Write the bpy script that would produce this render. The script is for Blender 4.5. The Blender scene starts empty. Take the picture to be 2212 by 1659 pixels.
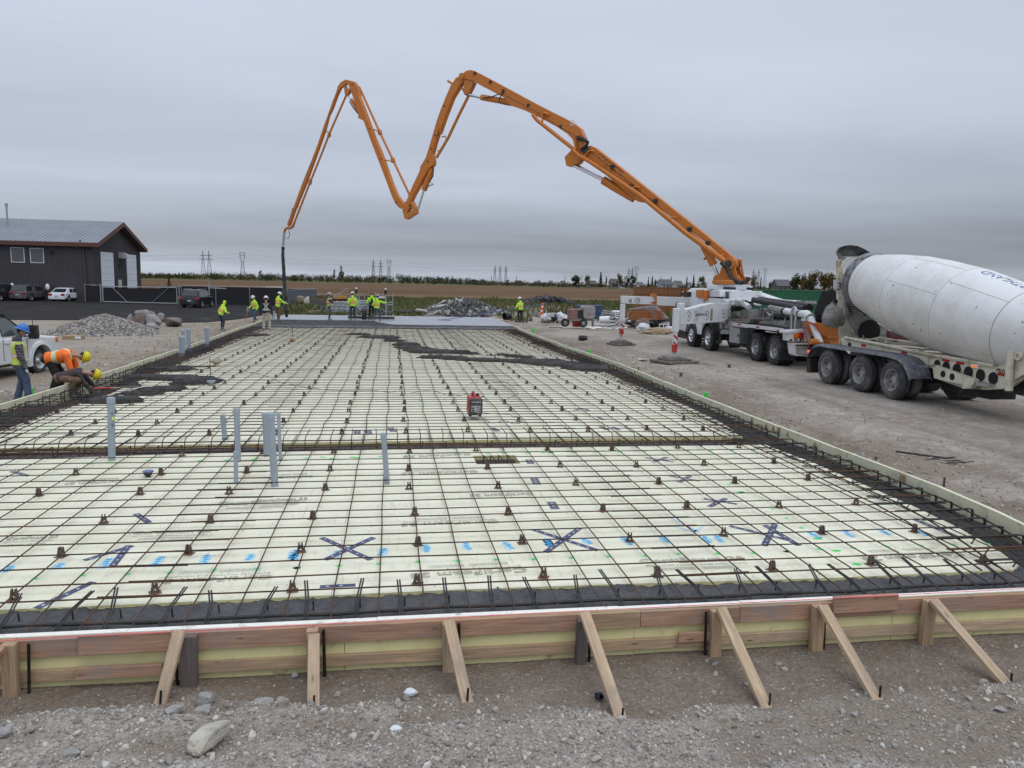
import bpy,bmesh,math,random
import numpy as np
from mathutils import Vector,Matrix,noise as mnoise
random.seed(7); RNG = np.random.default_rng(7)
scene = bpy.context.scene; COL = scene.collection
R = math.radians; PI = math.pi
# ------------------------------------------------------------------ camera
FPX,CX,CY,CAMH = 1661.0,1106.0,829.5,2.75      # focal length in px of a 2212 px wide frame
def _u(v): v = np.array(v,float); return v/np.linalg.norm(v)
_v1 = _u([847-CX,605-CY,FPX]); _hd = _u([1,.021,0])
_n = _u(np.cross(_v1,_hd)); _n = _n if _n[1] > 0 else -_n
_Z = -_n; _Z = _u(_Z-_v1*(_Z@_v1)); _X = np.cross(_v1,_Z)
RC = np.array([_X,_v1,_Z])                          # rows: world axes seen in the camera
cam_d = bpy.data.cameras.new('camera'); cam = bpy.data.objects.new('camera',cam_d); COL.objects.link(cam)
cam_d.sensor_width = 36; cam_d.lens = FPX/2212*36; cam_d.clip_end = 12000; cam_d.clip_start = .1
_rt,_dn,_fw = RC[:,0],RC[:,1],RC[:,2]
cam.matrix_world = Matrix(((_rt[0],-_dn[0],-_fw[0],0),(_rt[1],-_dn[1],-_fw[1],0),(_rt[2],-_dn[2],-_fw[2],CAMH),(0,0,0,1)))
scene.camera = cam
# where a measured point of the survey lies on a level plane / on a vertical plane
def ray(p): return RC@np.array([p[0]-CX,p[1]-CY,FPX])
def G(p,z=0.): d = ray(p); return Vector(np.array([0,0,CAMH])+d*((z-CAMH)/d[2]))
def GY(p,Y): d = ray(p); return Vector(np.array([0,0,CAMH])+d*(Y/d[1]))
def GX(p,X): d = ray(p); return Vector(np.array([0,0,CAMH])+d*(X/d[0]))
def ZM(x0,y0,s): return lambda x,y: ((x0+x/s)*2212/4032,(y0+y/s)*2212/4032)
z1 = ZM(0,800,2.074); z2 = ZM(800,1000,2.765); z3 = ZM(1500,1000,2.765); z4 = ZM(2200,1000,2.765)
z5 = ZM(2500,900,2.765); z6 = ZM(3000,900,2.143); z7 = ZM(1700,250,2.011); z8 = ZM(1000,250,2.074)
b1 = ZM(0,2200,1.58); b2 = ZM(1300,2200,1.58); b3 = ZM(2632,2200,1.58)
s4 = ZM(0,1500,1.843); s5 = ZM(1000,1500,1.843); s6 = ZM(2000,1500,1.843); s7 = ZM(2832,1500,1.843)
t1 = ZM(2750,1050,3.687); t2 = ZM(3500,1350,4.158); t3 = ZM(2700,900,6.32); t4 = ZM(1150,1120,5.395); t5 = ZM(0,1220,4.148)
r1 = ZM(1400,1280,2.765); r2 = ZM(600,1250,2.765); r3 = ZM(2000,1250,2.765)
# ------------------------------------------------------------------ view, sun, sky
scene.view_settings.view_transform = 'Standard'; scene.view_settings.look = 'None'
scene.view_settings.exposure = 0.0; scene.view_settings.gamma = 1.0
SUN_EL,SUN_AZ = R(58),R(150)
sd = bpy.data.lights.new('sun','SUN'); sd.energy = 0.7; sd.angle = R(40); sd.color = (1,.94,.84)
sun = bpy.data.objects.new('sun',sd); COL.objects.link(sun)
sun.rotation_euler = (PI/2-SUN_EL,0,PI-SUN_AZ)
world = bpy.data.worlds.new('World'); scene.world = world; world.use_nodes = True

class NT:
    """small helper round a node tree"""
    def __init__(s,nt): s.t = nt; nt.nodes.clear()
    def n(s,ty,**kw):
        nd = s.t.nodes.new(ty)
        for k,v in kw.items():
            if k.startswith('i_'):
                k = k[2:]; nd.inputs[int(k) if k.isdigit() else k.replace('_',' ')].default_value = v
            else: setattr(nd,k,v)
        return nd
    def l(s,a,b): s.t.links.new(a,b)
    def math(s,op,a,b=None,clamp=False):
        nd = s.n('ShaderNodeMath',operation=op,use_clamp=clamp)
        for i,v in enumerate((a,b)):
            if v is None: continue
            if isinstance(v,(int,float)): nd.inputs[i].default_value = v
            else: s.l(v,nd.inputs[i])
        return nd.outputs[0]
    def mix(s,f,a,b,mode='MIX'):
        nd = s.n('ShaderNodeMix',data_type='RGBA',blend_type=mode)
        for i,v in ((0,f),(6,a),(7,b)):
            if isinstance(v,(int,float)): nd.inputs[i].default_value = v
            elif isinstance(v,tuple): nd.inputs[i].default_value = v if len(v) == 4 else v+(1,)
            else: s.l(v,nd.inputs[i])
        return nd.outputs[2]
    def noise(s,vec,scale,detail=4,rough=.55,dist=0):
        nd = s.n('ShaderNodeTexNoise'); nd.inputs['Scale'].default_value = scale; nd.inputs['Detail'].default_value = detail
        nd.inputs['Roughness'].default_value = rough; nd.inputs['Distortion'].default_value = dist
        if vec is not None: s.l(vec,nd.inputs['Vector'])
        return nd.outputs[0]
    def ramp(s,f,stops):
        nd = s.n('ShaderNodeValToRGB'); e = nd.color_ramp.elements
        while len(e) < len(stops): e.new(.5)
        for el,(p,c) in zip(e,stops):
            el.position = p; el.color = (c,c,c,1) if isinstance(c,(int,float)) else tuple(c)+(1,)
        s.l(f,nd.inputs[0]); return nd.outputs[0]
    def map(s,vec,scale=(1,1,1),rot=(0,0,0),loc=(0,0,0)):
        nd = s.n('ShaderNodeMapping'); nd.inputs['Scale'].default_value = scale; nd.inputs['Rotation'].default_value = rot
        nd.inputs['Location'].default_value = loc; s.l(vec,nd.inputs[0]); return nd.outputs[0]

w = NT(world.node_tree)
out = w.n('ShaderNodeOutputWorld'); bg = w.n('ShaderNodeBackground'); bg.inputs[1].default_value = .1
w.l(bg.outputs[0],out.inputs[0])
tc = w.n('ShaderNodeTexCoord').outputs['Generated']
sx = w.n('ShaderNodeSeparateXYZ'); w.l(tc,sx.inputs[0]); X,Y,Zz = sx.outputs
zc = w.math('MAXIMUM',Zz,0.0)
zd = w.math('ADD',zc,.06)
cb = w.n('ShaderNodeCombineXYZ'); w.l(w.math('DIVIDE',X,zd),cb.inputs[0]); w.l(w.math('DIVIDE',Y,zd),cb.inputs[1])
n1 = w.noise(w.map(cb.outputs[0],(.32,.5,1),loc=(3.1,1.7,0)),1.0,6,.55,.3)
n2 = w.noise(w.map(cb.outputs[0],(.10,.28,1),loc=(7.3,2.1,4)),1.0,4,.5,.2)
n3 = w.noise(w.map(tc,(2.2,2.2,26),loc=(0,0,1.3)),1.0,5,.6,.2)
# elevation gradient of a heavy overcast: light gap at the horizon, dark bank, paler above, brightest overhead
wz = w.math('ADD',zc,w.math('MULTIPLY',w.math('SUBTRACT',n3,.5),.05))
base = w.ramp(wz,[(0,.50),(.012,.53),(.024,.38),(.042,.345),(.07,.42),(.11,.53),(.2,.615),(.32,.665),(.6,1.0),(1,1.35)])
az = w.math('ADD',w.math('MULTIPLY',X,.8),.0)            # + to the right of the view
lowm = w.ramp(zc,[(0,1.0),(.07,.9),(.14,.2),(.3,0)])
sx2 = w.math('MULTIPLY',w.math('MULTIPLY',az,lowm),-.5)
cl = w.math('ADD',w.math('MULTIPLY',w.math('SUBTRACT',n1,.5),.44),w.math('MULTIPLY',w.math('SUBTRACT',n2,.5),.5))
val = w.math('MULTIPLY',base,w.math('ADD',w.math('ADD',1.0,cl),sx2))
grey = w.n('ShaderNodeCombineColor')
for i,k in enumerate((.905,.985,1.16)): w.l(w.math('MULTIPLY',val,9.4*k),grey.inputs[i])
sky = w.n('ShaderNodeTexSky',sky_type='NISHITA',sun_disc=False,sun_elevation=SUN_EL,sun_rotation=SUN_AZ)
add = w.mix(.10,grey.outputs[0],sky.outputs[0],'ADD')
w.l(add,bg.inputs[0])

# ------------------------------------------------------------------ materials
MATS = {}
def lin(r,g,b): return tuple(((c/255+.055)/1.055)**2.4 if c > 10 else c/255/12.92 for c in (r,g,b))
def mat(name,col,rough=.6,metal=0.,var=.18,scale=4.,bump=0.,bscale=30.,dirt=None,damt=.5,dscale=3.,spec=.5,stretch=(1,1,1),emit=None,coat=0.):
    if name in MATS: return MATS[name]
    m = bpy.data.materials.new(name); m.use_nodes = True; t = NT(m.node_tree)
    o = t.n('ShaderNodeOutputMaterial'); p = t.n('ShaderNodeBsdfPrincipled'); t.l(p.outputs[0],o.inputs[0])
    p.inputs['Roughness'].default_value = rough; p.inputs['Metallic'].default_value = metal; p.inputs['Specular IOR Level'].default_value = spec
    if coat: p.inputs['Coat Weight'].default_value = coat
    tc = t.n('ShaderNodeTexCoord').outputs['Object']
    v = t.map(tc,stretch) if stretch != (1,1,1) else tc
    c4 = tuple(col)+(1,)
    f = t.noise(v,scale,5,.6)
    f2 = t.ramp(f,[(.25,1-var),(.75,1+var)])
    c = t.mix(1.0,c4,f2,'MULTIPLY')
    if dirt:
        d = t.noise(v,dscale,7,.68,.4)
        dm = t.ramp(d,[(.62-damt*.35,0.),(.74-damt*.2,1.)])
        c = t.mix(dm,c,tuple(dirt)+(1,))
        rr = t.math('ADD',t.math('MULTIPLY',dm,.8-rough),rough); t.l(rr,p.inputs['Roughness'])
    t.l(c,p.inputs['Base Color'])
    if bump:
        b = t.n('ShaderNodeBump'); b.inputs['Strength'].default_value = min(1,bump); b.inputs['Distance'].default_value = .02
        t.l(t.noise(v,bscale,6,.6),b.inputs['Height']); t.l(b.outputs[0],p.inputs['Normal'])
    if emit:
        p.inputs['Emission Color'].default_value = c4; p.inputs['Emission Strength'].default_value = emit
    MATS[name] = m; return m
# ------------------------------------------------------------------ mesh building
BASE = {}                                              # object name -> world matrix of its frame
ICO = {}
def ico(sub):
    if sub not in ICO:
        bm = bmesh.new(); bmesh.ops.create_icosphere(bm,subdivisions=sub,radius=1)
        ICO[sub] = (np.array([v.co[:] for v in bm.verts]),[tuple(v.index for v in f.verts) for f in bm.faces]); bm.free()
    return ICO[sub]
def frame(d,up=(0,0,1)):
    d = Vector(d).normalized(); u = Vector(up)
    if abs(d.dot(u.normalized())) > .98: u = Vector((0,1,0)) if abs(d.y) < .9 else Vector((1,0,0))
    s = d.cross(u).normalized(); return s,d,s.cross(d)
class MB:
    def __init__(s): s.v = []; s.f = []; s.m = []; s.k = 0
    def add(s,vs,fs):
        o = len(s.v); s.v += [tuple(v) for v in vs]; s.f += [tuple(i+o for i in f) for f in fs]; s.m += [s.k]*len(fs); return s
    def hexa(s,p): return s.add(p,[(3,2,1,0),(4,5,6,7),(0,1,5,4),(1,2,6,5),(2,3,7,6),(3,0,4,7)])
    def box(s,x0,x1,y0,y1,z0,z1): return s.hexa([(x0,y0,z0),(x1,y0,z0),(x1,y1,z0),(x0,y1,z0),(x0,y0,z1),(x1,y0,z1),(x1,y1,z1),(x0,y1,z1)])
    def obox(s,c,sz,rz=0.,rx=0.,ry=0.):
        m = Matrix.Translation(c) @ Matrix.Rotation(rz,4,'Z') @ Matrix.Rotation(ry,4,'Y') @ Matrix.Rotation(rx,4,'X')
        a,b,h = sz[0]/2,sz[1]/2,sz[2]/2
        return s.hexa([m @ Vector(q) for q in [(-a,-b,-h),(a,-b,-h),(a,b,-h),(-a,b,-h),(-a,-b,h),(a,-b,h),(a,b,h),(-a,b,h)]])
    def beam(s,a,b,w,h,up=(0,0,1)):
        """rectangular bar from a to b, w across, h along up"""
        a,b = Vector(a),Vector(b); x,d,z = frame(b-a,up); x *= w/2; z *= h/2
        return s.hexa([a-x-z,a+x-z,b+x-z,b-x-z,a-x+z,a+x+z,b+x+z,b-x+z])
    def tube(s,path,r,n=8,cap=True,closed=False):
        P = [Vector(p) for p in path]; N = len(P); rs = r if isinstance(r,(list,tuple)) else [r]*N
        vs = []; prev = None
        for i in range(N):
            if closed: d = P[(i+1) % N]-P[i-1]
            else: d = P[min(i+1,N-1)]-P[max(i-1,0)]
            if d.length < 1e-9: d = Vector((0,0,1))
            d.normalize()
            if prev is None: x,_,z = frame(d)
            else:
                x = (prev-d*prev.dot(d))
                x = x.normalized() if x.length > 1e-6 else frame(d)[0]
                z = x.cross(d)
            prev = x
            for k in range(n):
                a = 2*PI*k/n; vs.append(P[i]+(x*math.cos(a)+z*math.sin(a))*rs[i])
        fs = []
        for i in range(N if closed else N-1):
            j = (i+1) % N
            for k in range(n): fs.append((i*n+k,i*n+(k+1) % n,j*n+(k+1) % n,j*n+k))
        if cap and not closed: fs += [tuple(range(n-1,-1,-1)),tuple((N-1)*n+k for k in range(n))]
        return s.add(vs,fs)
    def cyl(s,a,b,r0,r1=None,n=16): return s.tube([a,b],[r0,r0 if r1 is None else r1],n)
    def capsule(s,a,b,r0,r1=None,n=10):
        r1 = r0 if r1 is None else r1; a,b = Vector(a),Vector(b); d = (b-a)
        if d.length < 1e-6: return s.ball(a,(r0,r0,r0))
        d.normalize(); P = []; rr = []
        for t in (-85,-55,-25): P.append(a+d*r0*math.sin(R(t))); rr.append(r0*math.cos(R(t)))
        for t in (25,55,85): P.append(b+d*r1*math.sin(R(t))); rr.append(r1*math.cos(R(t)))
        return s.tube(P,rr,n)
    def ball(s,c,r,sub=2,m=None):
        V,F = ico(sub); r = (r,r,r) if isinstance(r,(int,float)) else r
        V = V*np.array(r)
        if m is not None: V = V@np.array(m.to_3x3()).T
        return s.add((V+np.array(c)).tolist(),F)
    def prism(s,poly,org,ax,ay,th):
        """flat outline poly in the frame org,ax,ay, made th thick, th/2 to each side"""
        org,ax,ay = Vector(org),Vector(ax),Vector(ay); nz = ax.cross(ay).normalized()*(th/2); n = len(poly)
        A = [org+ax*p[0]+ay*p[1] for p in poly]
        return s.add([a-nz for a in A]+[a+nz for a in A],[tuple(range(n-1,-1,-1)),tuple(range(n,2*n))]+[(i,(i+1) % n,n+(i+1) % n,n+i) for i in range(n)])
    def loft(s,rings,cap=True,closed=True):
        n = len(rings[0]); vs = [p for r in rings for p in r]; fs = []
        for i in range(len(rings)-1):
            for k in range(n if closed else n-1): fs.append((i*n+k,i*n+(k+1) % n,(i+1)*n+(k+1) % n,(i+1)*n+k))
        if cap: fs += [tuple(range(n-1,-1,-1)),tuple((len(rings)-1)*n+k for k in range(n))]
        return s.add(vs,fs)
    def lathe(s,prof,org,axis,n=32,cap=False,a0=0,a1=2*PI):
        """prof: (distance along axis, radius)"""
        org = Vector(org); x,d,z = frame(axis); full = abs(a1-a0-2*PI) < 1e-6; N = n if full else n+1
        rings = [[org+d*t+(x*math.cos(a0+(a1-a0)*k/n)+z*math.sin(a0+(a1-a0)*k/n))*r for k in range(N)] for t,r in prof]
        return s.loft(rings,cap,full)
    def inst(s,sub,C,Sc,Rn=None,jit=0.):
        """many rough stones: C centres (n,3), Sc sizes (n,3)"""
        V,F = ico(sub); C = np.asarray(C); Sc = np.asarray(Sc); n = len(C); nv = len(V)
        if n == 0: return s
        q = RNG.normal(size=(n,4)); q /= np.linalg.norm(q,axis=1)[:,None]; a,b,c,d = q.T
        M = np.stack([1-2*(c*c+d*d),2*(b*c-a*d),2*(b*d+a*c),2*(b*c+a*d),1-2*(b*b+d*d),2*(c*d-a*b),2*(b*d-a*c),2*(c*d+a*b),1-2*(b*b+c*c)],1).reshape(n,3,3)
        if Rn == 'flat':
            t = RNG.uniform(0,2*PI,n); z = np.zeros(n); o = z+1; M = np.stack([np.cos(t),-np.sin(t),z,np.sin(t),np.cos(t),z,z,z,o],1).reshape(n,3,3)
        W = V[None]*(1+RNG.uniform(-jit,jit,(n,nv,1))) if jit else np.repeat(V[None],n,0)
        W = np.einsum('nij,nvj->nvi',M,W*Sc[:,None,:])+C[:,None,:]
        o = len(s.v); s.v += [tuple(x) for x in W.reshape(-1,3).tolist()]
        Fa = np.array(F)[None]+(np.arange(n)*nv)[:,None,None]+o
        s.f += [tuple(x) for x in Fa.reshape(-1,3).tolist()]; s.m += [s.k]*(n*len(F)); return s
    def build(s,name,mats,parent=None,smooth=None,bevel=0.,seg=2,local=False):
        me = bpy.data.meshes.new(name)
        V = np.array(s.v,float)
        Mw = BASE.get(parent.name,Matrix()) if parent is not None else Matrix()
        if parent is not None and not local:
            I = np.array(Mw.inverted()); V = V@I[:3,:3].T+I[:3,3]
        me.from_pydata(V.tolist(),[],s.f); 
        for m in (mats if isinstance(mats,(list,tuple)) else [mats]): me.materials.append(m)
        if any(s.m): me.polygons.foreach_set('material_index',s.m)
        if smooth is not None:
            me.polygons.foreach_set('use_smooth',[True]*len(s.f)); me.set_sharp_from_angle(angle=R(smooth))
        me.update(); o = bpy.data.objects.new(name,me); COL.objects.link(o)
        if parent is not None: o.parent = parent
        BASE[o.name] = Mw.copy()
        if bevel:
            b = o.modifiers.new('bevel','BEVEL'); b.width = bevel; b.segments = seg; b.limit_method = 'ANGLE'; b.angle_limit = R(40)
        return o
def tag(o,label,cat,group=None,kind=None):
    if label: o['label'] = label
    if cat: o['category'] = cat
    if group: o['group'] = group
    if kind: o['kind'] = kind
    return o
def thing(name,label,cat,loc=(0,0,0),rz=0.,group=None):
    o = bpy.data.objects.new(name,None); COL.objects.link(o); o.empty_display_size = .1
    o.location = loc; o.rotation_euler = (0,0,rz)
    BASE[o.name] = Matrix.Translation(loc) @ Matrix.Rotation(rz,4,'Z')
    return tag(o,label,cat,group)
def dup(root,loc,rz=0.,label=None,group=None,scale=None):
    """copy of a thing with copies of its parts and sub-parts"""
    r = root.copy(); COL.objects.link(r); r.location = loc; r.rotation_euler = (0,0,rz)
    if scale: r.scale = (scale,)*3 if isinstance(scale,(int,float)) else scale
    if label: r['label'] = label
    if group: r['group'] = group
    for ch in list(root.children):
        c = ch.copy(); COL.objects.link(c); c.parent = r
        for g in ch.children:
            d = g.copy(); COL.objects.link(d); d.parent = c
    return r
def text(name,body,size,m,parent,mw,outline=0.,depth=.002,align='CENTER',italic=0.):
    """lettering as a mesh; mw: world matrix of the text plane (x along the line, z out of the face)"""
    cu = bpy.data.curves.new(name,'FONT'); cu.body = body; cu.size = size; cu.align_x = align; cu.shear = italic
    if outline: cu.fill_mode = 'NONE'; cu.bevel_depth = outline; cu.bevel_resolution = 0
    else: cu.extrude = depth
    cu.resolution_u = 3
    tmp = bpy.data.objects.new('tmp',cu); COL.objects.link(tmp)
    me = bpy.data.meshes.new_from_object(tmp.evaluated_get(bpy.context.evaluated_depsgraph_get()))
    COL.objects.unlink(tmp); bpy.data.objects.remove(tmp)
    I = (BASE.get(parent.name,Matrix()).inverted() if parent is not None else Matrix()) @ mw
    me.transform(I); me.materials.clear(); me.materials.append(m)
    o = bpy.data.objects.new(name,me); COL.objects.link(o)
    if parent is not None: o.parent = parent; BASE[o.name] = BASE.get(parent.name,Matrix()).copy()
    return o
def plane_m(o,x,z):
    """matrix with origin o, x axis x, z axis z"""
    x = Vector(x).normalized(); z = Vector(z).normalized(); y = z.cross(x).normalized(); x = y.cross(z)
    return Matrix(((x.x,y.x,z.x,o[0]),(x.y,y.y,z.y,o[1]),(x.z,y.z,z.z,o[2]),(0,0,0,1)))
# vectorised value noise
def vnoise(x,y,seed=0):
    x = np.asarray(x,float); y = np.asarray(y,float); xi = np.floor(x).astype(np.int64); yi = np.floor(y).astype(np.int64); fx = x-xi; fy = y-yi
    fx = fx*fx*(3-2*fx); fy = fy*fy*(3-2*fy)
    def h(a,b):
        n = (a*374761393+b*668265263+seed*974711) & 0xffffffff; n = ((n ^ (n >> 13))*1274126177) & 0xffffffff; n = n ^ (n >> 16)
        return (n & 0xffff)/65535.
    return (h(xi,yi)*(1-fx)+h(xi+1,yi)*fx)*(1-fy)+(h(xi,yi+1)*(1-fx)+h(xi+1,yi+1)*fx)*fy
def fbm(x,y,o=4,seed=0):
    s = 0; a = .5
    for i in range(o): s = s+a*vnoise(x*2**i,y*2**i,seed+i*17); a *= .5
    return s
def sstep(a,b,x): t = np.clip((np.asarray(x,float)-a)/(b-a),0,1); return t*t*(3-2*t)
def grid_obj(name,xs,ys,zf,m,attrs=None,keep=None,smooth=True):
    Xg,Yg = np.meshgrid(xs,ys); Zg = zf(Xg,Yg); nx,ny = len(xs),len(ys)
    i = np.arange(nx*ny).reshape(ny,nx); F = np.stack([i[:-1,:-1],i[:-1,1:],i[1:,1:],i[1:,:-1]],-1).reshape(-1,4)
    if keep is not None:
        K = keep(Xg,Yg); k4 = K[:-1,:-1] & K[:-1,1:] & K[1:,1:] & K[1:,:-1]; F = F[k4.reshape(-1)]
    V = np.stack([Xg,Yg,Zg],-1).reshape(-1,3)
    if keep is not None:
        used = np.unique(F); re = -np.ones(len(V),int); re[used] = np.arange(len(used)); F = re[F]; V = V[used]; sel = used
    else: sel = slice(None)
    me = bpy.data.meshes.new(name); me.from_pydata(V.tolist(),[],F.tolist()); me.materials.append(m)
    if smooth: me.polygons.foreach_set('use_smooth',[True]*len(F))
    for an,fn in (attrs or {}).items():
        a = me.attributes.new(an,'FLOAT','POINT'); a.data.foreach_set('value',np.asarray(fn(Xg,Yg),float).reshape(-1)[sel].astype(np.float32))
    o = bpy.data.objects.new(name,me); COL.objects.link(o); return o
# ================================================================== GROUND
def gmat():
    m = bpy.data.materials.new('gravel_ground'); m.use_nodes = True; t = NT(m.node_tree)
    o = t.n('ShaderNodeOutputMaterial'); p = t.n('ShaderNodeBsdfPrincipled'); t.l(p.outputs[0],o.inputs[0])
    p.inputs['Roughness'].default_value = .9; p.inputs['Specular IOR Level'].default_value = .25
    tc = t.n('ShaderNodeTexCoord').outputs['Object']
    A = lambda n: t.n('ShaderNodeAttribute',attribute_name=n).outputs['Fac']
    nb = t.noise(tc,.35,6,.6); nm = t.noise(tc,3.5,6,.65); nf = t.noise(tc,38,4,.7)
    g = t.mix(t.ramp(nb,[(.35,0),(.65,1)]),(.365,.325,.275,1),(.262,.218,.172,1))
    g = t.mix(t.ramp(nm,[(.48,0),(.66,.7)]),g,(.47,.44,.39,1))
    ta = t.mix(t.ramp(nm,[(.35,0),(.7,1)]),(.33,.28,.205,1),(.215,.175,.125,1))
    br = t.mix(t.ramp(nm,[(.3,0),(.7,1)]),(.22,.165,.118,1),(.135,.10,.072,1))
    dk = t.mix(t.ramp(nm,[(.3,0),(.7,1)]),(.14,.106,.076,1),(.195,.155,.116,1))
    c = t.mix(A('tan'),g,ta); c = t.mix(t.math('MULTIPLY',A('brown'),.8),c,br); c = t.mix(A('dark'),c,dk)
    vo = t.n('ShaderNodeTexVoronoi'); vo.inputs['Scale'].default_value = 21; t.l(tc,vo.inputs['Vector'])
    sp = t.math('MULTIPLY',t.ramp(vo.outputs['Distance'],[(.12,1),(.34,0)]),t.ramp(t.noise(tc,9,3),[(.45,0),(.62,1)]))
    c = t.mix(t.math('MULTIPLY',sp,.55),c,(.46,.45,.43,1))
    c = t.mix(1,c,t.ramp(nf,[(.3,.6),(.72,1.36)]),'MULTIPLY')
    t.l(c,p.inputs['Base Color'])
    b = t.n('ShaderNodeBump'); b.inputs['Strength'].default_value = .9; b.inputs['Distance'].default_value = .03
    t.l(t.math('ADD',t.math('MULTIPLY',nf,.6),t.math('SUBTRACT',nm,t.math('MULTIPLY',vo.outputs['Distance'],.5))),b.inputs['Height']); t.l(b.outputs[0],p.inputs['Normal'])
    return m
GM = gmat()
# surveyed inner top edges of the two long foam kerbs (slab surface is z = 0)
KR = [Vector((7.05,6.0,0))]+[G(p) for p in [s7(2212,1042),s7(1820,857),s7(1356,682),s7(1035,555),s7(726,445),s7(520,363),s7(262,267),s7(0,165)]]+[G(p) for p in [z4(1100,1372),z4(700,1210),z4(350,1090),z4(0,970)]]+[G(p) for p in [z3(1950,985),z3(1700,890),z3(1460,792)]]
KL = [Vector((-7.72,6.0,0)),Vector((-7.75,12,0))]+[G(p) for p in [z1(0,1645),z1(500,1500),z1(830,1395),z1(1200,1275),z1(1500,1178),z1(1800,1075),z1(2074,983)]]+[G(p) for p in [z2(300,835),z2(640,722)]]+[Vector((-7.9,60.5,0))]
KR.append(Vector((7.95,60.5,0)))
def kx(K,y):
    ys = np.array([k.y for k in K]); o = np.argsort(ys); return np.interp(y,ys[o],np.array([k.x for k in K])[o])
def front_h(x,y):
    """dirt apron in front of the form: flat dark strip, then loose gravel windrow"""
    e = np.interp(x,[-2.8,-2.2,-1.45,-.9,-.4,-.1,.85,1.62,2.2,2.77,3.73,4.83,6],[5.62,5.64,5.80,5.55,5.46,5.58,5.44,5.06,5.12,5.16,5.22,5.18,5.3])+.22*(fbm(x*2.1,y*2.1,3,5)-.45)
    g = sstep(e+.08,e-.12,y)*(.25+.75*sstep(.33,.5,fbm(x*.8,y*1.5,3,6)))
    h = -.412+.02*(fbm(x*2,y*2,4,3)-.5)+g*(.025+.085*fbm(x*2.6,y*3.1,3,8)+.034*fbm(x*13,y*13,3,9))
    return h+.02*sstep(4.7,3.0,y),g
def terrain(x,y):
    r = sstep(2,7.5,x); side = -.38+r*.21
    h = side+.0*x
    far = sstep(43,53,y); h = h*(1-far)+(-.30)*far
    kr = x-kx(KR,y); kl = kx(KL,y)-x; yy = sstep(5.5,6.5,y)*(1-sstep(60,62,y))
    n = fbm(x*1.1,y*1.1,4,1); n2 = fbm(x*3.5,y*3.5,3,2)
    h = h+yy*(sstep(3.2,.6,kr)*sstep(.05,.5,kr)*(-.03+.26*(n-.42)+.17*(n2-.5)))
    h = h+yy*(sstep(4,.5,kl)*sstep(.0,.4,kl)*(.18*(n-.45)+.09*(n2-.5)))
    h = h+.035*(fbm(x*.5,y*.5,3,4)-.5)*sstep(400,100,np.hypot(x,y))
    rut = np.exp(-((x-11.2-.03*(y-10))/.25)**2)+np.exp(-((x-9.75+.0*(y-10))/.22)**2)
    h = h-.05*rut*(y < 40)*(y > 4)
    fr = (y < 6.2) & (np.abs(x) < 9); hf,_ = front_h(x,y); h = np.where(fr,hf-.05,h)
    fr2 = sstep(6.2,4.2,y)*sstep(8.3,6.5,np.abs(x)); return h
def a_tan(x,y): return np.clip(sstep(-7,-8.5,x)*(.35+.65*sstep(.35,.6,fbm(x*.35,y*.35,4,11)))+.25*sstep(10,7.8,x)*(x > 0)*sstep(.4,.6,fbm(x*.8,y*.4,4,12)),0,1)
def a_brown(x,y):
    b = .75*sstep(3,1,kx(KL,y)-x)*sstep(.3,.55,fbm(x*.9,y*.9,4,13))*(x < 0)
    b = b+.8*sstep(2.4,.5,x-kx(KR,y))*sstep(.38,.6,fbm(x*1.1,y*.9,4,14))*(x > 0)
    b = b+.55*sstep(.42,.62,fbm(x*.5,y*.18,4,15))*(x > 8)
    return np.clip(b*(y < 62),0,1)
def a_dark(x,y):
    hf,g = front_h(x,y); return np.clip(np.where((y < 6.3) & (np.abs(x) < 9),(1-g*1.1)*.85,.5*(np.exp(-((x-11.2-.03*(y-10))/.3)**2)+np.exp(-((x-9.75)/.28)**2)+np.exp(-((x-12.6+.04*(y-10))/.25)**2))*(x > 8)*(y < 32)*sstep(.25,.5,fbm(x*2,y*.35,3,16))),0,1)
xs = np.unique(np.concatenate([[-5000,-2500,-1200,-600,-300,-150],np.arange(-100,-30,5),np.arange(-30,-11,.6),np.arange(-11,-7,.12),np.arange(-7,7,1.),np.arange(7,11.5,.1),np.arange(11.5,20,.35),np.arange(20,60,3),[80,120,200,400,800,1500,3000,5000]]))
ys = np.unique(np.concatenate([[-60,-30,-12,-5,0,2],np.arange(2.5,6,.5),np.arange(6,30,.12),np.arange(30,64,.3),np.arange(64,140,4),[160,200,300,500,800,1200,2000,3500,6000,9000]]))
ground = grid_obj('ground',xs,ys,terrain,GM,{'tan': a_tan,'brown': a_brown,'dark': a_dark},
                  keep=lambda x,y: ~((y > 6.3) & (y < 60.0) & (x > kx(KL,y)-.02) & (x < kx(KR,y)+.02)) & ~((y > 3.0) & (y < 5.99) & (np.abs(x) < 7.5)))
tag(ground,None,None,kind='structure')
fx = np.concatenate([np.arange(-8,-4,.2),np.arange(-4,7,.03),np.arange(7,8.6,.2)])
fy = np.concatenate([np.arange(2.4,3.6,.12),np.arange(3.6,6.19,.022)])
apron = grid_obj('ground',fx,fy,lambda x,y: front_h(x,y)[0],GM,{'tan': lambda x,y: .35*sstep(.45,.62,fbm(x,y,4,21)),'brown': lambda x,y: .0*x,'dark': a_dark})
tag(apron,None,None,kind='structure')
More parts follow.
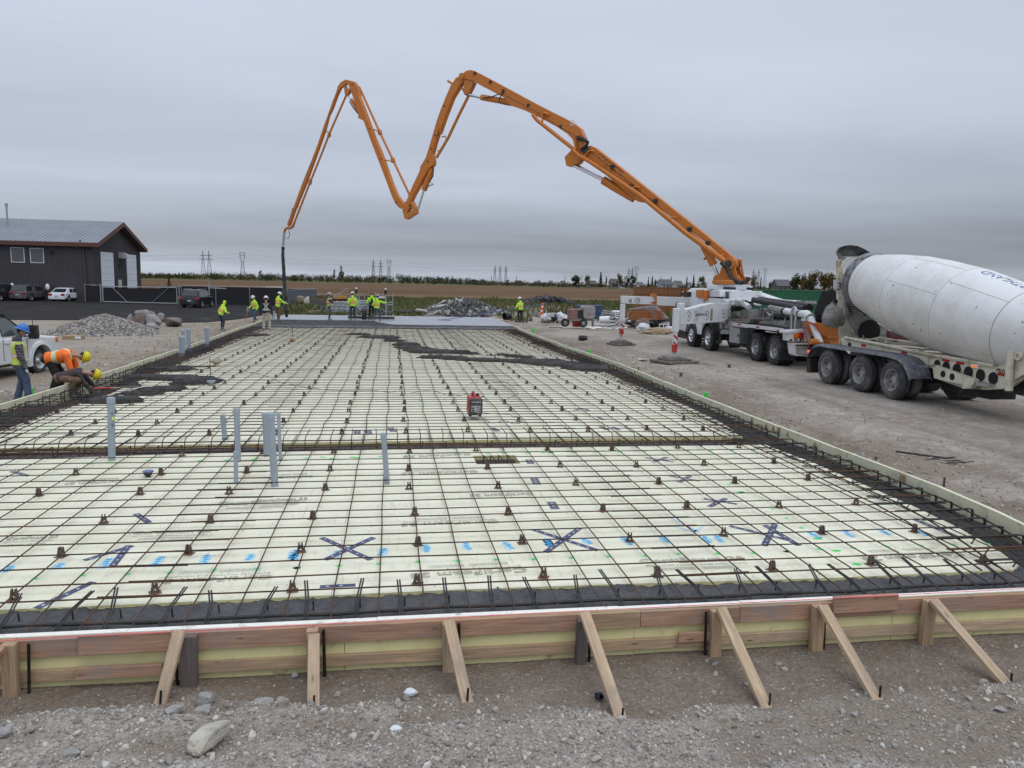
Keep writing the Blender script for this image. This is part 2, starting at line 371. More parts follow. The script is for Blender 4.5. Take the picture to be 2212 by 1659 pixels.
# asphalt lot on the left, mown field beyond
asph = mat('asphalt',(.023,.0215,.021),.95,var=.4,scale=.8,bump=.3,bscale=40,dirt=(.06,.053,.045),damt=.25,dscale=.5,spec=.12)
mb = MB(); ed = [G(z1(*p),-.36) for p in [(0,960),(550,963),(1400,985),(1700,982),(1950,955),(2074,935)]]
pts = [Vector((-70,54,-.272))]+[Vector((p.x,p.y,-.272)) for p in ed]+[Vector((-9.6,74,-.272)),Vector((-10,126,-.272)),Vector((-75,126,-.272))]
mb.add(pts,[tuple(range(len(pts)))]); tag(mb.build('asphalt',asph),None,None,kind='structure')
def fieldmat():
    m = bpy.data.materials.new('dry_field'); m.use_nodes = True; t = NT(m.node_tree)
    o = t.n('ShaderNodeOutputMaterial'); p = t.n('ShaderNodeBsdfPrincipled'); t.l(p.outputs[0],o.inputs[0]); p.inputs['Roughness'].default_value = 1; p.inputs['Specular IOR Level'].default_value = .1
    tc = t.n('ShaderNodeTexCoord').outputs['Object']
    a = t.noise(t.map(tc,(.004,.013,1)),1,6,.65); b = t.noise(t.map(tc,(.03,.06,1)),1,6,.7); d = t.noise(t.map(tc,(.7,.35,1)),1,4,.7)
    c = t.mix(t.ramp(a,[(.42,0),(.6,1)]),(.105,.055,.026),(.145,.088,.042))
    c = t.mix(t.ramp(b,[(.46,0),(.68,.75)]),c,(.15,.095,.05))
    c = t.mix(t.ramp(t.noise(t.map(tc,(.003,.03,1),loc=(5,3,1)),1,4),[(.58,0),(.66,.75)]),c,(.19,.135,.075))
    c = t.mix(1,c,t.ramp(d,[(.3,.72),(.7,1.25)]),'MULTIPLY'); t.l(c,p.inputs['Base Color']); return m
mb = MB(); mb.add([(-420,105,-.27),(420,105,-.27),(520,560,-.27),(700,900,-.27),(-700,1000,-.27)],[(0,1,2,3,4)])
tag(mb.build('field',fieldmat()),None,None,kind='structure')
mb = MB(); gr = mat('rough_grass',(.07,.085,.032),1,var=.4,scale=.02,dirt=(.14,.12,.05),damt=.6,dscale=.012,spec=.1)
mb.add([(-900,690,-.22),(700,470,-.22),(2500,700,-.22),(2500,3000,-.22),(-2500,3000,-.22),(-2500,760,-.22)],[(0,1,2,3,4,5)])
tag(mb.build('meadow',gr),None,None,kind='structure')
# loose stones
def stones(name,n,xr,yr,zf,smin,smax,cols,dens=None,sub=1,flat=.7,label=None):
    C = []; 
    while len(C) < n:
        x = RNG.uniform(*xr,n); y = RNG.uniform(*yr,n)
        k = np.ones(n,bool) if dens is None else RNG.random(n) < dens(x,y)
        C += list(zip(x[k],y[k]))
    C = np.array(C[:n]); z = zf(C[:,0],C[:,1]); s = smin*(smax/smin)**(RNG.random(n)**2.6)
    mb = MB(); parts = RNG.integers(0,len(cols),n)
    for k in range(len(cols)):
        q = parts == k; mb.k = k
        S = s[q][:,None]*np.stack([RNG.uniform(.8,1.25,q.sum()),RNG.uniform(.6,1,q.sum()),RNG.uniform(flat*.7,flat*1.2,q.sum())],1)
        mb.inst(sub,np.column_stack([C[q],z[q]+s[q]*.25]),S,None,.22)
    o = mb.build(name,cols); tag(o,label,None,kind='stuff'); return o
st = [mat('stone_grey',(.39,.365,.325),.9,var=.3,scale=20,bump=.4,bscale=120),mat('stone_pale',(.52,.495,.445),.9,var=.25,scale=20,bump=.4,bscale=120),mat('stone_brown',(.30,.27,.235),.9,var=.3,scale=20),mat('stone_dark',(.245,.228,.205),.9,var=.3,scale=20),mat('stone_mid',(.335,.31,.275),.9,var=.3,scale=20)]
def fz(x,y): return front_h(x,y)[0]
stones('gravel',34000,(-3.2,5.4),(3.8,5.9),fz,.0035,.017,st,lambda x,y: front_h(x,y)[1]*.97+.03,0,label='loose grey gravel strewn along the dirt in front of the form')
stones('gravel',2400,(-3.4,6.2),(3.8,5.9),fz,.011,.038,st,lambda x,y: front_h(x,y)[1]*.95+.05,1,label='coarser grey stones lying among the loose gravel in front of the form')
stones('gravel',6500,(7.3,12.5),(6,40),terrain,.008,.045,[st[0],st[2],st[3],st[4]],lambda x,y: (x > kx(KR,y)+.15)*np.exp(-(x-kx(KR,y)-.2)/1.2),0,label='grey gravel banked along the right foam kerb')
stones('gravel',5200,(9,24),(7,60),terrain,.008,.024,st[:3]+st[4:],lambda x,y: .25+.75*(y < 20),0,label='loose gravel scattered over the truck yard')
stones('gravel',3800,(-16,-7.9),(14,52),terrain,.012,.075,st,lambda x,y: (x < kx(KL,y)-.2)*np.exp(-(kx(KL,y)-x)/2.5),0,label='grey rubble and gravel along the left foam kerb')
rockm = mat('limestone',(.46,.43,.36),.92,var=.22,scale=6,bump=.8,bscale=24,dirt=(.27,.24,.2),damt=.3,dscale=9)
rockg = mat('grey_rock',(.33,.32,.30),.92,var=.25,scale=9,bump=.8,bscale=40,dirt=(.24,.2,.16),damt=.35,dscale=9)
def hull(seed,n=16,sub=2,amp=.05,bx=.75):
    r = random.Random(seed); bm = bmesh.new()
    for _ in range(n):
        v = Vector((r.gauss(0,1),r.gauss(0,1),r.gauss(0,1))).normalized(); m = max(abs(a) for a in v); bm.verts.new(v*(1-bx+bx/m*.72))
    h = bmesh.ops.convex_hull(bm,input=bm.verts); bmesh.ops.delete(bm,geom=[g for g in h['geom_interior'] if isinstance(g,bmesh.types.BMVert)],context='VERTS'); bmesh.ops.triangulate(bm,faces=bm.faces)
    for k in range(sub):
        bmesh.ops.subdivide_edges(bm,edges=bm.edges,cuts=1,use_grid_fill=True,smooth=.18 if k == 0 else .0); bmesh.ops.triangulate(bm,faces=bm.faces)
    bm.normal_update()
    for v in bm.verts:
        q = v.co*1.6+Vector((seed*3.1,0,0)); v.co += v.normal*(amp*2*mnoise.noise(q)+amp*1.2*mnoise.noise(q*3)+amp*.7*mnoise.noise(q*8))
    V = [v.co.copy() for v in bm.verts]; F = [tuple(v.index for v in f.verts) for f in bm.faces]; bm.verts.index_update(); F = [tuple(v.index for v in f.verts) for f in bm.faces]; bm.free(); return V,F
def rock(name,label,loc,size,rz=0.,m=None,seed=0,amp=.22,tilt=0.,group='rocks lying in the gravel before the form',cat='rock',sub=4,fr=1.3):
    S = Vector(size)*.54; mt = Matrix.Rotation(rz,3,'Z') @ Matrix.Rotation(tilt,3,'Y'); mb = MB()
    if fr > 1.35:
        V,F = ico(sub); V = [Vector(v)*(1+amp*mnoise.noise(Vector(v)*fr+Vector((seed*3.1,0,0)))+amp*.5*mnoise.noise(Vector(v)*fr*3)) for v in V]
    else: V,F = hull(seed+1,46 if seed == 2 else 18 if fr > 1 else 12,3 if sub > 3 else 2,amp*.16,.75 if fr >= 1 else .35)
    mb.add([mt @ Vector((v.x*S.x,v.y*S.y,v.z*S.z))+Vector(loc) for v in V],F); o = mb.build(name,m or rockg,smooth=42); return tag(o,label,cat,group)
def fp(p,z=-.38): q = G(p,z); return q.x,q.y,float(front_h(np.array([q.x]),np.array([q.y]))[0][0])
def fr(p,s,lab,rz=0,sd=0,m=None,amp=.3,tilt=0):
    x,y,z = fp(p); rock('rock',lab,(x,y,z+s[2]*.3),s,rz,m,sd,amp,tilt)
a,bq = G(b1(1180,1170),-.26),G(b1(1410,1000),-.26); c = (a+bq)/2
rock('rock','long pale limestone rock lying aslant in the gravel, largest in front of the form',(c.x,c.y,-.275),((bq-a).length*1.22,.165,.14),math.atan2(bq.y-a.y,bq.x-a.x),rockm,2,.16)
fr(b1(1285,905),(.17,.12,.12),'broken grey rock at the top of the cluster above the long pale rock',.3,5,None,.4)
fr(b1(1262,968),(.13,.10,.09),'rounded grey rock just above the upper end of the long pale rock',.1,6,None,.3)
fr(b1(1085,985),(.16,.11,.08),'flat grey rock left of the broken rock cluster',.5,7,None,.35)
fr(b1(1640,895),(.17,.13,.06),'flat dusty rock slab half buried near the second brace',0,8,None,.3)
fr(b1(1765,950),(.10,.09,.08),'small grey rock beside the foot of the second brace',0,9)
fr(b1(1835,715),(.065,.055,.05),'lone grey stone on the bare dirt under the yellow foam',0,10)
fr(b1(2095,830),(.06,.06,.05),'lone grey stone on the bare dirt right of the second brace',0,11)
fr(b1(190,1110),(.07,.06,.06),'pale stone in the gravel near the lower left corner',0,12)
fr(b1(20,1130),(.12,.09,.08),'grey rock at the left edge of the gravel',0,13)
fr(b1(1180,1045),(.09,.06,.05),'small pale stone touching the left side of the long pale rock',0,14,rockm)
fr(b1(450,1235),(.12,.09,.06),'flat grey rock at the bottom left of the gravel',0,15)
fr(b2(790,1060),(.05,.045,.04),'smooth grey pebble in the bare patch below the third brace',0,16)
fr(b3(410,1035),(.06,.03,.025),'brown wedge stone in the gravel below the fifth brace',.3,17,mat('brownrock',(.2,.15,.1),.9))
fr(b3(1960,760),(.09,.06,.05),'grey rock beside the foot of the rightmost brace',0,18)
fr(b3(2060,940),(.11,.08,.04),'flat grey rock at the right edge of the gravel',0,19)
fr(b3(1410,1170),(.05,.05,.03),'pale stone in the dirt at the lower right',0,20)
# litter on the dirt
x,y,z = fp(b2(500,828)); mb = MB(); V,F = ico(2)
mb.add([(x+v[0]*.055*(1+.5*mnoise.noise(Vector(v)*3)),y+v[1]*.04*(1+.5*mnoise.noise(Vector(v)*4)),z+.02+v[2]*.03*(1+.6*mnoise.noise(Vector(v)*5))) for v in V],F)
tag(mb.build('plastic_scrap',mat('plastic_film',(.62,.66,.7),.3,var=.1),smooth=30),'crumpled clear plastic scrap on the dirt left of the third brace','litter')
x,y,z = fp(b2(410,1080)); mb = MB(); mb.add([(x+v[0]*.045*(1+.5*mnoise.noise(Vector(v)*3)),y+v[1]*.03,z+.015+v[2]*.02*(1+.6*mnoise.noise(Vector(v)*5))) for v in V],F)
tag(mb.build('plastic_scrap',MATS['plastic_film'],smooth=30),'crumpled white plastic scrap in the gravel below the bare patch','litter')
x,y,z = fp(b2(1670,850)); t = thing('plastic_fitting','small dark plastic fitting on the dirt beside the fourth brace','fitting',(x,y,z))
pf = mat('dark_plastic',(.03,.032,.045),.5); mb = MB(); mb.lathe([(0,.024),(.05,.024),(.05,.018),(0,.018)],(x,y,z+.02),(0.2,-1,.5),16); mb.build('sleeve',pf,t,40)
mb = MB(); mb.box(x-.028,x+.028,y+.0,y+.012,z+.0,z+.05); mb.build('flange',pf,t,bevel=.003)
# ================================================================== SLAB: foam, concrete, kerbs, form
ZF,ZB = -.125,-.055                                     # top of the foam, height of the steel mat
def foam_mat(name,seams=True):
    m = bpy.data.materials.new(name); m.use_nodes = True; t = NT(m.node_tree)
    o = t.n('ShaderNodeOutputMaterial'); p = t.n('ShaderNodeBsdfPrincipled'); t.l(p.outputs[0],o.inputs[0])
    p.inputs['Roughness'].default_value = .55; p.inputs['Specular IOR Level'].default_value = .35
    tc = t.n('ShaderNodeTexCoord').outputs['Object']
    c = t.mix(t.ramp(t.noise(tc,.5,4),[(.3,0),(.7,1)]),(.82,.80,.62,1),(.77,.75,.585,1))
    if seams:
        br = t.n('ShaderNodeTexBrick'); br.offset = .5; br.inputs['Scale'].default_value = 1; br.inputs['Mortar Size'].default_value = .0035
        br.inputs['Brick Width'].default_value = 2.44; br.inputs['Row Height'].default_value = .61; br.inputs['Mortar Smooth'].default_value = .3
        br.inputs['Color1'].default_value = (1,1,1,1); br.inputs['Color2'].default_value = (.93,.94,.91,1); br.inputs['Mortar'].default_value = (.5,.46,.3,1)
        t.l(t.map(tc,(1,1,1),loc=(.55,.12,0)),br.inputs['Vector']); c = t.mix(1,c,br.outputs['Color'],'MULTIPLY')
    sm = t.noise(t.map(tc,(1.2,2.6,1),rot=(0,0,.5)),1.7,7,.72,.6)
    c = t.mix(t.math('MULTIPLY',t.ramp(sm,[(.5,0),(.72,1)]),.55),c,(.52,.45,.33,1))
    sk = t.noise(t.map(tc,(14,1.2,1),rot=(0,0,.25)),1,5,.7)
    c = t.mix(t.math('MULTIPLY',t.ramp(sk,[(.58,0),(.66,1)]),.32),c,(.42,.33,.22,1))
    sp = t.noise(tc,26,3,.55); sp2 = t.noise(tc,1.1,3)
    c = t.mix(t.math('MULTIPLY',t.ramp(sp,[(.655,0),(.70,1)]),t.ramp(sp2,[(.42,.15),(.62,.9)])),c,(.13,.12,.105,1))
    sp3 = t.noise(t.map(tc,(1,1,1),loc=(3,8,1)),75,2,.5)
    c = t.mix(t.math('MULTIPLY',t.ramp(sp3,[(.69,0),(.73,1)]),.8),c,(.11,.10,.09,1))
    t.l(c,p.inputs['Base Color']); return m
FT = foam_mat('foam_top'); FS = mat('foam_yellow',(.70,.66,.34),.6,var=.07,scale=6,dirt=(.35,.3,.18),damt=.12,dscale=5)
FK = mat('foam_kerb',(.66,.645,.45),.6,var=.08,scale=3,dirt=(.38,.34,.24),damt=.25,dscale=4)
FW = mat('foam_white',(.80,.79,.70),.6,var=.08,scale=8,dirt=(.42,.4,.34),damt=.2,dscale=8)
def bed(name,label,polys,walls):
    mb = MB()
    for p in polys: mb.add([(x,y,ZF) for x,y in p],[tuple(range(len(p)))])
    mb.k = 1
    for wl in walls:
        n = len(wl); mb.add([(x,y,ZF) for x,y in wl]+[(x,y,-.5) for x,y in wl],[(i,i+1,n+i+1,n+i) for i in range(n-1)])
    return tag(mb.build(name,[FT,FS]),label,'foam insulation')
RE = [(6.82,13.10),(2.75,13.09),(2.04,13.08),(1.33,13.07),(-.47,13.05),(-3.62,12.9),(-5.58,12.7),(-7.05,12.6)]
FE = [(-7.05,6.86),(-2.4,6.88),(.47,6.91),(1.33,6.90),(2.04,6.89),(4.33,6.82),(6.44,6.84)]
RI = [(6.59,6.93),(6.78,7.48),(6.90,8.3),(6.95,9.2),(6.95,11.56)]
foam_front = bed('foam_bed','front bed of off-white foam boards with blue tape crosses, nearest the camera',
    [FE[:4]+[(1.33,11.89),(1.33,12.5),(1.33,13.07)]+RE[4:],[(1.33,6.90),(2.04,6.89),(2.04,11.89),(1.33,11.89)],[(1.33,12.5),(2.04,12.5),(2.04,13.08),(1.33,13.07)],[(2.04,6.89)]+FE[5:]+RI+RE[:3]+[(2.04,12.5),(2.04,11.89)]],
    [FE+RI+RE,[(1.33,11.89),(1.33,12.5),(2.04,12.5),(2.04,11.89),(1.33,11.89)]])
RF = [(-7.05,13.52),(-3.8,13.64),(-.49,13.75),(2.9,13.81),(6.75,13.84)]
RR = [(6.98,15.5),(7.05,17.56),(6.97,22.25),(6.85,31.7),(6.85,36),(7.0,47.5)]; RL = [(-7.4,47.5),(-7.3,40),(-7.0,33),(-6.95,25),(-6.75,19.6),(-7.0,17.6)]
foam_rear = bed('foam_bed','long rear bed of off-white foam boards beyond the trench, splashed with concrete',[RF+RR+RL],[RF+RR,RL+RF[:1]])
# ---- prints, tape and spray paint on the foam
PRT = mat('print_grey',(.53,.525,.44),.8,var=.2); TAPE = mat('tape_blue',(.028,.038,.115),.35,var=.25,scale=9,dirt=(.2,.19,.17),damt=.25,dscale=14); TDOT = mat('tape_dot',(.55,.57,.62),.5)
TAPEG = mat('tape_grey',(.10,.105,.13),.4,var=.2); BLUE = mat('spray_blue',(.06,.36,.62),.7,var=.25,scale=30); BLUE2 = mat('spray_blue_mist',(.42,.63,.70),.7,var=.15,scale=20); GRN = mat('spray_green',(.045,.62,.10),.7,var=.2,scale=30); GRN2 = mat('spray_green_mist',(.42,.76,.40),.7)
def foamtext(a,b,size,body='CertiFoam 25',sub=True,bed=None):
    A,B = G(a,ZF+.002),G(b,ZF+.002); d = (B-A); L = d.length; d.normalize(); n = Vector((0,0,1)); upv = n.cross(d)
    o = text('printed_name',body,1.,PRT,bed,plane_m((A+B)/2,d,n) @ Matrix.Scale(size,4,Vector((0,1,0))) @ Matrix.Scale(L/5.75*(len(body)/12)**-1,4,Vector((1,0,0))),outline=.011)
    if not sub: return
    text('printed_line','EXTRUDED POLYSTYRENE INSULATION',1.,PRT,bed,plane_m((A+B)/2-upv*size*.62,d,n) @ Matrix.Scale(size*.36,4,Vector((0,1,0))) @ Matrix.Scale(L/19.5,4,Vector((1,0,0))))
    mb = MB(); rr = random.Random(int(L*1e4))
    for k in range(5):
        for x0,x1 in ((-.36*L,-.04*L),(.02*L,.3*L)):
            x = x0
            while x < x1:
                w = rr.uniform(.012,.05); c = (A+B)/2+d*(x+w/2)-upv*(size*.62+.05+k*.017); e = d*w/2; h = upv*.004
                mb.add([c-e-h,c+e-h,c+e+h,c-e+h],[(0,1,2,3)]); x += w+.009
    mb.build('fine_print',PRT,bed)
for a,bq,s,body in [(s5(1985,1360),s5(1115,1405),.15,'CertiFoam 25'),(s5(1785,1015),s5(1050,1040),.14,'CertiFoam 25'),(s6(950,1325),s6(1745,1300),.15,'CertiFoam 25'),(s7(1760,1250),s7(1010,1285),.15,'CertiFoam 25'),
                    (s5(1635,655),s5(1055,675),.14,'CertiFoam 25'),(s5(2030,815),s5(1555,830),.14,'CertiFoam 25'),(s4(1995,1410),s4(1095,1450),.15,'CertiFoam 25'),(s4(900,725),s4(470,745),.14,'CertiFoam 25'),
                    (s5(10,880),s5(395,862),.13,'CertiFoam 25'),(s4(950,1115),s4(1540,1100),.13,'CertiFoam 25'),(s5(435,690),s5(110,705),.13,'CertiFoam 25'),(s4(30,1160),s4(420,1140),.13,'CertiFoam 25'),(s5(1580,530),s5(1070,550),.14,'CertiFoam 25'),(s4(1570,900),s4(2180,880),.13,'CertiFoam 25')]:
    foamtext(a,bq,s,body,True,foam_front)
def strip(mb,a,b,w=.075,z=.0015):
    A,B = G(a,ZF+z),G(b,ZF+z); d = (B-A).normalized(); s = Vector((-d.y,d.x,0))*w/2
    mb.k = 0; mb.add([A-s,B-s,B+s,A+s],[(0,1,2,3)]); L = (B-A).length; k = .07; mb.k = 1
    while k < L-.03:
        c = A+d*k+Vector((0,0,.0008)); mb.add([c+d*.017*math.cos(i*PI/4)+s*.32*math.sin(i*PI/4) for i in range(8)],[tuple(range(8))]); k += .125
def cross(lines,bed,name='tape_cross',m=TAPE,w=.075):
    mb = MB()
    for i,(a,b) in enumerate(lines): strip(mb,a,b,w,.0015+.002*i)
    mb.build(name,[m,TDOT],bed)
cross([(s5(490,1137),s5(850,1298)),(s5(868,1135),s5(515,1297))],foam_front)
cross([(s6(182,1078),s6(655,1230)),(s6(522,1065),s6(272,1243))],foam_front)
cross([(s6(1610,1052),s6(2050,1158)),(s6(1937,1040),s6(1860,1196)),(s6(1865,1045),s6(2112,1192))],foam_front)
cross([(s4(610,1302),s4(965,1195)),(s4(935,1192),s4(812,1348))],foam_front)
cross([(s6(1000,555),s6(1200,588)),(s6(1152,552),s6(1058,588))],foam_front,m=TAPEG)
cross([(s6(1168,687),s6(1390,726)),(s6(1322,688),s6(1240,735))],foam_front,m=TAPEG)
cross([(s6(1422,854),s6(1662,894)),(s6(1582,851),s6(1463,911))],foam_front,m=TAPE)
for a,bq,m,w in [(b1(225,308),b1(582,143),TAPE,.08),(b1(1990,174),b1(2212,163),TAPE,.075),(s4(985,963),s4(1082,1028),TAPE,.08),(s4(82,655),s4(212,690),TAPEG,.08),(s6(188,703),s6(212,752),TAPEG,.12),(s6(312,876),s6(345,930),TAPEG,.12),(s6(148,570),s6(168,601),TAPEG,.12),
                    (s7(752,668),s7(865,712),TAPEG,.09),(s7(1090,828),s7(1215,872),TAPEG,.09),(s7(1420,1005),s7(1750,1140),TAPEG,.09),(s6(2015,545),s6(2090,575),TAPEG,.09)]:
    cross([(a,bq)],foam_front,'tape_strip',m,w)
for a,bq,w in [(r1(375,1118),r1(418,1162),.13),(r1(1485,1115),r1(1550,1158),.12),(r1(18,1140),r1(18,1188),.13),(r1(130,1140),r1(150,1190),.13),(r3(1005,1185),r3(1090,1225),.12),(r3(1140,1190),r3(1215,1228),.1),(r3(720,1010),r3(815,992),.1),(r3(970,1080),r3(1050,1115),.1),(r3(840,995),r3(880,1015),.1),(r2(765,610),r2(800,592),.12),(r2(295,868),r2(345,848),.12),(r2(420,790),r2(480,765),.12),(s4(300,386),s4(640,384),.06),(s4(650,415),s4(705,382),.1)]:
    cross([(a,bq)],foam_rear,'tape_strip',TAPEG,w)
def blot(mb,c,rx,ry,z,seed):
    n = 14; mb.add([(c[0]+rx*math.cos(2*PI*i/n)*(1+.35*mnoise.noise(Vector((seed*5.3,i*.9,0)))),c[1]+ry*math.sin(2*PI*i/n)*(1+.35*mnoise.noise(Vector((seed*5.3,i*.9,3)))),ZF+z) for i in range(n)],[tuple(range(n))])
mb = MB(); sd = 0
bl = [s4(55,1365),s4(425,1345),s4(770,1325),s4(1145,1310),s4(1490,1295),s4(1815,1280),s5(285,1260),s5(605,1255),s5(940,1240),s5(1250,1215),s5(1545,1200),s5(1840,1195),s5(2140,1175),s6(572,1165),s6(860,1160),s6(1135,1150),s6(1440,1150),s6(1530,1145),s7(690,1120),s7(940,1110),s7(1200,1095),s7(1480,1105),s4(2140,1275),s6(290,1175)]
for q in bl:
    c = G(q,ZF); sd += 1; tl = random.uniform(-.15,.15); k = random.randint(3,5); mb.k = 1
    blot(mb,c,.055,.03*k+.02,.0009,sd)
    mb.k = 0
    for j in range(k): blot(mb,(c.x+tl*(j-k/2)*.12+random.uniform(-.01,.01),c.y+(j-(k-1)/2)*.058),.026+.01*random.random(),.021,.0017,sd*9+j)
mb.build('blue_paint',[BLUE,BLUE2],foam_front)
mb = MB()
for a,bq in [(s6(1190,998),s6(1395,1100)),(s6(1170,1048),s6(1380,1102)),(s6(1345,1095),s6(1420,1055)),(s6(1290,1050),s6(1365,1095))]: strip_a,strip_b = G(a,ZF+.0012),G(bq,ZF+.0012); mb.beam(strip_a,strip_b,.03,.0006)
mb.build('blue_line',[BLUE2],foam_front)
def dots(pts,bed,r=.024,dash=False):
    mb = MB()
    for i,q in enumerate(pts):
        c = G(q,ZF); mb.k = 1; blot(mb,c,r*1.7,r*1.5,.0009,i+50); mb.k = 0; blot(mb,c,r*(1.8 if dash else 1),r,.0017,i)
    mb.build('green_paint',[GRN,GRN2],bed)
dots([s4(255,1435),s4(597,1412),s4(925,1403),s4(1230,1392),s4(1550,1370),s4(1858,1364),s4(2155,1357),s5(310,1357),s5(617,1342),s5(907,1327),s5(1192,1313),s5(1480,1306),s5(1758,1297),s5(2030,1294),s6(465,1283),s6(730,1274),s6(993,1270),s6(1240,1255),s6(1520,1253),s6(1780,1250),s6(2025,1238),s7(490,1238),s7(722,1222),s7(970,1212),s7(1220,1203),s7(1465,1195),s7(1695,1187),s7(1940,1183),s7(595,1066),s7(490,996),s7(390,928),s7(295,867),s7(163,807),s7(75,752)],foam_front)
dots([s7(850,1232),s7(1000,1330),s7(715,1145)]+[s5(x,y) for x,y in [(20,560),(380,560),(500,553),(565,563),(715,553),(750,558),(925,548),(1115,543),(1300,540),(1470,533),(1705,528),(1820,525),(1990,522),(2100,520),(2160,520)]]+[s6(x,y) for x,y in [(310,520),(480,520),(640,515),(815,515),(990,510),(1140,508),(1300,506),(1470,505),(1625,504),(1780,503),(1690,806)]]+[s4(x,y) for x,y in [(20,510),(655,600),(790,592),(850,596),(1080,575),(1455,578),(1650,575),(1843,570)]],foam_front,.03,True)
dots([s5(x,y) for x,y in [(590,143),(960,143),(1210,143)]]+[s4(x,y) for x,y in [(1095,157),(1228,157),(1365,155),(1500,153),(1635,155),(1770,152),(550,240),(260,345),(370,345),(120,405),(945,160)]]+[r1(330,822),r1(705,820),r1(1410,815),r1(1600,812)],foam_rear,.03)
# ---- wet concrete in the edge beams, trench, rough and finished concrete at the far end
def concrete_mat(name,c0,c1,rough,bump,spec=.5):
    m = bpy.data.materials.new(name); m.use_nodes = True; t = NT(m.node_tree)
    o = t.n('ShaderNodeOutputMaterial'); p = t.n('ShaderNodeBsdfPrincipled'); t.l(p.outputs[0],o.inputs[0]); p.inputs['Specular IOR Level'].default_value = spec
    tc = t.n('ShaderNodeTexCoord').outputs['Object']; a = t.noise(tc,1.6,6,.6); b = t.noise(tc,30,5,.7); d = t.noise(tc,7,4,.6)
    c = t.mix(t.ramp(a,[(.35,0),(.65,1)]),c0+(1,),c1+(1,)); c = t.mix(1,c,t.ramp(b,[(.3,.6),(.7,1.3)]),'MULTIPLY'); t.l(c,p.inputs['Base Color'])
    t.l(t.ramp(d,[(.4,rough*.55),(.6,rough*1.3)]),p.inputs['Roughness'])
    bb = t.n('ShaderNodeBump'); bb.inputs['Strength'].default_value = bump; bb.inputs['Distance'].default_value = .03; t.l(t.math('ADD',b,d),bb.inputs['Height']); t.l(bb.outputs[0],p.inputs['Normal']); return m
WC = concrete_mat('wet_concrete',(.052,.053,.056),(.095,.096,.098),.42,.8)
SPC = concrete_mat('spilled_concrete',(.038,.037,.037),(.078,.075,.072),.95,.9,.08)
WC2 = concrete_mat('drying_concrete',(.05,.05,.052),(.092,.091,.09),.95,.8,.06)
FC = concrete_mat('finished_concrete',(.29,.30,.315),(.36,.37,.385),.6,.06,.25)
def lump(x,y): return .04*(fbm(x*7,y*7,4,31)-.5)+.032*(fbm(x*25,y*25,2,32)-.5)
wf = grid_obj('wet_concrete',np.arange(-7.75,7.6,.035),np.arange(6.1,7.0,.03),lambda x,y: -.136+1.5*lump(x,y)-.02*sstep(6.35,6.1,y),WC,keep=lambda x,y: (y < 6.95) | (x > 6.3))
tag(wf,'dark wet concrete poured along the front edge behind the wooden form','concrete',kind='stuff')
wr = grid_obj('wet_concrete',np.arange(6.5,8.6,.045),np.concatenate([np.arange(6.9,16,.045),np.arange(16,47.6,.12)]),lambda x,y: -.155+1.0*lump(x,y)-.07*sstep(7.2,kx(KR,y),x),SPC,keep=lambda x,y: (x < kx(KR,y)+.03))
tag(wr,'dark wet concrete poured along the right edge under the steel cage','concrete',kind='stuff')
wl = grid_obj('wet_concrete',np.arange(-8.4,-6.6,.06),np.concatenate([np.arange(6.9,26,.06),np.arange(26,47.6,.12)]),lambda x,y: -.165+1.2*lump(x,y)-.22*sstep(18.3,18.8,y+.3*lump(x,y)*20)*sstep(26.0,24.5,y),SPC,keep=lambda x,y: (x > kx(KL,y)-.03) & (x < -6.62))
tag(wl,'dark concrete along the left edge, dug low where two men kneel','concrete',kind='stuff')
MEM = mat('membrane',(.21,.19,.215),.5,var=.25,scale=3,bump=.4,bscale=8,dirt=(.12,.1,.09),damt=.4,dscale=3)
mb = MB(); mb.add([(-7.2,12.3,-.44),(7.0,12.8,-.44),(7.0,14.1,-.44),(-7.2,13.8,-.44)],[(0,1,2,3)]); mb.add([(-7.2,13.47,-.44),(-3.8,13.59,-.44),(2.9,13.76,-.44),(7,13.79,-.44),(-7.2,13.48,-.2),(-3.8,13.605,-.2),(2.9,13.775,-.2),(7,13.8,-.2)],[(0,1,5,4),(1,2,6,5),(2,3,7,6)]); mb.add([(1.34,12.48,-.43),(2.03,12.48,-.43),(2.03,12.485,-.19),(1.34,12.485,-.19)],[(0,1,2,3)]); mb.add([(1.2,11.8,-.43),(2.15,11.8,-.43),(2.15,12.6,-.43),(1.2,12.6,-.43)],[(0,1,2,3)])
tag(mb.build('membrane',MEM),None,None,kind='structure')
mb = MB(); mb.add([(-7.9,6.1,-.47),(8.4,6.1,-.47),(8.4,60,-.47),(-8.4,60,-.47)],[(0,1,2,3)]); tag(mb.build('ground',GM),None,None,kind='structure')
# far end: finished slab with a ragged face of fresh rough concrete
def edge_y(x): return 46.2+.5*(fbm(x*.7,x*0,3,41)-.5)+.25*(fbm(x*3,x*0,2,42)-.5)
def wet_y(x): return 53.0-4.4*sstep(-1.8,.4,x)+.6*(fbm(x*.9,x*0,3,43)-.5)
def far_z(x,y):
    r = sstep(wet_y(x)+.35,wet_y(x)-.2,y); k = y-edge_y(x)
    return -.012+r*(.09*(fbm(x*1.6,y*1.6,4,44)-.42)+.06*(fbm(x*6,y*4,3,45)-.5))-.14*sstep(.55,.0,k+.25*(fbm(x*4,y*4,2,46)-.5))
fresh = grid_obj('fresh_concrete',np.arange(-8.0,8.2,.08),np.concatenate([np.arange(45.6,54.5,.06),np.arange(54.5,60.6,.5)]),far_z,WC2,keep=lambda x,y: (x > kx(KL,y)-.0) & (x < kx(KR,y)+.0))
fresh.data.materials.append(FC)
fresh.data.materials.append(WC)
co = np.empty(len(fresh.data.vertices)*3); fresh.data.vertices.foreach_get('co',co); co = co.reshape(-1,3)
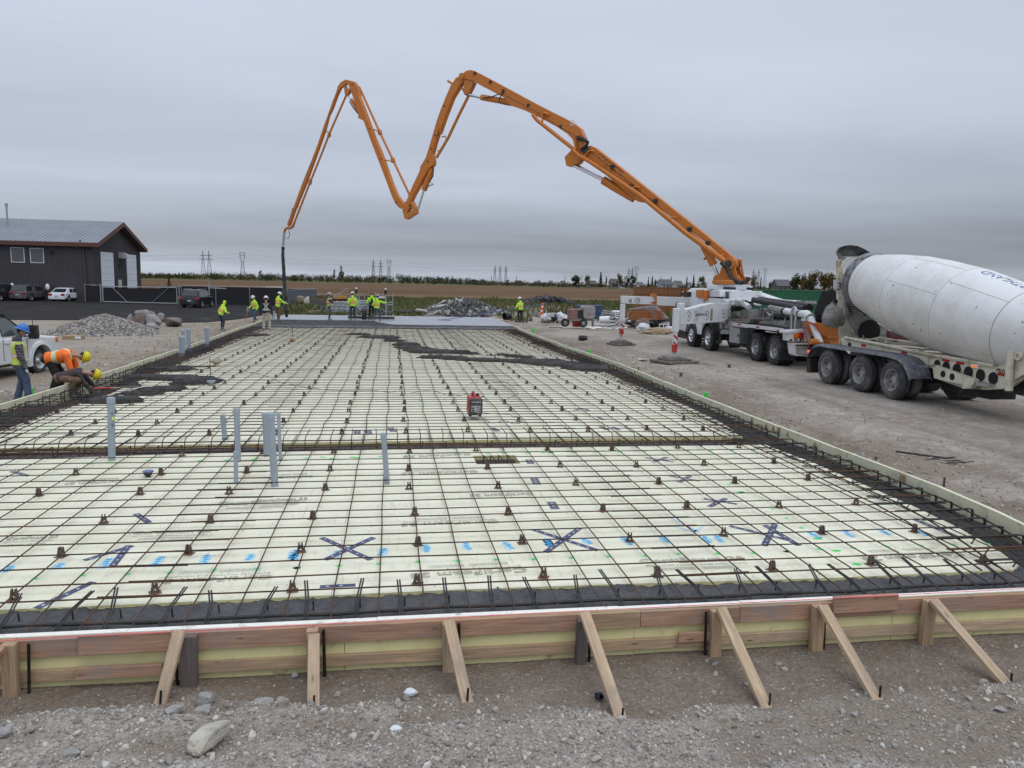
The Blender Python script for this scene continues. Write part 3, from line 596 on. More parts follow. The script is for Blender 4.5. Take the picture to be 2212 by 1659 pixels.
fc = np.empty(len(fresh.data.polygons)*3); fresh.data.polygons.foreach_get('center',fc); fc = fc.reshape(-1,3)
k = (fc[:,1] > wet_y(fc[:,0])+.25).astype(np.int32); k[fc[:,1] < edge_y(fc[:,0])+.55] = 2
fresh.data.polygons.foreach_set('material_index',k)
tag(fresh,'fresh concrete slab at the far end, smooth grey behind a dark rough front','concrete slab')
# ---- splashes of concrete lying on the mat
def splash(name,label,blobs,seed,zb=-.075,thr=.5,step=.05):
    B = [(G(p,zb),rx,ry,a) for p,rx,ry,a in blobs]; x0 = min(b[0].x-b[1]*2 for b in B); x1 = max(b[0].x+b[1]*2 for b in B); y0 = min(b[0].y-b[2]*2 for b in B); y1 = max(b[0].y+b[2]*2 for b in B)
    def f(x,y):
        s = 0
        for c,rx,ry,a in B:
            dx,dy = x-c.x,y-c.y; u = dx*math.cos(a)+dy*math.sin(a); v = -dx*math.sin(a)+dy*math.cos(a); s = s+np.exp(-(u/rx)**2-(v/ry)**2)
        return s*(.35+1.3*fbm(x*3,y*2.2,4,seed))-.10*(fbm(x*9,y*9,3,seed+3))
    o = grid_obj(name,np.arange(x0,x1,step),np.arange(y0,y1,step),lambda x,y: ZF-.015+np.clip(f(x,y)-thr*.6,0,.55)*.22+.05*(fbm(x*14,y*14,2,seed+1)-.5),SPC,keep=lambda x,y: f(x,y) > thr*.72)
    return tag(o,label,'concrete',kind='stuff')
splash('concrete_splash','dark concrete spilled over the mat beside the kneeling men',[(z1(1000,1590),.7,.35,0),(z1(1130,1545),.7,.35,0),(z1(1270,1520),.7,.3,0),(z1(1420,1500),.6,.35,.3),(z1(1560,1460),.7,.45,0),(z1(1650,1440),.6,.5,0),(z1(1300,1420),.9,.35,0),(z1(1450,1425),.8,.3,0),(z1(1180,1410),.5,.35,0),(z1(1350,1355),.7,.3,0),(z1(1480,1350),.6,.25,0),(z1(900,1610),.7,.3,0),(z1(1090,1480),.3,.3,0)],61,thr=.66)
splash('concrete_splash','dark trail of concrete curving across the middle of the rear mat',[(r1(60,95),1.,.5,0),(r1(200,125),.9,.5,0),(r1(330,130),.8,.7,0),(r1(430,160),.7,.8,0),(r1(540,200),.8,.8,-.4),(r1(620,235),.9,.7,-.4),(r1(720,265),1.,.6,-.3),(r1(840,285),1.,.5,0),(r1(960,290),.8,.4,0),(r1(1100,285),.6,.25,0),(r1(880,345),.7,.35,0),(r1(1000,345),.8,.35,0),(r1(1250,305),.5,.2,0)],71,step=.06)
splash('concrete_splash','dark trail of concrete running to the right edge of the mat',[(r1(1080,358),.7,.25,0),(r1(1230,366),.7,.25,0),(r1(1380,374),.7,.25,0),(r1(1540,380),.7,.25,0),(r1(1700,385),.7,.3,0),(r1(1860,390),.7,.4,0),(r1(2020,400),.7,.5,0),(r1(2150,415),.7,.6,0),(r3(650,490),.9,.5,0),(r3(830,540),.8,.8,0),(r3(900,545),.6,.8,0),(r1(1720,335),.5,.2,0),(r1(1560,320),.6,.2,0),(r1(1850,345),.5,.2,0),(r1(2100,380),.6,.3,0)],81,step=.06)
splash('concrete_splash','patch of dirty concrete on the mat at the far left',[(r2(1130,185),.8,.4,0),(r2(1010,190),.6,.4,0),(r2(900,215),.5,.4,0)],91,step=.07)
# ---- kerbs of foam
def kerb(name,label,K,sgn,m):
    K = sorted(K,key=lambda p: p.y); t = thing(name,label,'foam kerb',(K[0].x,K[0].y,-.3)); mb = MB(); ring = []
    P = []
    y = K[0].y
    while y < K[-1].y: P.append(y); y += 1.2
    P.append(K[-1].y)
    for i,y in enumerate(P):
        x = float(kx(K,y)); jj = .006*math.sin(i*2.3); ring.append([(x,y,-.46),(x,y,.002+jj),(x+sgn*.058,y,.002+jj),(x+sgn*.058,y,-.46)])
    mb.loft(ring,True); mb.build('foam_panel',m,t)
    return t
kr = kerb('foam_kerb','long right kerb of cream foam between the steel cage and the truck yard',KR,1,FK)
kl = kerb('foam_kerb','long left kerb of cream foam running from the kneeling men to the far slab',KL,-1,FK)
WD = mat('wood_stake',(.33,.20,.10),.8,var=.3,scale=20,stretch=(1,1,.15))
def wedge(K,t,p,sgn,w=.09,h=.10,sq=False,zz=-.02):
    c = G(p,zz-.06); y = c.y; x = float(kx(K,y)); mb = MB(); d = .012*sgn
    if sq: mb.box(min(x,x-d),max(x,x-d),y-w/2,y+w/2,zz-h,zz)
    else: mb.hexa([(x,y-w/2,zz-h),(x,y+w/2,zz-h),(x-d,y+w/2,zz-h),(x-d,y-w/2,zz-h),(x,y-.006,zz),(x,y+.006,zz),(x-d,y+.006,zz),(x-d,y-.006,zz)])
    mb.build('form_tie',WD,t)
for p,sq in [(s7(262,285),0),(s7(362,325),0),(s7(380,345),0),(s7(467,360),1),(s7(522,385),0),(s7(726,465),0),(s7(1035,578),1),(s7(1356,710),1),(s7(1820,885),1),(z4(1000,1290),0)]: wedge(KR,kr,p,1,.12,.11,sq)
for p,sq in [(z1(348,1580),0),(z1(118,1648),0),(z1(1235,1275),0),(z1(1135,1310),0),(z1(1045,1345),0),(z1(1395,1220),0)]: wedge(KL,kl,p,-1,.11,.12,sq,-.04)
mb = MB()
for yy in np.arange(9.0,11.4,.028):
    x = float(kx(KR,yy)); rr = random.random()
    if .24 < (yy-9) % .75 < .31: continue
    for zz in np.arange(-.15,-.05,.013):
        if random.random() < .8: mb.add([(x-.002,yy,zz),(x-.002,yy+random.uniform(.01,.024),zz),(x-.002,yy+.02,zz+.005),(x-.002,yy,zz+.005)],[(0,1,2,3)])
mb.build('fine_print',PRT,kr)
# ================================================================== FRONT FORM
def woodmat(name,c,dirt,da=.35):
    m = bpy.data.materials.new(name); m.use_nodes = True; t = NT(m.node_tree)
    o = t.n('ShaderNodeOutputMaterial'); p = t.n('ShaderNodeBsdfPrincipled'); t.l(p.outputs[0],o.inputs[0]); p.inputs['Roughness'].default_value = .8; p.inputs['Specular IOR Level'].default_value = .25
    tc = t.n('ShaderNodeTexCoord').outputs['Generated']; ob = t.n('ShaderNodeTexCoord').outputs['Object']
    rnd = t.n('ShaderNodeObjectInfo').outputs['Random']
    uv = t.n('ShaderNodeUVMap',uv_map='grain').outputs[0]
    g = t.noise(t.map(uv,(1.3,26,1)),1.6,5,.65,.8); g2 = t.noise(t.map(uv,(.8,5,1)),1.2,4,.6,.5)
    c1 = tuple(k*.60 for k in c); c = t.mix(t.ramp(g,[(.35,0),(.65,1)]),c1+(1,),tuple(c)+(1,))
    k = t.n('ShaderNodeTexVoronoi'); k.inputs['Scale'].default_value = 1; t.l(t.map(uv,(3.1,11,1)),k.inputs['Vector'])
    c = t.mix(t.math('MULTIPLY',t.ramp(k.outputs['Distance'],[(.05,1),(.13,0)]),.75),c,(.10,.05,.025,1))
    c = t.mix(t.math('MULTIPLY',t.ramp(t.noise(uv,1.7,7,.7,.3),[(.66-da*.45,0),(.86-da*.45,1)]),.8),c,dirt+(1,))
    c = t.mix(1,c,t.ramp(g2,[(.3,.85),(.7,1.12)]),'MULTIPLY')
    t.l(c,p.inputs['Base Color']); b = t.n('ShaderNodeBump'); b.inputs['Strength'].default_value = .4; b.inputs['Distance'].default_value = .004; t.l(g,b.inputs['Height']); t.l(b.outputs[0],p.inputs['Normal']); return m
WN = woodmat('lumber_new',(.58,.43,.28),(.30,.24,.19),.42); WO = woodmat('lumber_used',(.50,.30,.195),(.28,.235,.21),.44); WM = woodmat('lumber_mid',(.52,.36,.225),(.3,.25,.2),.32); WG = woodmat('lumber_grey',(.16,.13,.12),(.1,.09,.085),.4)
def plank(name,a,b,wd,th,m,parent,up=(0,0,1),bev=.003,ks=None):
    """timber from a to b: wd along up, th across; uv runs with the grain"""
    mb = MB(); mb.beam(a,b,th,wd,up); o = mb.build(name,m,parent,bevel=0)
    me = o.data; uv = me.uv_layers.new(name='grain'); a,b = Vector(a),Vector(b); x,d,z = frame(b-a,up); of = random.uniform(0,50); Mw = BASE[o.name]
    for lp in me.loops:
        q = Mw @ me.vertices[lp.vertex_index].co-a; uv.data[lp.index].uv = (q.dot(d)+of,q.dot(z)+q.dot(x)*1.0+of*.37)
    bv = o.modifiers.new('bevel','BEVEL'); bv.width = bev; bv.segments = 2; bv.limit_method = 'ANGLE'
    return o
form = thing('wooden_form','braced wooden form with yellow foam panel closing the near edge of the slab','formwork',(1,6.05,-.41))
mb = MB(); x = -7.7
while x < 7.1:
    x2 = min(x+2.44,7.15); j = random.uniform(-.003,.003); mb.box(x+.0015,x2-.0015,6.041+j,6.094+j,-.46,-.004+random.uniform(-.004,.003)); x = x2
mb.build('foam_panel',FS,form,bevel=.004)
mb = MB(); x = -7.7; r_ = random.Random(3)
while x < 7.1:
    x2 = min(x+r_.uniform(.5,1.4),7.15); h = r_.uniform(.0,.006)
    mb.hexa([(x+.001,6.036,-.0035),(x2-.001,6.036,-.0035),(x2-.001,6.094,-.0035),(x+.001,6.094,-.0035),(x+.001,6.038,.004+h),(x2-.001,6.038,.004+h),(x2-.001,6.092,.006+h),(x+.001,6.092,.006+h)]); x = x2
mb.build('foam_edge',FW,form,bevel=.002)
for xa,xb,m in [(-7.7,-2.95,WO),(-2.95,-.62,WO),(-.62,1.545,WO),(1.545,2.1,WM),(2.1,3.0,WO),(3.0,4.84,WO),(4.84,7.15,WO)]:
    plank('top_board',(xa+.002,6.02,-.083),(xb-.002,6.02,-.083),.142,.036,m,form)
for xa,xb,m in [(-7.7,-1.6,WM),(-1.6,-.62,WM),(-.62,.47,WM),(.47,1.6,WM),(1.6,2.72,WM),(2.72,4.8,WN),(4.8,7.15,WN)]:
    plank('lower_rail',(xa+.002,6.019,-.307),(xb-.002,6.019,-.307),.09,.038,m,form)
def facepl(pa,pb,Y,wd,m,name='scab_board'):
    A,B = GY(pa,Y),GY(pb,Y); z = (A.z+B.z)/2; return plank(name,(A.x,Y+.018,z),(B.x,Y+.018,z),wd,.036,m,form)
facepl(b1(484,535),b1(1060,525),5.963,.150,WO); facepl(b1(463,715),b1(1008,700),5.963,.092,WO)
facepl(b3(1032,285),b3(1430,278),5.963,.150,WO); facepl(b3(66,495),b3(272,485),5.963,.085,WO)
posts = [(-2.83,WM,.10),(-1.56,WG,.12),(-.615,WM,.09),(.455,WN,.09),(1.565,WG,.085),(2.76,WM,.09),(3.705,WM,.10),(4.775,WM,.10)]
for i,(x,m,wd) in enumerate(posts): plank('post',(x,5.945,-.47),(x+.01*math.sin(i*2),5.945,-.005-.03*(i == 4)),.072,wd,m,form,up=(0,1,0))
for i,x in enumerate([-2.72,-1.65,-.53,.55,1.65,2.68,3.79,4.845]):
    mb = MB(); mb.tube([(x,5.955,-.5),(x+(.03 if i else -.06)*-.3,5.965,-.02)],.0125,8); mb.build('steel_pin',mat('pin_steel',(.022,.02,.02),.6,.6,var=.3,dirt=(.1,.05,.03),damt=.3),form,40)
feet = [b1(1000,895),b1(1950,925),b2(850,880),b2(1810,1005),b3(600,910),b3(1285,862),b3(2100,782)]; tops = [b1(1112,462),b1(1953,487),b2(742,400),b2(1588,352),b3(332,320),b3(965,305),b3(1655,270)]
for i,(a,b) in enumerate(zip(feet,tops)):
    A = G(a,-.395); B = GY(b,5.885); d = (B-A).normalized()
    plank('brace',A-d*.04,B+d*.02,.040,.088,WN,form,up=(0,-.6,1))
    mb = MB(); q = A+Vector((.02*(1 if i > 3 else -.2),-.03,0)); mb.tube([q+Vector((0,0,-.1)),q+Vector((.012,.02,.10))],.0085,8); mb.build('steel_pin',MATS['pin_steel'],form,40)
A = GY(b1(0,640),5.85); plank('brace',(-2.86,5.885,.0),(-3.25,5.1,-.40),.040,.088,WO,form,up=(0,-.6,1))
STR = mat('string_red',(.95,.12,.2),.6,var=.05); mb = MB(); A,B = GY(b1(0,508),5.952),GY(b3(2212,186),5.952); mb.tube([A-(B-A)*.4,A,B,B+(B-A)*.3],.0032,5)
tag(mb.build('string_line',STR),'taut red string line stretched along the top of the wooden form','string')
PNK = mat('paint_orange',(.9,.12,.06),.6)
for p,Y in [(b3(1645,272),5.868)]:
    c = GY(p,Y); mb = MB(); mb.obox(c,(.05,.002,.012)); mb.build('paint_mark',PNK,form)
# ================================================================== STEEL
RB = mat('rebar',(.040,.028,.021),.75,.35,var=.4,scale=2.5,dirt=(.17,.075,.032),damt=.34,dscale=2.2); RBD = mat('rebar_dirty',(.032,.030,.029),.7,.2,var=.4,scale=5,dirt=(.10,.06,.04),damt=.3,dscale=4); RBR = mat('rebar_rusty',(.105,.052,.027),.85,.2,var=.35,scale=3,dirt=(.035,.025,.02),damt=.35,dscale=3)
XB = [.28+.397*k for k in range(-18,18)]
mat_f = thing('rebar_mat','front mat of tied steel bars over the nearer foam bed','rebar mat',(0,9.5,ZB)); mat_r = thing('rebar_mat','long rear mat of tied steel bars reaching to the fresh concrete','rebar mat',(0,30,ZB))
def wob(k,y): return .012*math.sin(y*1.3+k*2.1)+.010*math.sin(y*2.9+k*5.3)
for i,x in enumerate(XB):
    if abs(x) > 7.1: continue
    mb = MB(); lap = 12.2+.25*math.sin(i*3)
    mb.tube([(x,6.12,-.125),(x,6.55,-.09)]+[(x+.4*wob(i,y),y,ZB-.019) for y in np.arange(6.95,12.9,.6)]+[(x,14.2+.3*math.sin(i*1.7),ZB-.019)],.0072,6)
    mb.build('long_bar',RBR if random.random() < .7 else RB,mat_f,60)
    mb = MB(); P = [(x+.022+wob(i,y)*(1.6 if y > 15 else .5),y,ZB-.019+.008*math.sin(y*1.7+i)) for y in np.arange(13.0+.3*math.sin(i*2.2),46.8,.8)]
    mb.tube(P,.0080,6); mb.build('long_bar',RB if random.random() < .7 else RBR,mat_r,60)
YF = [6.86,7.21,7.63,8.02,8.36,8.68,9.0,9.3,9.68,10.0,10.38,10.71,11.0,11.35,11.7,12.05,12.4,12.78]
def lateral(t,y,i,r,xl,lp,m):
    """one cross bar made of three lapped lengths"""
    a,b = lp; e = .36; sk = .006*math.sin(i*2.7); mb = MB(); xr = float(kx(KR,y))-.32
    for x0,x1,o in ((xl,a+e,0),(a-e,b+e,.021),(b-e,xr,0)):
        n = max(3,int((x1-x0)/1.2)); mb.tube([(x,y+o+sk*math.sin(x*.7+i)+.006*math.sin(x*2.1+i*1.3),ZB+.004*math.sin(x*1.9+i*.7)) for x in np.linspace(x0,x1,n+1)],r,6)
    return mb.build('cross_bar',m,t,60)
for i,y in enumerate(YF): lateral(mat_f,y,i,.0072,-7.3,(-2.05+.18*math.sin(i*2.3)+.05*(i-9)*.3,3.15+.12*math.sin(i*1.7)),RB if i > 1 else RBR)
YR = [14.05]
while YR[-1] < 46.0: YR.append(YR[-1]+.345+.05*math.sin(len(YR)*2.4))
for i,y in enumerate(YR): lateral(mat_r,y,i,.0080,-7.35 if y < 18 or y > 26 else -7.2,(-2.6+.3*math.sin(i*2.3),3.05+.14*math.sin(i*1.7)),RB)
# bent bars standing in the front edge
cage_f = thing('edge_cage','row of bent double bars rising from the wet concrete along the near form','rebar cage',(0,6.5,-.1))
for k in range(-19,19):
    x = .28+.397*k+.20+.03*math.sin(k*3.1); mb = MB(); tw = .09*math.sin(k*2.9)
    for s in (-.011,.011): mb.tube([(x+s,6.12,-.15),(x+s,6.2,-.135),(x+s+tw*.3,6.62,-.055),(x+s+tw,6.90+.05*math.sin(k*5.3),.0+.02*math.sin(k*1.7))],.0078,6)
    mb.tube([(x+.03,6.64,-.06),(x+.032,6.66,-.20)],.0078,6); mb.build('bent_bar',RBD,cage_f,60)
mb = MB(); mb.tube([(x,6.45+.015*math.sin(x*1.3),-.098+.006*math.sin(x*4)) for x in np.arange(-7.4,7.3,.3)],[.0165+.004*math.sin(x*9)+.002*math.sin(x*31) for x in np.arange(-7.4,7.3,.3)],8); mb.build('edge_bar',RBD,cage_f,60)
mb = MB(); mb.tube([(x,6.30+.01*math.sin(x*1.1),-.15) for x in np.arange(-7.4,7.3,.5)],.012,6); mb.build('edge_bar',RBD,cage_f,60)
def side_cage(name,label,K,sgn,y0,y1,stp):
    t = thing('edge_cage',label,'rebar cage',(float(kx(K,(y0+y1)/2)),(y0+y1)/2,-.1)); y = y0; i = 0
    while y < y1:
        xk = float(kx(K,y)); o = xk-sgn*(.20+.05*math.sin(i*2.2)); inn = xk-sgn*(1.22+.14*math.sin(i*1.3)); mb = MB()
        for dy in (0,.024): mb.tube([(inn,y+dy,ZB+.016+.004*math.sin(i)),(o-sgn*.06,y+dy,ZB+.018),(o-sgn*.012,y+dy,ZB+.008),(o,y+dy,ZB-.035),(o,y+dy+.01,-.32)],.0085,5)
        mb.tube([(inn+sgn*.55,y+.05,ZB+.01),(inn+sgn*.3,y-.06,-.25)],.0085,5)
        mb.build('stirrup',RBD if random.random() < .75 else RBR,t,60); y += stp+.03*math.sin(i*1.9); i += 1
    for of,z,r in ((.25,ZB-.005,.011),(.62,ZB-.01,.0095),(1.0,ZB-.012,.011),(1.3,ZB-.004,.0095),(.28,-.17,.011)):
        mb = MB(); mb.tube([(float(kx(K,y))-sgn*(of+.03*math.sin(y*.9+of*9)),y,z) for y in np.arange(y0-.2,y1+.3,.8)],r,6); mb.build('edge_bar',RBD if of < .9 else RB,t,60)
    return t
side_cage('a','steel edge cage in the concrete along the right kerb beside the front mat',KR,1,6.9,13.4,.345)
side_cage('a','long steel edge cage along the right kerb beside the rear mat',KR,1,13.8,46.5,.36)
side_cage('a','long steel edge cage along the left kerb beside the two kneeling men',KL,-1,14.0,46.5,.36)
side_cage('a','steel edge cage along the left kerb beside the front mat',KL,-1,6.9,13.6,.345)
# trench cage
tr = thing('trench_cage','steel cage with zigzag wire in the trench across the slab','rebar cage',(0,13.4,-.2))
for yo,z in ((.12,ZB),(.2,-.13),(.46,-.10),(.30,-.24),(.62,ZB+.005),(.5,-.3)):
    mb = MB(); mb.tube([(x,12.93+yo+.018*x*(x < 0)+.01*math.sin(x+yo*9),z+.004*math.sin(x*2)) for x in np.arange(-7.2,7.1,.6)],.011,6); mb.build('cage_bar',RB,tr,60)
mb = MB(); zz = []
for i,x in enumerate(np.arange(-7.0,6.9,.13)): zz.append((x,13.14+.018*x*(x < 0),ZB-.03 if i % 2 else -.25))
mb.tube(zz,.0075,5); mb.build('zigzag_wire',RBR,tr)
for k in range(-18,17):
    x = .28+.397*k+.22+.02*math.sin(k*2.7); b = .02*x*(x < 0); mb = MB()
    mb.tube([(x-.02,13.02+b,-.26),(x,13.55+b,-.24),(x,13.62+b,-.05),(x+.006,13.68+b,.0),(x+.02*math.sin(k),14.25+b,.012)],.0085,5)
    mb.tube([(x+.05,12.95+b,ZB+.012),(x+.03,13.3+b,ZB+.012),(x+.02,13.32+b,-.2)],.0085,5); mb.build('bent_bar',RBR if k % 3 else RB,tr,60)
pit = thing('pit_cage','small steel cage inside the rectangular pit in the front foam bed','rebar cage',(1.7,12.2,-.3)); mb = MB()
for x in (1.5,1.62,1.75,1.9): mb.tube([(x,12.42,-.36),(x,12.4,-.1),(x+.03,11.98,-.1),(x+.03,11.96,-.36)],.0085,5)
mb.build('bent_bar',RB,pit,60); mb = MB(); mb.tube([(1.36,12.2,-.16),(2.02,12.2,-.16)],.0085,5); mb.build('cage_bar',RB,pit,60)
# ---- chairs carrying the mat
CH = mat('chair_plastic',(.105,.07,.055),.65,var=.3,scale=20,dirt=(.12,.11,.10),damt=.3,dscale=12); CHP = mat('chair_plate',(.19,.105,.07),.7,var=.3,scale=15,dirt=(.15,.13,.11),damt=.3,dscale=12)
ch = thing('rebar_chair','dark brown pedestal rebar chair on a square plate holding up the steel mat','rebar chair',(0,0,0),group='rebar chairs standing in rows under the steel mat')
mb = MB(); mb.box(-.052,.052,-.05,.05,0,.006); mb.build('base_plate',CHP,ch,bevel=.0015)
mb = MB()
for s in (-1,1):
    P = [(s*.034,0),(s*.015,0),(s*.0135,.022),(s*.008,.034),(0,.038),(0,.060),(s*.007,.066),(s*.007,.094),(s*.021,.097)]
    P = P if s < 0 else P[::-1]
    for y,dy in ((-.024,1),(.024,-1)):
        n = len(P); k = .45; A = [(p[0],y+dy*k*.16*p[1],.006+p[1]) for p in P]; B = [(p[0],y+dy*(.011+k*.16*p[1]),.006+p[1]) for p in P]
        f0 = tuple(range(n)); mb.add(A+B,[f0,tuple(reversed([i+n for i in f0]))]+[(i,i+n,(i+1) % n+n,(i+1) % n) for i in range(n)])
    mb.box(s*.03-.004,s*.03+.004,-.014,.014,.006,.04); mb.box(s*.017-.005,s*.017+.005,-.014,.014,.04,.09)
mb.build('saddle',CH,ch)
rows = [7.08,8.13,9.24,10.49,11.58,12.83]+[14.51,15.68,16.92,18.01,19.33,20.5,21.62,22.86,24.13,25.27,26.38]
while rows[-1] < 46: rows.append(rows[-1]+1.19)
cols = [.28+1.191*k for k in range(-6,6)]; spots = []
for j,y in enumerate(rows):
    for i,x in enumerate(cols): spots.append((x+.03*math.sin(i*3+j*1.7)-.02,y+.05*math.sin(i*2.1+j),.4*math.sin(i*5.1+j*2.3)))
spots.sort(key=lambda s: s[1])
sv = [s for s in spots if 1]; far = []; used = 0
for x,y,a in sv:
    if used < 300:
        if used == 0: ch.location = (x,y,ZF); ch.rotation_euler = (0,0,a)
        else: dup(ch,(x,y,ZF),a)
        used += 1
    else: far.append((x,y,a))
if far:
    mb = MB()
    for x,y,a in far:
        mb.obox((x,y,ZF+.003),(.1,.1,.006),a)
        for s in (-1,1): mb.hexa([(x+s*.02-.010,y-.02,ZF),(x+s*.02+.010,y-.02,ZF),(x+s*.02+.010,y+.02,ZF),(x+s*.02-.010,y+.02,ZF),(x+s*.012-.006,y-.015,ZF+.1),(x+s*.012+.006,y-.015,ZF+.1),(x+s*.012+.006,y+.015,ZF+.1),(x+s*.012-.006,y+.015,ZF+.1)])
    tag(mb.build('rebar_chair',CH),'farthest rows of rebar chairs under the rear mat, near the fresh concrete','rebar chair','rebar chairs standing in rows under the steel mat','stuff')
# ================================================================== PIPES AND THINGS ON THE MAT
PVC = mat('pvc_grey',(.30,.35,.40),.38,var=.08,scale=3,dirt=(.30,.29,.27),damt=.22,dscale=7); PVCD = mat('pvc_dark',(.17,.19,.21),.4,var=.1)
def pipe(label,base,top,r,cap=True,z0=ZF,coupler=False,name='drain_pipe'):
    B = G(base,z0); T = GY(top,B.y); d = (T-B).normalized(); t = thing(name,label,'pipe',B,group='grey plastic pipes standing up out of the slab'); mb = MB()
    B2 = B-d*.1; mb.lathe([(0,r),((T-B2).length-.004,r),((T-B2).length,r*.9)]+([((T-B2).length,r*.86),((T-B2).length-.1,r*.86)] if not cap else []),B2,d,24,cap); mb.build('pipe_body',PVC,t,40)
    if cap: mb = MB(); mb.lathe([(0,r),(0,r*1.16),(.075,r*1.16),(.09,r*1.05),(.092,.001)],T-d*.085,d,24); mb.build('cap',PVC,t,40)
    if coupler: mb = MB(); mb.lathe([(0,r),(0,r*1.18),(.07,r*1.18),(.07,r)],B+d*.14,d,24); mb.build('coupler',PVCD,t,40)
    return t,B,T
t,B,T = pipe('tall capped grey pipe with a yellow sticker, farthest left in the front bed',s4(812,575),s4(805,122),.053)
mb = MB(); c = GY(s4(822,272),B.y-.057); mb.obox(c,(.03,.002,.05),.0); mb.build('sticker',mat('sticker_yellow',(.75,.9,.05),.5,var=.03),t)
INK = mat('marker_ink',(.02,.02,.03),.6)
for s_,p in (("K'",s4(808,240)),('23',s4(810,320)),('1',s4(815,292))): text('handwriting',s_,.05,INK,t,plane_m(GY(p,B.y-.056),(.2,0,-1),(-.2,-1,0)))
pipe('leaning grey pipe without a cap rising from the trench',s4(1640,495),s4(1615,245),.045,False,-.3,True)
pipe('tall capped grey pipe right beside the leaning pipe',s4(1728,585),s4(1717,200),.045)
pipe('short thin capped grey pipe in front of the tall ones',s4(1713,742),s4(1710,515),.03)
pipe('tall capped grey pipe, rear one of the touching pair',s4(1935,548),s4(1923,232),.045)
pipe('tall capped grey pipe, front and largest of the touching pair',s4(1995,765),s4(1963,235),.05)
pipe('thin printed grey pipe right behind the touching pair',s4(2035,578),s4(2021,233),.028)
pipe('capped grey pipe standing alone near the middle of the front bed',s5(967,748),s5(939,380),.038)
pipe('thick capped grey pipe nearest on the left kerb',z1(1487,1250),z1(1485,1085),.105,True,-.16)
pipe('thin grey pipe behind the thick one on the left kerb',z1(1495,1215),z1(1493,1035),.075,True,-.3)
pipe('thin grey pipe second along the left kerb',z1(1543,1202),z1(1538,1025),.075,True,-.16)
pipe('grey pipe third along the left kerb, nearest the bent worker',z1(1690,1166),z1(1687,1012),.098,True,-.16)
pipe('short grey pipe in the fresh concrete beside the dark-clad worker',z2(763,712),z2(763,625),.10,True,-.05)
c = G(s4(1075,695),ZF); t = thing('floor_drain','black floor drain fitting with a blue film lid in the front bed','floor drain',c)
mb = MB(); mb.lathe([(0,.035),(.03,.035),(.03,.055),(.055,.06),(.07,.065),(.07,.02)],c,(0,0,1),24); mb.build('drain_body',mat('black_plastic',(.012,.012,.014),.4,var=.1),t,40)
mb = MB(); mb.lathe([(.07,.076),(.082,.078),(.09,.07),(.094,.001)],c,(0,0,1),24); mb.build('lid',mat('lid_blue',(.05,.08,.22),.3,var=.3,scale=30,dirt=(.5,.52,.55),damt=.25,dscale=30),t,40)
# generator
c = G(r1(1305,1000),ZB+.01); gx,gy,gz = c.x,c.y+.25,ZB+.012
t = thing('generator','red and black portable generator sitting on the mat','generator',(gx,gy,gz)); RED = mat('gen_red',(.36,.018,.022),.35,var=.1,dirt=(.15,.1,.09),damt=.2); BLK = MATS['black_plastic']
def rr(cx_,cy_,w_,h_,r,n=4): return [(cx_+sx*(w_/2-r)+r*math.cos(a),cy_+sy*(h_/2-r)+r*math.sin(a)) for sx,sy,a0 in ((1,1,0),(-1,1,90),(-1,-1,180),(1,-1,270)) for a in [R(a0+90*i/n) for i in range(n+1)]]
mb = MB(); rings = []
for y,k in ((-.245,.88),(-.22,.98),(0,1.03),(.22,.98),(.25,.86)): rings.append([(gx+p[0]*k,gy+y,gz+.03+.19+(p[1])*k*.98) for p in rr(0,0,.285,.39,.06)])
mb.loft(rings); mb.build('housing',RED,t,40)
mb = MB(); rings = []
for y,k in ((-.275,.84),(-.262,.93),(-.225,.96)): rings.append([(gx+.012+p[0]*k,gy+y,gz+.03+.18+p[1]*k) for p in rr(0,0,.285,.385,.05)])
mb.loft(rings); mb.build('front_panel',mat('gen_grey',(.045,.045,.05),.5,dirt=(.2,.19,.18),damt=.15),t,40)
mb = MB(); mb.tube([(gx-.02,gy-.17,gz+.39),(gx-.02,gy-.15,gz+.46),(gx-.02,gy-.08,gz+.48),(gx-.02,gy+.12,gz+.48),(gx-.02,gy+.18,gz+.45),(gx-.02,gy+.2,gz+.39)],.026,10); mb.build('handle',RED,t,50)
mb = MB(); mb.cyl((gx+.06,gy-.05,gz+.40),(gx+.06,gy-.05,gz+.46),.035,.03,16); mb.build('fuel_cap',BLK,t,40)
for sx in (-.1,.1):
    mb = MB(); mb.box(gx+sx-.03,gx+sx+.03,gy-.2,gy+.2,gz,gz+.045); mb.build('foot',BLK,t,bevel=.006)
WHT = mat('white_plastic',(.62,.63,.64),.5,var=.1)
mb = MB(); mb.obox((gx-.03,gy-.277,gz+.17),(.115,.004,.13)); mb.obox((gx+.065,gy-.277,gz+.16),(.07,.004,.15)); mb.build('control_panel',mat('panel_grey',(.35,.36,.37),.5,var=.5,scale=45),t)
mb = MB()
for dx,dz,r in ((.055,.2,.016),(.08,.16,.012),(.05,.12,.012),(.08,.11,.012)): mb.cyl((gx+dx,gy-.279,gz+dz),(gx+dx,gy-.284,gz+dz),r,r,12)
mb.obox((gx-.055,gy-.281,gz+.19),(.045,.004,.03)); mb.obox((gx-.05,gy-.281,gz+.135),(.05,.004,.035)); mb.build('socket',BLK,t)
text('lettering','HONDA',.052,WHT,t,plane_m((gx+.015,gy-.2785,gz+.295),(1,0,0),(0,-1,0)))
mb = MB(); mb.obox((gx-.148,gy-.05,gz+.2),(.004,.13,.13)); mb.obox((gx-.15,gy+.1,gz+.1),(.004,.06,.05)); mb.build('side_vent',BLK,t)
CB = mat('cable_black',(.014,.013,.013),.5,var=.1)
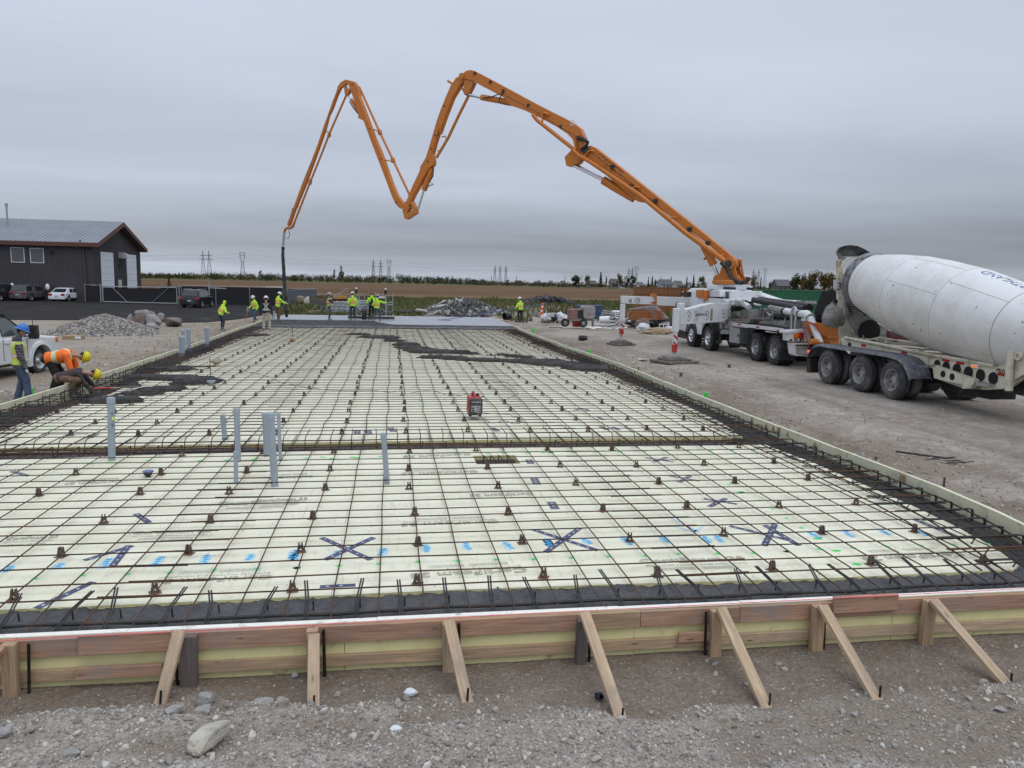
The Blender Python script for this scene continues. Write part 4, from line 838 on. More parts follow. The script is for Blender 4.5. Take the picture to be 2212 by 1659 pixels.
def cable(label,pts,r=.006,z=ZB+.015,m=CB,name='power_cable',cat='cable'):
    P = [G(p,z) for p in pts]; Q = []
    for i in range(len(P)-1):
        for k in range(4):
            u = k/4; p0,p1,p2,p3 = P[max(i-1,0)],P[i],P[i+1],P[min(i+2,len(P)-1)]
            Q.append(.5*((2*p1)+(p2-p0)*u+(2*p0-5*p1+4*p2-p3)*u*u+(3*p1-p0-3*p2+p3)*u**3))
    Q.append(P[-1]); mb = MB(); mb.tube(Q,r,6); return tag(mb.build(name,m,smooth=60),label,cat)
cable('thin black cable wandering across the rear mat to the generator',[r2(640,490),r2(870,490),r2(960,545),r2(1030,590),r2(1130,610),r2(1290,660),r2(1420,715),r2(1560,740),r2(1710,765),r2(1870,785),r2(2000,795),r1(40,715),r1(200,712),r1(370,732),r1(500,715),r1(570,745),r1(740,715),r1(880,725),r1(1000,762),r1(1030,740),r1(1130,770),r1(1240,742),r1(1330,785),r1(1400,770),r1(1340,800)])
cable('looped black cable trailing to the right of the generator',[r1(1395,1010),r1(1450,1055),r1(1530,1065),r1(1620,1040),r1(1720,1075),r1(1810,1055),r1(1780,1000),r1(1720,1005),r1(1680,975),r1(1500,965),r1(1390,955)])
cable('black cable running from behind the generator towards the right rear',[r1(1340,810),r1(1450,830),r1(1560,830),r1(1650,805),r1(1720,770),r1(1765,755),r1(1740,705),r1(1680,650),r1(1600,615),r1(1520,620),r1(1440,600),r1(1370,628),r1(1300,605)])
cable('thin pale cable snaking left of the generator',[r1(1100,900),r1(1120,850),r1(1080,790),r1(1130,730),r1(1190,690),r1(1215,650),r1(1275,630),r1(1270,600)],.004)
# concrete vibrator lying on the mat
c = G(r2(700,505),ZB); t = thing('concrete_vibrator','beige concrete vibrator motor lying on the mat with its black hose','vibrator',c)
V,F = ico(3); mb = MB(); mb.add([(c.x+v[0]*.17*(1+.25*mnoise.noise(Vector(v)*2)),c.y+v[1]*.16,c.z+.09+v[2]*.10*(1+.3*mnoise.noise(Vector(v)*2.3))) for v in V],F); mb.build('motor',mat('canvas_beige',(.33,.29,.22),.8,var=.3,scale=8,bump=.5,dirt=(.12,.1,.08),damt=.3),t,50)
mb = MB(); mb.tube([G(p,ZB+.03) for p in [r2(690,530),r2(560,535),r2(420,535),r2(300,530),r2(180,545),r2(80,560)]],.022,8); mb.build('hose',CB,t,60)
def stake(label,base,top,r,m,z,cat='stake',name='steel_stake',sides=6):
    B = G(base,z); T = GY(top,B.y); mb = MB(); mb.tube([B,T],r,sides); return tag(mb.build(name,m,smooth=50),label,cat)
stake('thin steel stake upright in the mat beside the vibrator',r2(637,690),r2(624,442),.010,RB,ZF); stake('thin steel stake upright in the far part of the mat',r2(1524,262),r2(1522,100),.012,RB,ZF)
c = G(r2(640,745),ZF); mb = MB(); mb.lathe([(0,.06),(.10,.06),(.10,.10),(.14,.11),(.14,.05),(.0,.05)],c,(0,0,1),20); tag(mb.build('pipe_flange',PVC,smooth=40),'pale grey pipe flange amid the spilled concrete on the left','pipe fitting')
c = G(r2(1523,265),ZF); mb = MB(); mb.box(c.x-.1,c.x+.1,c.y-.1,c.y+.1,ZF,ZF+.16); tag(mb.build('wood_block',WD,bevel=.01),'small wood block at the foot of the far steel stake','block')
# shovel
A,B = G(t5(1530,1287),ZB+.03),G(t5(2000,1270),ZB+.03); d = (B-A).normalized(); t = thing('shovel','shovel with red grip lying on the mat before the crouching man','shovel',A)
mb = MB(); mb.tube([A+d*.35,B],.018,8); mb.build('handle',WN,t,50); mb = MB(); mb.tube([A,A+d*.36],.028,8); mb.build('grip',RED,t,50)
mb = MB(); s = Vector((-d.y,d.x,0)); Bv = B; mb.loft([[Bv+d*u+s*w_*.9+Vector((0,0,.02)),Bv+d*u+Vector((0,0,.0)),Bv+d*u-s*w_*.9+Vector((0,0,.02)),Bv+d*u+Vector((0,0,.035))] for u,w_ in ((-.05,.03),(.05,.11),(.3,.12),(.42,.02))]); mb.build('blade',mat('steel_dark',(.06,.06,.06),.5,.6,dirt=(.12,.11,.1),damt=.4),t,40)
# ================================================================== TRUCKS
EMB = mat('emblem_grey',(.13,.13,.14),.6); ZY = -.17                                                  # level of the truck yard
k1 = ZM(3200,900,4.148)
def carpaint(name,c,rough=.35,dirt=(.25,.23,.2),da=.22,ds=1.6,var=.05): return mat(name,c,rough,0,var,2.0,dirt=dirt,damt=da,dscale=ds)
PW = carpaint('paint_white',(.62,.635,.65),.35,(.42,.40,.36),.2,1.3); PC = carpaint('paint_cream',(.60,.56,.45),.45,(.30,.25,.17),.4,2.0); ORA = carpaint('paint_amber',(.50,.155,.013),.42,(.32,.105,.02),.12,.7,.05)
ORD = carpaint('paint_amber_dull',(.46,.16,.022),.5,(.2,.08,.03),.12,2.0,.08); RUB = mat('rubber',(.018,.018,.019),.8,var=.3,scale=6,dirt=(.085,.08,.074),damt=.42,dscale=3); RUBD = mat('rubber_dusty',(.035,.036,.040),.8,var=.3,scale=4,dirt=(.13,.125,.12),damt=.5,dscale=2.2)
CHR = mat('chrome',(.62,.62,.64),.18,1.,var=.08); ALU = mat('aluminium',(.45,.45,.46),.38,.85,var=.15,scale=8,dirt=(.2,.19,.17),damt=.3,dscale=6); RIMG = mat('rim_grey',(.33,.32,.30),.55,.2,var=.2,scale=6,dirt=(.17,.155,.13),damt=.4,dscale=5)
BLKM = mat('black_metal',(.016,.016,.017),.55,.2,var=.3,scale=5,dirt=(.08,.075,.07),damt=.32,dscale=2.5); CGR = mat('caked_grey',(.27,.265,.25),.9,var=.3,scale=4,bump=.7,bscale=18,dirt=(.13,.12,.105),damt=.5,dscale=3); REDL = mat('lens_red',(.35,.015,.012),.25); ORL = mat('lens_orange',(.62,.16,.02),.25); DCK = mat('deck_dark',(.07,.07,.07),.8,var=.3,scale=3,dirt=(.18,.17,.16),damt=.5,dscale=2)
FEN = mat('fender_grey',(.075,.082,.10),.6,var=.2,scale=4,dirt=(.21,.21,.22),damt=.6,dscale=5); DARK = mat('shade_and_cover_black',(.008,.008,.008),.9)  # near-black painted as shade in holes and wells; also the hopper cover's own colour
def wheel(par,x,y,r,w,out,deep=.12,rimr=.56,rim=RIMG,tyre=RUB,lugs=0,nuts=10,hub=.07,spl=0):
    """tyre centred across x..x+w (out=-1: outer face looks towards -x)"""
    o = Vector((x,y,ZY+r)); ax = Vector((out,0,0)); c = o-ax*w*.0; mb = MB(); R0 = r*rimr
    mb.lathe([(-w,R0),(-w+.01,r*.80),(-w+.03,r*.93),(-w+.075,r),(-.075,r),(-.03,r*.93),(-.006,r*.80),(0.,r*.70),(-.008,R0*1.02),(-.03,R0)],c,ax,48)
    if lugs:
        for i in range(lugs):
            a = 2*PI*i/lugs
            for u0,sh in ((-.045,0),(-w+.045,.5)):
                a2 = a+sh*2*PI/lugs; q = c+ax*u0+Vector((0,math.cos(a2),math.sin(a2)))*(r*.975); mb.obox(q,(.085,.62*2*PI*r/lugs,.055),0,a2-PI/2)
    t = mb.build('wheel',tyre,par,35)
    mb = MB(); mb.lathe([(-.028,R0*1.0),(-.012,R0*1.03),(-.010,R0*.97),(-.03,R0*.93),(-deep,R0*.86),(-deep-.015,R0*.80),(-deep+.008,R0*.62),(-deep+.012,R0*.42),(-deep+.02,.001)],c,ax,40)
    ro = mb.build('rim',rim,t,40)
    mb = MB(); 
    for i in range(nuts): a = 2*PI*i/nuts; q = c+ax*(-deep+.012)+Vector((0,math.cos(a),math.sin(a)))*R0*.50; mb.cyl(q,q+ax*.03,.013,.011,6)
    mb.lathe([(-deep+.015,R0*.36),(-deep+.055,R0*.34),(-deep+.06+hub,R0*.22),(-deep+.065+hub,.001)],c,ax,20); mb.build('hub',rim if not spl else CHR,t,40)
    mb = MB()
    for i in range(8 if not spl else 10):
        a = 2*PI*(i+.5)/(8 if not spl else 10); q = c+ax*(-deep+.003)+Vector((0,math.cos(a),math.sin(a)))*R0*.72; mb.cyl(q-ax*.004,q+ax*.0085,R0*.085,R0*.085,12)
    mb.build('hand_hole',DARK,t); return t
def xpr(name,px,Xa,th,m,par,bev=0.,smooth=None):
    P = [GX(p,Xa) for p in px]; mb = MB(); n = len(P); A = [Vector((Xa,p.y,p.z)) for p in P]; B = [Vector((Xa+th,p.y,p.z)) for p in P]
    mb.add(A+B,[tuple(range(n)),tuple(range(2*n-1,n-1,-1))]+[(i,n+i,n+(i+1) % n,(i+1) % n) for i in range(n)]); return mb.build(name,m,par,smooth,bevel=bev)
def ypr(name,px,Ya,th,m,par,bev=0.,smooth=None):
    P = [GY(p,Ya) for p in px]; mb = MB(); n = len(P); A = [Vector((p.x,Ya,p.z)) for p in P]; B = [Vector((p.x,Ya+th,p.z)) for p in P]
    mb.add(A+B,[tuple(range(n)),tuple(range(2*n-1,n-1,-1))]+[(i,n+i,n+(i+1) % n,(i+1) % n) for i in range(n)]); return mb.build(name,m,par,smooth,bevel=bev)
def pxtube(name,px,Xa,r,m,par,n=12,Ya=None):
    mb = MB(); mb.tube([GX(p,Xa) if Ya is None else GY(p,Ya) for p in px],r,n); return mb.build(name,m,par,50)
# ------------------------------------------------------------------ concrete pump
PT = thing('concrete_pump_truck','white four-axle concrete pump truck with a long orange folding boom over the slab','pump truck',(15.65,33,ZY))
for y in (35.72,33.71):
    wheel(PT,14.40,y,.56,.40,-1,.06,.56,CHR,RUB,26,10,.08,1); wheel(PT,16.9,y,.56,.40,1,.06,.56,CHR,RUB,26,10,.08,1)
for y in (28.96,27.42):
    wheel(PT,14.40,y,.56,.30,-1,.16,.55,ALU,RUB,30,10,.09); wheel(PT,14.74,y,.56,.30,-1,.16,.55,ALU,RUB,30,10,.0); wheel(PT,16.9,y,.56,.62,1,.16,.55,ALU,RUB,30,10,.09)
mb = MB(); mb.box(15.1,15.3,25.6,40.6,.55,.85); mb.box(16.0,16.2,25.6,40.6,.55,.85)
for y in (28.96,27.42,35.72,33.71): mb.cyl((14.6,y,.39),(16.7,y,.39),.09,.09,12)
for y in np.arange(26,40,1.6): mb.box(15.3,16.0,y,y+.15,.6,.8)
mb.box(14.9,16.4,29.9,32.6,.2,.75); mb.box(14.75,15.1,36.6,38.4,.1,.8)
mb.build('chassis',BLKM,PT,bevel=.01)
# cab at the far end
ya,yb = GX(z5(742,700),14.43).y,GX(z5(536,700),14.43).y; zr = GX(z5(600,646),14.43).z
mb = MB(); rings = []
for y,zt,hw,zb in ((ya,zr-.06,1.16,.5),(ya+.15,zr,1.2,.5),(yb-.55,zr,1.2,.5),(yb-.15,zr-.12,1.17,.5),(yb+.05,zr-.5,1.15,.6),(yb+.12,1.3,1.15,.7)):
    c = 15.63; rings.append([(c-hw,y,zb),(c+hw,y,zb),(c+hw,y,zt-.18),(c+hw*.93,y,zt-.04),(c+hw*.8,y,zt),(c-hw*.8,y,zt),(c-hw*.93,y,zt-.04),(c-hw,y,zt-.18)])
mb.loft(rings); cabp = mb.build('cab',PW,PT,30,bevel=.02)
mb = MB(); rings = [[(15.63-hw,y,.5),(15.63+hw,y,.5),(15.63+hw*.95,y,zt),(15.63-hw*.95,y,zt)] for y,hw,zt in ((yb+.1,1.05,1.75),(yb+1.5,.95,1.6),(yb+1.7,.8,1.4))]; mb.loft(rings); mb.build('hood',PW,PT,30,bevel=.05)
GLS = mat('glass_dark',(.02,.025,.028),.06,var=.1,spec=.8)
xpr('side_window',[z5(530,690),z5(612,688),z5(612,745),z5(525,746)],14.425,.01,GLS,cabp)
pxtube('mirror_arm',[z5(522,745),z5(505,738),z5(506,690),z5(530,684)],14.2,.02,PW,PT)
mb = MB(); q = GX(z5(506,712),14.2); mb.obox(q,(.08,.1,.5)); mb.build('mirror',BLKM,PT,bevel=.02)
# deck, side boxes and body between cab and hopper
X0 = 14.40
dl = [GX(z5(1022,1016),X0),GX(z5(1610,1090),X0),GX(z5(1610,1130),X0),GX(z5(1022,1045),X0)]; zd = (dl[0].z+dl[1].z)/2; zl = (dl[2].z+dl[3].z)/2; yA,yB = dl[0].y,dl[1].y
mb = MB(); mb.box(X0+.05,16.85,yB,yA,zl+.03,zd-.006); mb.build('deck',DCK,PT,bevel=.006)
mb = MB(); mb.box(X0,X0+.05,yB,yA,zl,zd); mb.box(16.85,16.9,yB,yA,zl,zd); db = mb.build('deck_edge',PW,PT,bevel=.006)
for p in (z5(1042,1032),z5(1135,1042),z5(1335,1073),z5(1568,1110)):
    q = GX(p,X0); mb = MB(); mb.box(X0-.006,X0,q.y-.14,q.y+.14,q.z-.03,q.z+.03); mb.build('reflector',REDL,db)
xpr('tool_box',[z5(1030,1072),z5(1138,1085),z5(1133,1252),z5(1024,1235)],14.46,.55,mat('checker_plate',(.42,.43,.44),.35,.8,var=.2,scale=60,stretch=(1,1,1),bump=.6,bscale=55),PT,.01)
q = GX(z5(1122,1165),14.44); mb = MB(); mb.obox(q,(.03,.06,.1)); mb.build('latch',BLKM,PT)
xpr('battery_box',[z5(932,1098),z5(1024,1105),z5(1022,1150),z5(930,1148)],14.55,.5,CGR,PT,.015)
xpr('mud_flap',[t1(150,800),t1(325,820),t1(325,1115),t1(150,1120)],14.6,.05,BLKM,PT,.01)
LOG = mat('decal_white',(.55,.55,.56),.5); q = GX(t1(242,1066),14.59); text('lettering','pm',.34,LOG,PT,plane_m((14.592,q.y,q.z-.1),(0,-1,0),(-1,0,0)),depth=.004)
for y in (35.72,33.71):
    mb = MB(); rg = []
    for a in np.linspace(-.1,PI+.1,14): rg.append([(14.38,y+.66*math.cos(a),ZY+.58+.66*math.sin(a)),(14.85,y+.66*math.cos(a),ZY+.58+.66*math.sin(a)),(14.85,y+.70*math.cos(a),ZY+.58+.70*math.sin(a)),(14.38,y+.70*math.cos(a),ZY+.58+.70*math.sin(a))])
    mb.loft(rg); mb.build('fender',BLKM,PT,40)
rg = []
for y,z in ((29.75,.3),(29.65,.75),(29.4,1.03),(28.9,1.10),(27.5,1.06),(27.0,.98),(26.75,.6),(26.7,.45)): rg.append([(14.52,y,z),(15.05,y,z),(15.05,y+.02,z+.03),(14.52,y+.02,z+.03)])
mb = MB(); mb.loft(rg); mb.build('fender',BLKM,PT,40)
ypr('mud_flap',[t1(1175,1235),t1(1400,1245),t1(1395,1360),t1(1182,1355)],26.55,.02,BLKM,PT)
YR0 = 25.9; TB_Y = GX(z5(1060,600),15.6).y
lb = ypr('light_box',[t1(1312,985),t1(1312,950),t1(1640,945),t1(1625,1085),t1(1395,1095),t1(1312,1078)],YR0,.45,PW,PT,.01)
ypr('box_lid',[t1(1278,935),t1(1650,905),t1(1650,945),t1(1278,972)],YR0-.03,.55,PW,PT,.008)
for p,m,r in ((t1(1424,998),ORL,.105),(t1(1484,997),REDL,.105)):
    q = GY(p,YR0); mb = MB(); mb.lathe([(0,r*1.15),(.02,r*1.15),(.025,r),(.04,r*.9),(.045,.001)],q,(0,-1,0),24); mb.build('tail_light',m,lb,40)
q = GY(t1(1450,1058),YR0-.004); mb = MB(); mb.lathe([(0,.10),(.006,.10),(.006,.065),(0,.065)],q,(0,-1,0),24); mb.build('decal_ring',BLKM,lb); q = GY(t1(1505,1060),YR0-.004); mb = MB(); mb.obox(q,(.17,.006,.19)); mb.build('decal',mat('decal_mixed',(.25,.2,.15),.5,var=.9,scale=22),lb)
q = GY(t1(1399,1062),YR0-.004); mb = MB(); mb.obox(q,(.04,.006,.18)); mb.build('reflector',REDL,lb); q = GY(t1(1344,1065),YR0-.004); mb = MB(); mb.obox(q,(.10,.006,.06)); mb.build('latch',BLKM,lb)
st_ = ypr('step',[t1(1372,1108),t1(1612,1105),t1(1612,1130),t1(1410,1132),t1(1430,1280),t1(1585,1290),t1(1590,1300),t1(1415,1296),t1(1388,1270)],YR0-.05,.4,PW,PT,.006)
ypr('step_tread',[t1(1415,1150),t1(1590,1150),t1(1600,1275),t1(1430,1275)],YR0+.1,.03,ALU,PT)
pxtube('grab_rail',[t1(1350,930),t1(1362,640),t1(1370,605),t1(1392,590),t1(1412,605),t1(1420,640),t1(1402,935)],14.6,.045,ALU,PT)
# pump works on the deck
def pxbox(name,px,Xa,th,m,bev=.02): return xpr(name,px,Xa,th,m,PT,bev)
pxbox('water_box',[t1(625,625),t1(735,615),t1(735,770),t1(625,770)],15.0,.8,CGR); pxbox('valve_block',[t1(740,615),t1(880,612),t1(880,770),t1(820,800),t1(780,800),t1(745,775)],14.9,.9,CGR)
pxbox('pump_cylinder',[t1(800,790),t1(1135,780),t1(1140,845),t1(800,830)],14.9,.3,CGR); pxbox('outlet_block',[t1(1145,790),t1(1245,785),t1(1245,860),t1(1145,860)],14.8,.5,CGR); pxbox('rear_block',[t1(1320,810),t1(1420,770),t1(1600,790),t1(1600,895),t1(1320,880)],14.9,.8,CGR)
pxbox('tray',[t1(470,755),t1(760,760),t1(745,800),t1(480,790)],14.5,.5,mat('rusty_tray',(.17,.12,.09),.8,var=.3,dirt=(.25,.23,.2),damt=.4)); pxbox('oil_tank',[t1(850,640),t1(1080,690),t1(1080,770),t1(850,770)],15.6,.7,PW)
mb = MB(); mb.cyl(GX(t1(510,700),15.0),GX(t1(640,700),15.0),.17,.17,16); mb.build('filter',CGR,PT,40)
for px,X_,r,m,nm in [([t1(800,480),t1(860,495),t1(1150,545),t1(1540,612)],14.9,.115,BLKM,'spare_hose'),([t1(880,470),t1(1300,530),t1(1610,572)],15.2,.10,BLKM,'spare_hose'),([t1(930,480),t1(1300,560),t1(1645,598)],15.5,.10,CGR,'spare_pipe'),([t1(1100,720),t1(1360,735),t1(1480,730)],15.4,.13,BLKM,'hydraulic_pipe'),([t1(900,630),t1(1060,720)],15.2,.07,CHR,'piston_rod'),([t1(960,625),t1(1060,670)],15.4,.07,CHR,'piston_rod'),
                        ([t1(545,540),t1(620,530),t1(690,560),t1(735,590)],15.0,.12,PW,'delivery_pipe'),([t1(540,395),t1(590,425),t1(640,455)],15.6,.17,CGR,'delivery_pipe'),([t1(680,525),t1(720,545),t1(760,550)],15.3,.14,BLKM,'delivery_pipe'),([t1(430,490),t1(540,495),t1(620,490)],14.7,.06,PW,'stabiliser_ram'),([t1(545,495),t1(610,490),t1(640,505)],14.72,.10,PW,'stabiliser_ram')]:
    pxtube(nm,px,X_,r,m,PT)
for p in (t1(1538,612),t1(1610,572),t1(1645,598)):
    q = GX(p,{0: 14.9,1: 15.2,2: 15.5}[[t1(1538,612),t1(1610,572),t1(1645,598)].index(p)]); mb = MB(); mb.lathe([(.0,.085),(.012,.085),(.012,.001)],q,(0,-1,-.05),16); mb.build('pipe_mouth',DARK,PT)
pxtube('concrete_pipe',[t1(1040,600),t1(1250,640),t1(1480,680)],14.75,.125,CGR,PT); pxtube('concrete_pipe',[t1(1270,645),t1(1400,668),t1(1500,685),t1(1570,690),t1(1625,735),t1(1660,820),t1(1720,980),t1(1770,1115)],14.73,[.128,.128,.13,.15,.14,.125,.12,.115],PW,PT)
for p in (t1(1475,680),t1(1630,735),t1(1255,640)):
    q = GX(p,14.74); mb = MB(); mb.lathe([(-.03,.12),(-.03,.165),(.03,.165),(.03,.12)],q,(0,-1,-.2 if p[0] < 1600 else -.9),16); mb.build('pipe_clamp',BLKM if p[0] < t1(1600,0)[0] else CGR,PT,40)
pxbox('pipe_bracket',[t1(1485,750),t1(1590,735),t1(1605,790),t1(1490,790)],14.7,.2,PW)
for a,b in ((t1(945,590),t1(942,780)),(t1(1335,690),t1(1338,790)),(t1(1258,740),t1(1262,880)),(t1(1075,640),t1(1080,790))): pxtube('rail_post',[a,b],14.6,.025,CGR,PT,8)
for i,px in enumerate([[t1(480,560),t1(520,590),t1(510,640),t1(470,680)],[t1(430,720),t1(420,650),t1(470,610),t1(520,600)],[t1(360,660),t1(395,665),t1(410,720),t1(480,735)],[t1(770,540),t1(840,570),t1(900,600),t1(1000,590)],[t1(800,560),t1(870,610),t1(930,640)],[t1(1520,800),t1(1530,900),t1(1580,1060),t1(1615,1180)],[t1(1600,800),t1(1700,840),t1(1750,950)]]): pxtube('hydraulic_hose',px,14.55,.02,BLKM if i < 5 else REDL,PT,6)
pxtube('exhaust',[t1(430,800),t1(360,800),t1(345,840),t1(345,900)],14.6,.11,CGR,PT)
# tower body under the slewing ring
mb = MB(); mb.box(15.0,16.3,TB_Y-.75,TB_Y+.75,1.5,2.75); mb.build('tower_shade_gap',BLKM,PT); pxbox('pedestal_body',[t1(320,345),t1(470,345),t1(470,500),t1(360,500)],14.9,1.5,PW); pxbox('sight_panel',[t1(385,368),t1(440,366),t1(440,460),t1(392,465)],14.89,.02,mat('panel_navy',(.03,.04,.08),.4))  # black box added as the shaded gap between ring cover and pedestal
pxbox('fuel_tank',[t1(75,345),t1(300,330),t1(310,440),t1(75,445)],14.6,1.6,PW,.05); pxbox('side_skirt',[t1(40,445),t1(355,470),t1(420,500),t1(420,560),t1(40,560)],14.55,1.6,PW)
pxbox('amber_bracket',[z5(663,668),z5(735,664),z5(735,745),z5(660,748)],14.3,.1,ORA); q = GX(z5(765,722),14.45); mb = MB(); mb.obox(q,(.2,.32,.42)); mb.build('marker_lamp',ORL,PT,bevel=.02)
pxbox('rear_support',[t1(645,365),t1(720,350),t1(1100,480),t1(1240,500),t1(1240,520),t1(860,475),t1(640,470)],16.2,.5,PW); pxbox('rear_support',[t1(1110,475),t1(1365,490),t1(1365,515),t1(1240,520)],16.4,.4,PW); pxbox('support_head',[t1(1410,495),t1(1545,495),t1(1550,540),t1(1440,545)],16.4,.5,CGR)
# hopper at the rear
pxbox('hopper_cover',[t1(1665,700),t1(1790,350),t1(1990,345),t1(2035,390),t1(2035,700),t1(1800,715)],15.0,1.4,DARK); ypr('hopper',[t1(1700,820),t1(2075,830),t1(2085,1140),t1(1930,1140),t1(1780,960)],24.9,.9,ORA,PT,.02); ypr('hopper_rim',[t1(1860,1000),t1(2060,1005),t1(2060,1040),t1(1880,1040)],24.82,.08,ORD,PT)
mb = MB(); mb.cyl(GY(t1(1625,1085),24.8),GY(t1(1780,1095),24.8),.1,.1,16); mb.build('agitator_motor',ORA,PT,40)
pxtube('hopper_shaft',[t1(1690,740),t1(1860,740)],15.3,.17,BLKM,PT)
q = GY(t1(1603,1230),25.3); mb = MB(); mb.ball(q,.05); mb.build('marker_light',mat('lamp_red_lit',(1,.05,.03),.3,emit=2.5),PT)
# stabilisers
ST = mat('paint_red',(.42,.03,.025),.5,dirt=(.2,.12,.1),damt=.2)
def PV(p,O,u,off=0.):
    nv = Vector((u[1],-u[0],0)); d = Vector(ray(p)); o = Vector((0,0,CAMH)); return o+d*((Vector(O)-o).dot(nv)-off)/d.dot(nv)
def vpr(name,px,O,u,th,m,par,bev=.01,back=.5,smooth=None):
    u = Vector((u[0],u[1],0)).normalized(); nv = Vector((u.y,-u.x,0)); P = [PV(p,O,u) for p in px]; n = len(P); mb = MB(); A = [p-nv*th*(1-back) for p in P]; B = [p+nv*th*back for p in P]
    mb.add(A+B,[tuple(range(n)),tuple(range(2*n-1,n-1,-1))]+[(i,n+i,n+(i+1) % n,(i+1) % n) for i in range(n)])
    o = mb.build(name,m,par,smooth,bevel=bev); bm = bmesh.new(); bm.from_mesh(o.data); bmesh.ops.recalc_face_normals(bm,faces=bm.faces); bm.to_mesh(o.data); bm.free(); return o
Y1 = 36.25
a1 = ypr('outrigger_beam',[z4(1068,462),z4(1545,480),z4(1545,580),z4(1068,560)],Y1,.40,PW,PT,.015); ypr('outrigger_beam',[z4(690,455),z4(1062,468),z4(1062,552),z4(690,540)],Y1+.05,.30,PW,PT,.015); ypr('outrigger_collar',[z4(1028,435),z4(1068,435),z4(1068,565),z4(1050,565),z4(1050,470),z4(1028,470)],Y1-.02,.44,ORA,PT,.01); ypr('outrigger_collar',[z4(1545,390),z4(1562,390),z4(1562,590),z4(1545,590)],Y1-.03,.44,ORA,PT,.01)
for pp in ([z4(990,527),z4(1050,518),z4(1050,542)],[z4(1485,568),z4(1545,555),z4(1545,580)]): ypr('red_marker',pp,Y1-.015,.01,REDL,PT)
def logo(p,Yp,r=.13):
    q = GY(p,Yp); mb = MB(); mb.lathe([(0,r),(.006,r),(.006,r*.8),(0,r*.8)],q,(0,-1,0),20); mb.obox(q+Vector((r*.2,-.004,r*.1)),(r*.5,.006,r*.5)); mb.build('emblem',BLKM,a1)
logo(z4(857,508),Y1+.05); 
for p,w_ in ((z4(780,510),.3),(z4(1290,547),.45)): q = GY(p,Y1+.04 if w_ < .4 else Y1-.01); mb = MB(); mb.obox(q,(w_*.4,.01,.17)); mb.build('decal',MATS['decal_mixed'],a1)
def leg(top,mid,bot,pad,Yl,wpx,m=PW):
    T,M_,B = GY(top,Yl),GY(mid,Yl),GY(bot,Yl); g = G(pad,ZY+.24); w_ = .22
    mb = MB(); mb.box(M_.x-w_/2,M_.x+w_/2,Yl-w_/2,Yl+w_/2,M_.z,T.z); lg = mb.build('outrigger_leg',m,PT,bevel=.03)
    mb = MB(); mb.cyl((B.x,Yl,B.z),(M_.x,Yl,M_.z+.05),.088,.095,20); mb.build('jack_cylinder',m,PT,40); mb = MB(); mb.cyl((B.x,Yl,B.z-.02),(B.x,Yl,B.z+.26),.105,.105,20); mb.build('red_collar',ST,PT,40)
    mb = MB(); mb.cyl((B.x,Yl,ZY+.3),(B.x,Yl,B.z),.055,.055,16); mb.build('jack_rod',CHR,PT,40); mb = MB(); mb.lathe([(0,.25),(.03,.25),(.06,.17),(.16,.10),(.18,.001)],(B.x,Yl,ZY+.235),(0,0,1),24); mb.build('jack_foot',CGR,PT,40)
    mb = MB(); h = M_.z-.02
    for i in range(2):
        z = h-.30-.26*i; s = w_*.5+.004; mb.add([(M_.x-.09,Yl-.099,z+.16),(M_.x-.09,Yl-.099,z+.26),(M_.x+.09,Yl-.099,z+.10),(M_.x+.09,Yl-.099,z)],[(0,3,2,1)])
    mb.build('warning_stripe',ST,PT); return B
L1 = leg(z4(697,545),z4(690,735),z4(680,870),z4(685,930),Y1+.15,40); L2 = leg(z4(1290,590),z4(1268,850),z4(1258,1060),z4(1258,1110),28.15,60)
T2 = GX(z4(1870,630),14.7); OA = (10.6,28.1,0); uA = (10.6-T2.x,28.1-T2.y)
a2 = vpr('swing_outrigger',[z4(1330,612),z4(1470,585),z4(1620,545),z4(1700,532),z4(1868,535),z4(1870,690),z4(1780,735),z4(1340,757)],OA,uA,.32,PW,PT,.015,.9)
vpr('outrigger_flange',[z4(1335,750),z4(1790,712),z4(1790,735),z4(1335,768)],OA,uA,.36,PW,PT,.004,.9); vpr('rubber_strip',[z4(1590,558),z4(1715,530),z4(1735,536),z4(1600,570)],OA,uA,.2,BLKM,PT,.0,.9)
uu = Vector((uA[0],uA[1],0)).normalized(); nn = Vector((uu.y,-uu.x,0))
for p in (z4(1405,675),z4(1485,672),z4(1603,665),z4(1778,650)):
    q = PV(p,OA,uA)-nn*.036; mb = MB(); mb.lathe([(0,.19),(.006,.19),(.006,.168),(0,.168)],q,-nn,24,a0=.6,a1=5.2); mb.obox(q-nn*.004,(.06,.012,.08),math.atan2(uu.y,uu.x)); mb.build('emblem',EMB,a2)
q = PV(z4(1543,670),OA,uA)-nn*.04; text('lettering','ARCONCRETE.CA',.135,EMB,a2,plane_m(q,-uu,-nn),depth=.003); q = PV(z4(1655,660),OA,uA)-nn*.038; mb = MB(); mb.obox(q,(.2,.012,.48),math.atan2(uu.y,uu.x)); mb.build('decal',MATS['decal_mixed'],a2)
mb = MB(); q = PV(z4(1320,640),OA,uA); mb.obox((q.x+.02,q.y,q.z-.05),(.22,.25,.85),math.atan2(uu.y,uu.x)); mb.build('outrigger_head',PW,PT,bevel=.03)
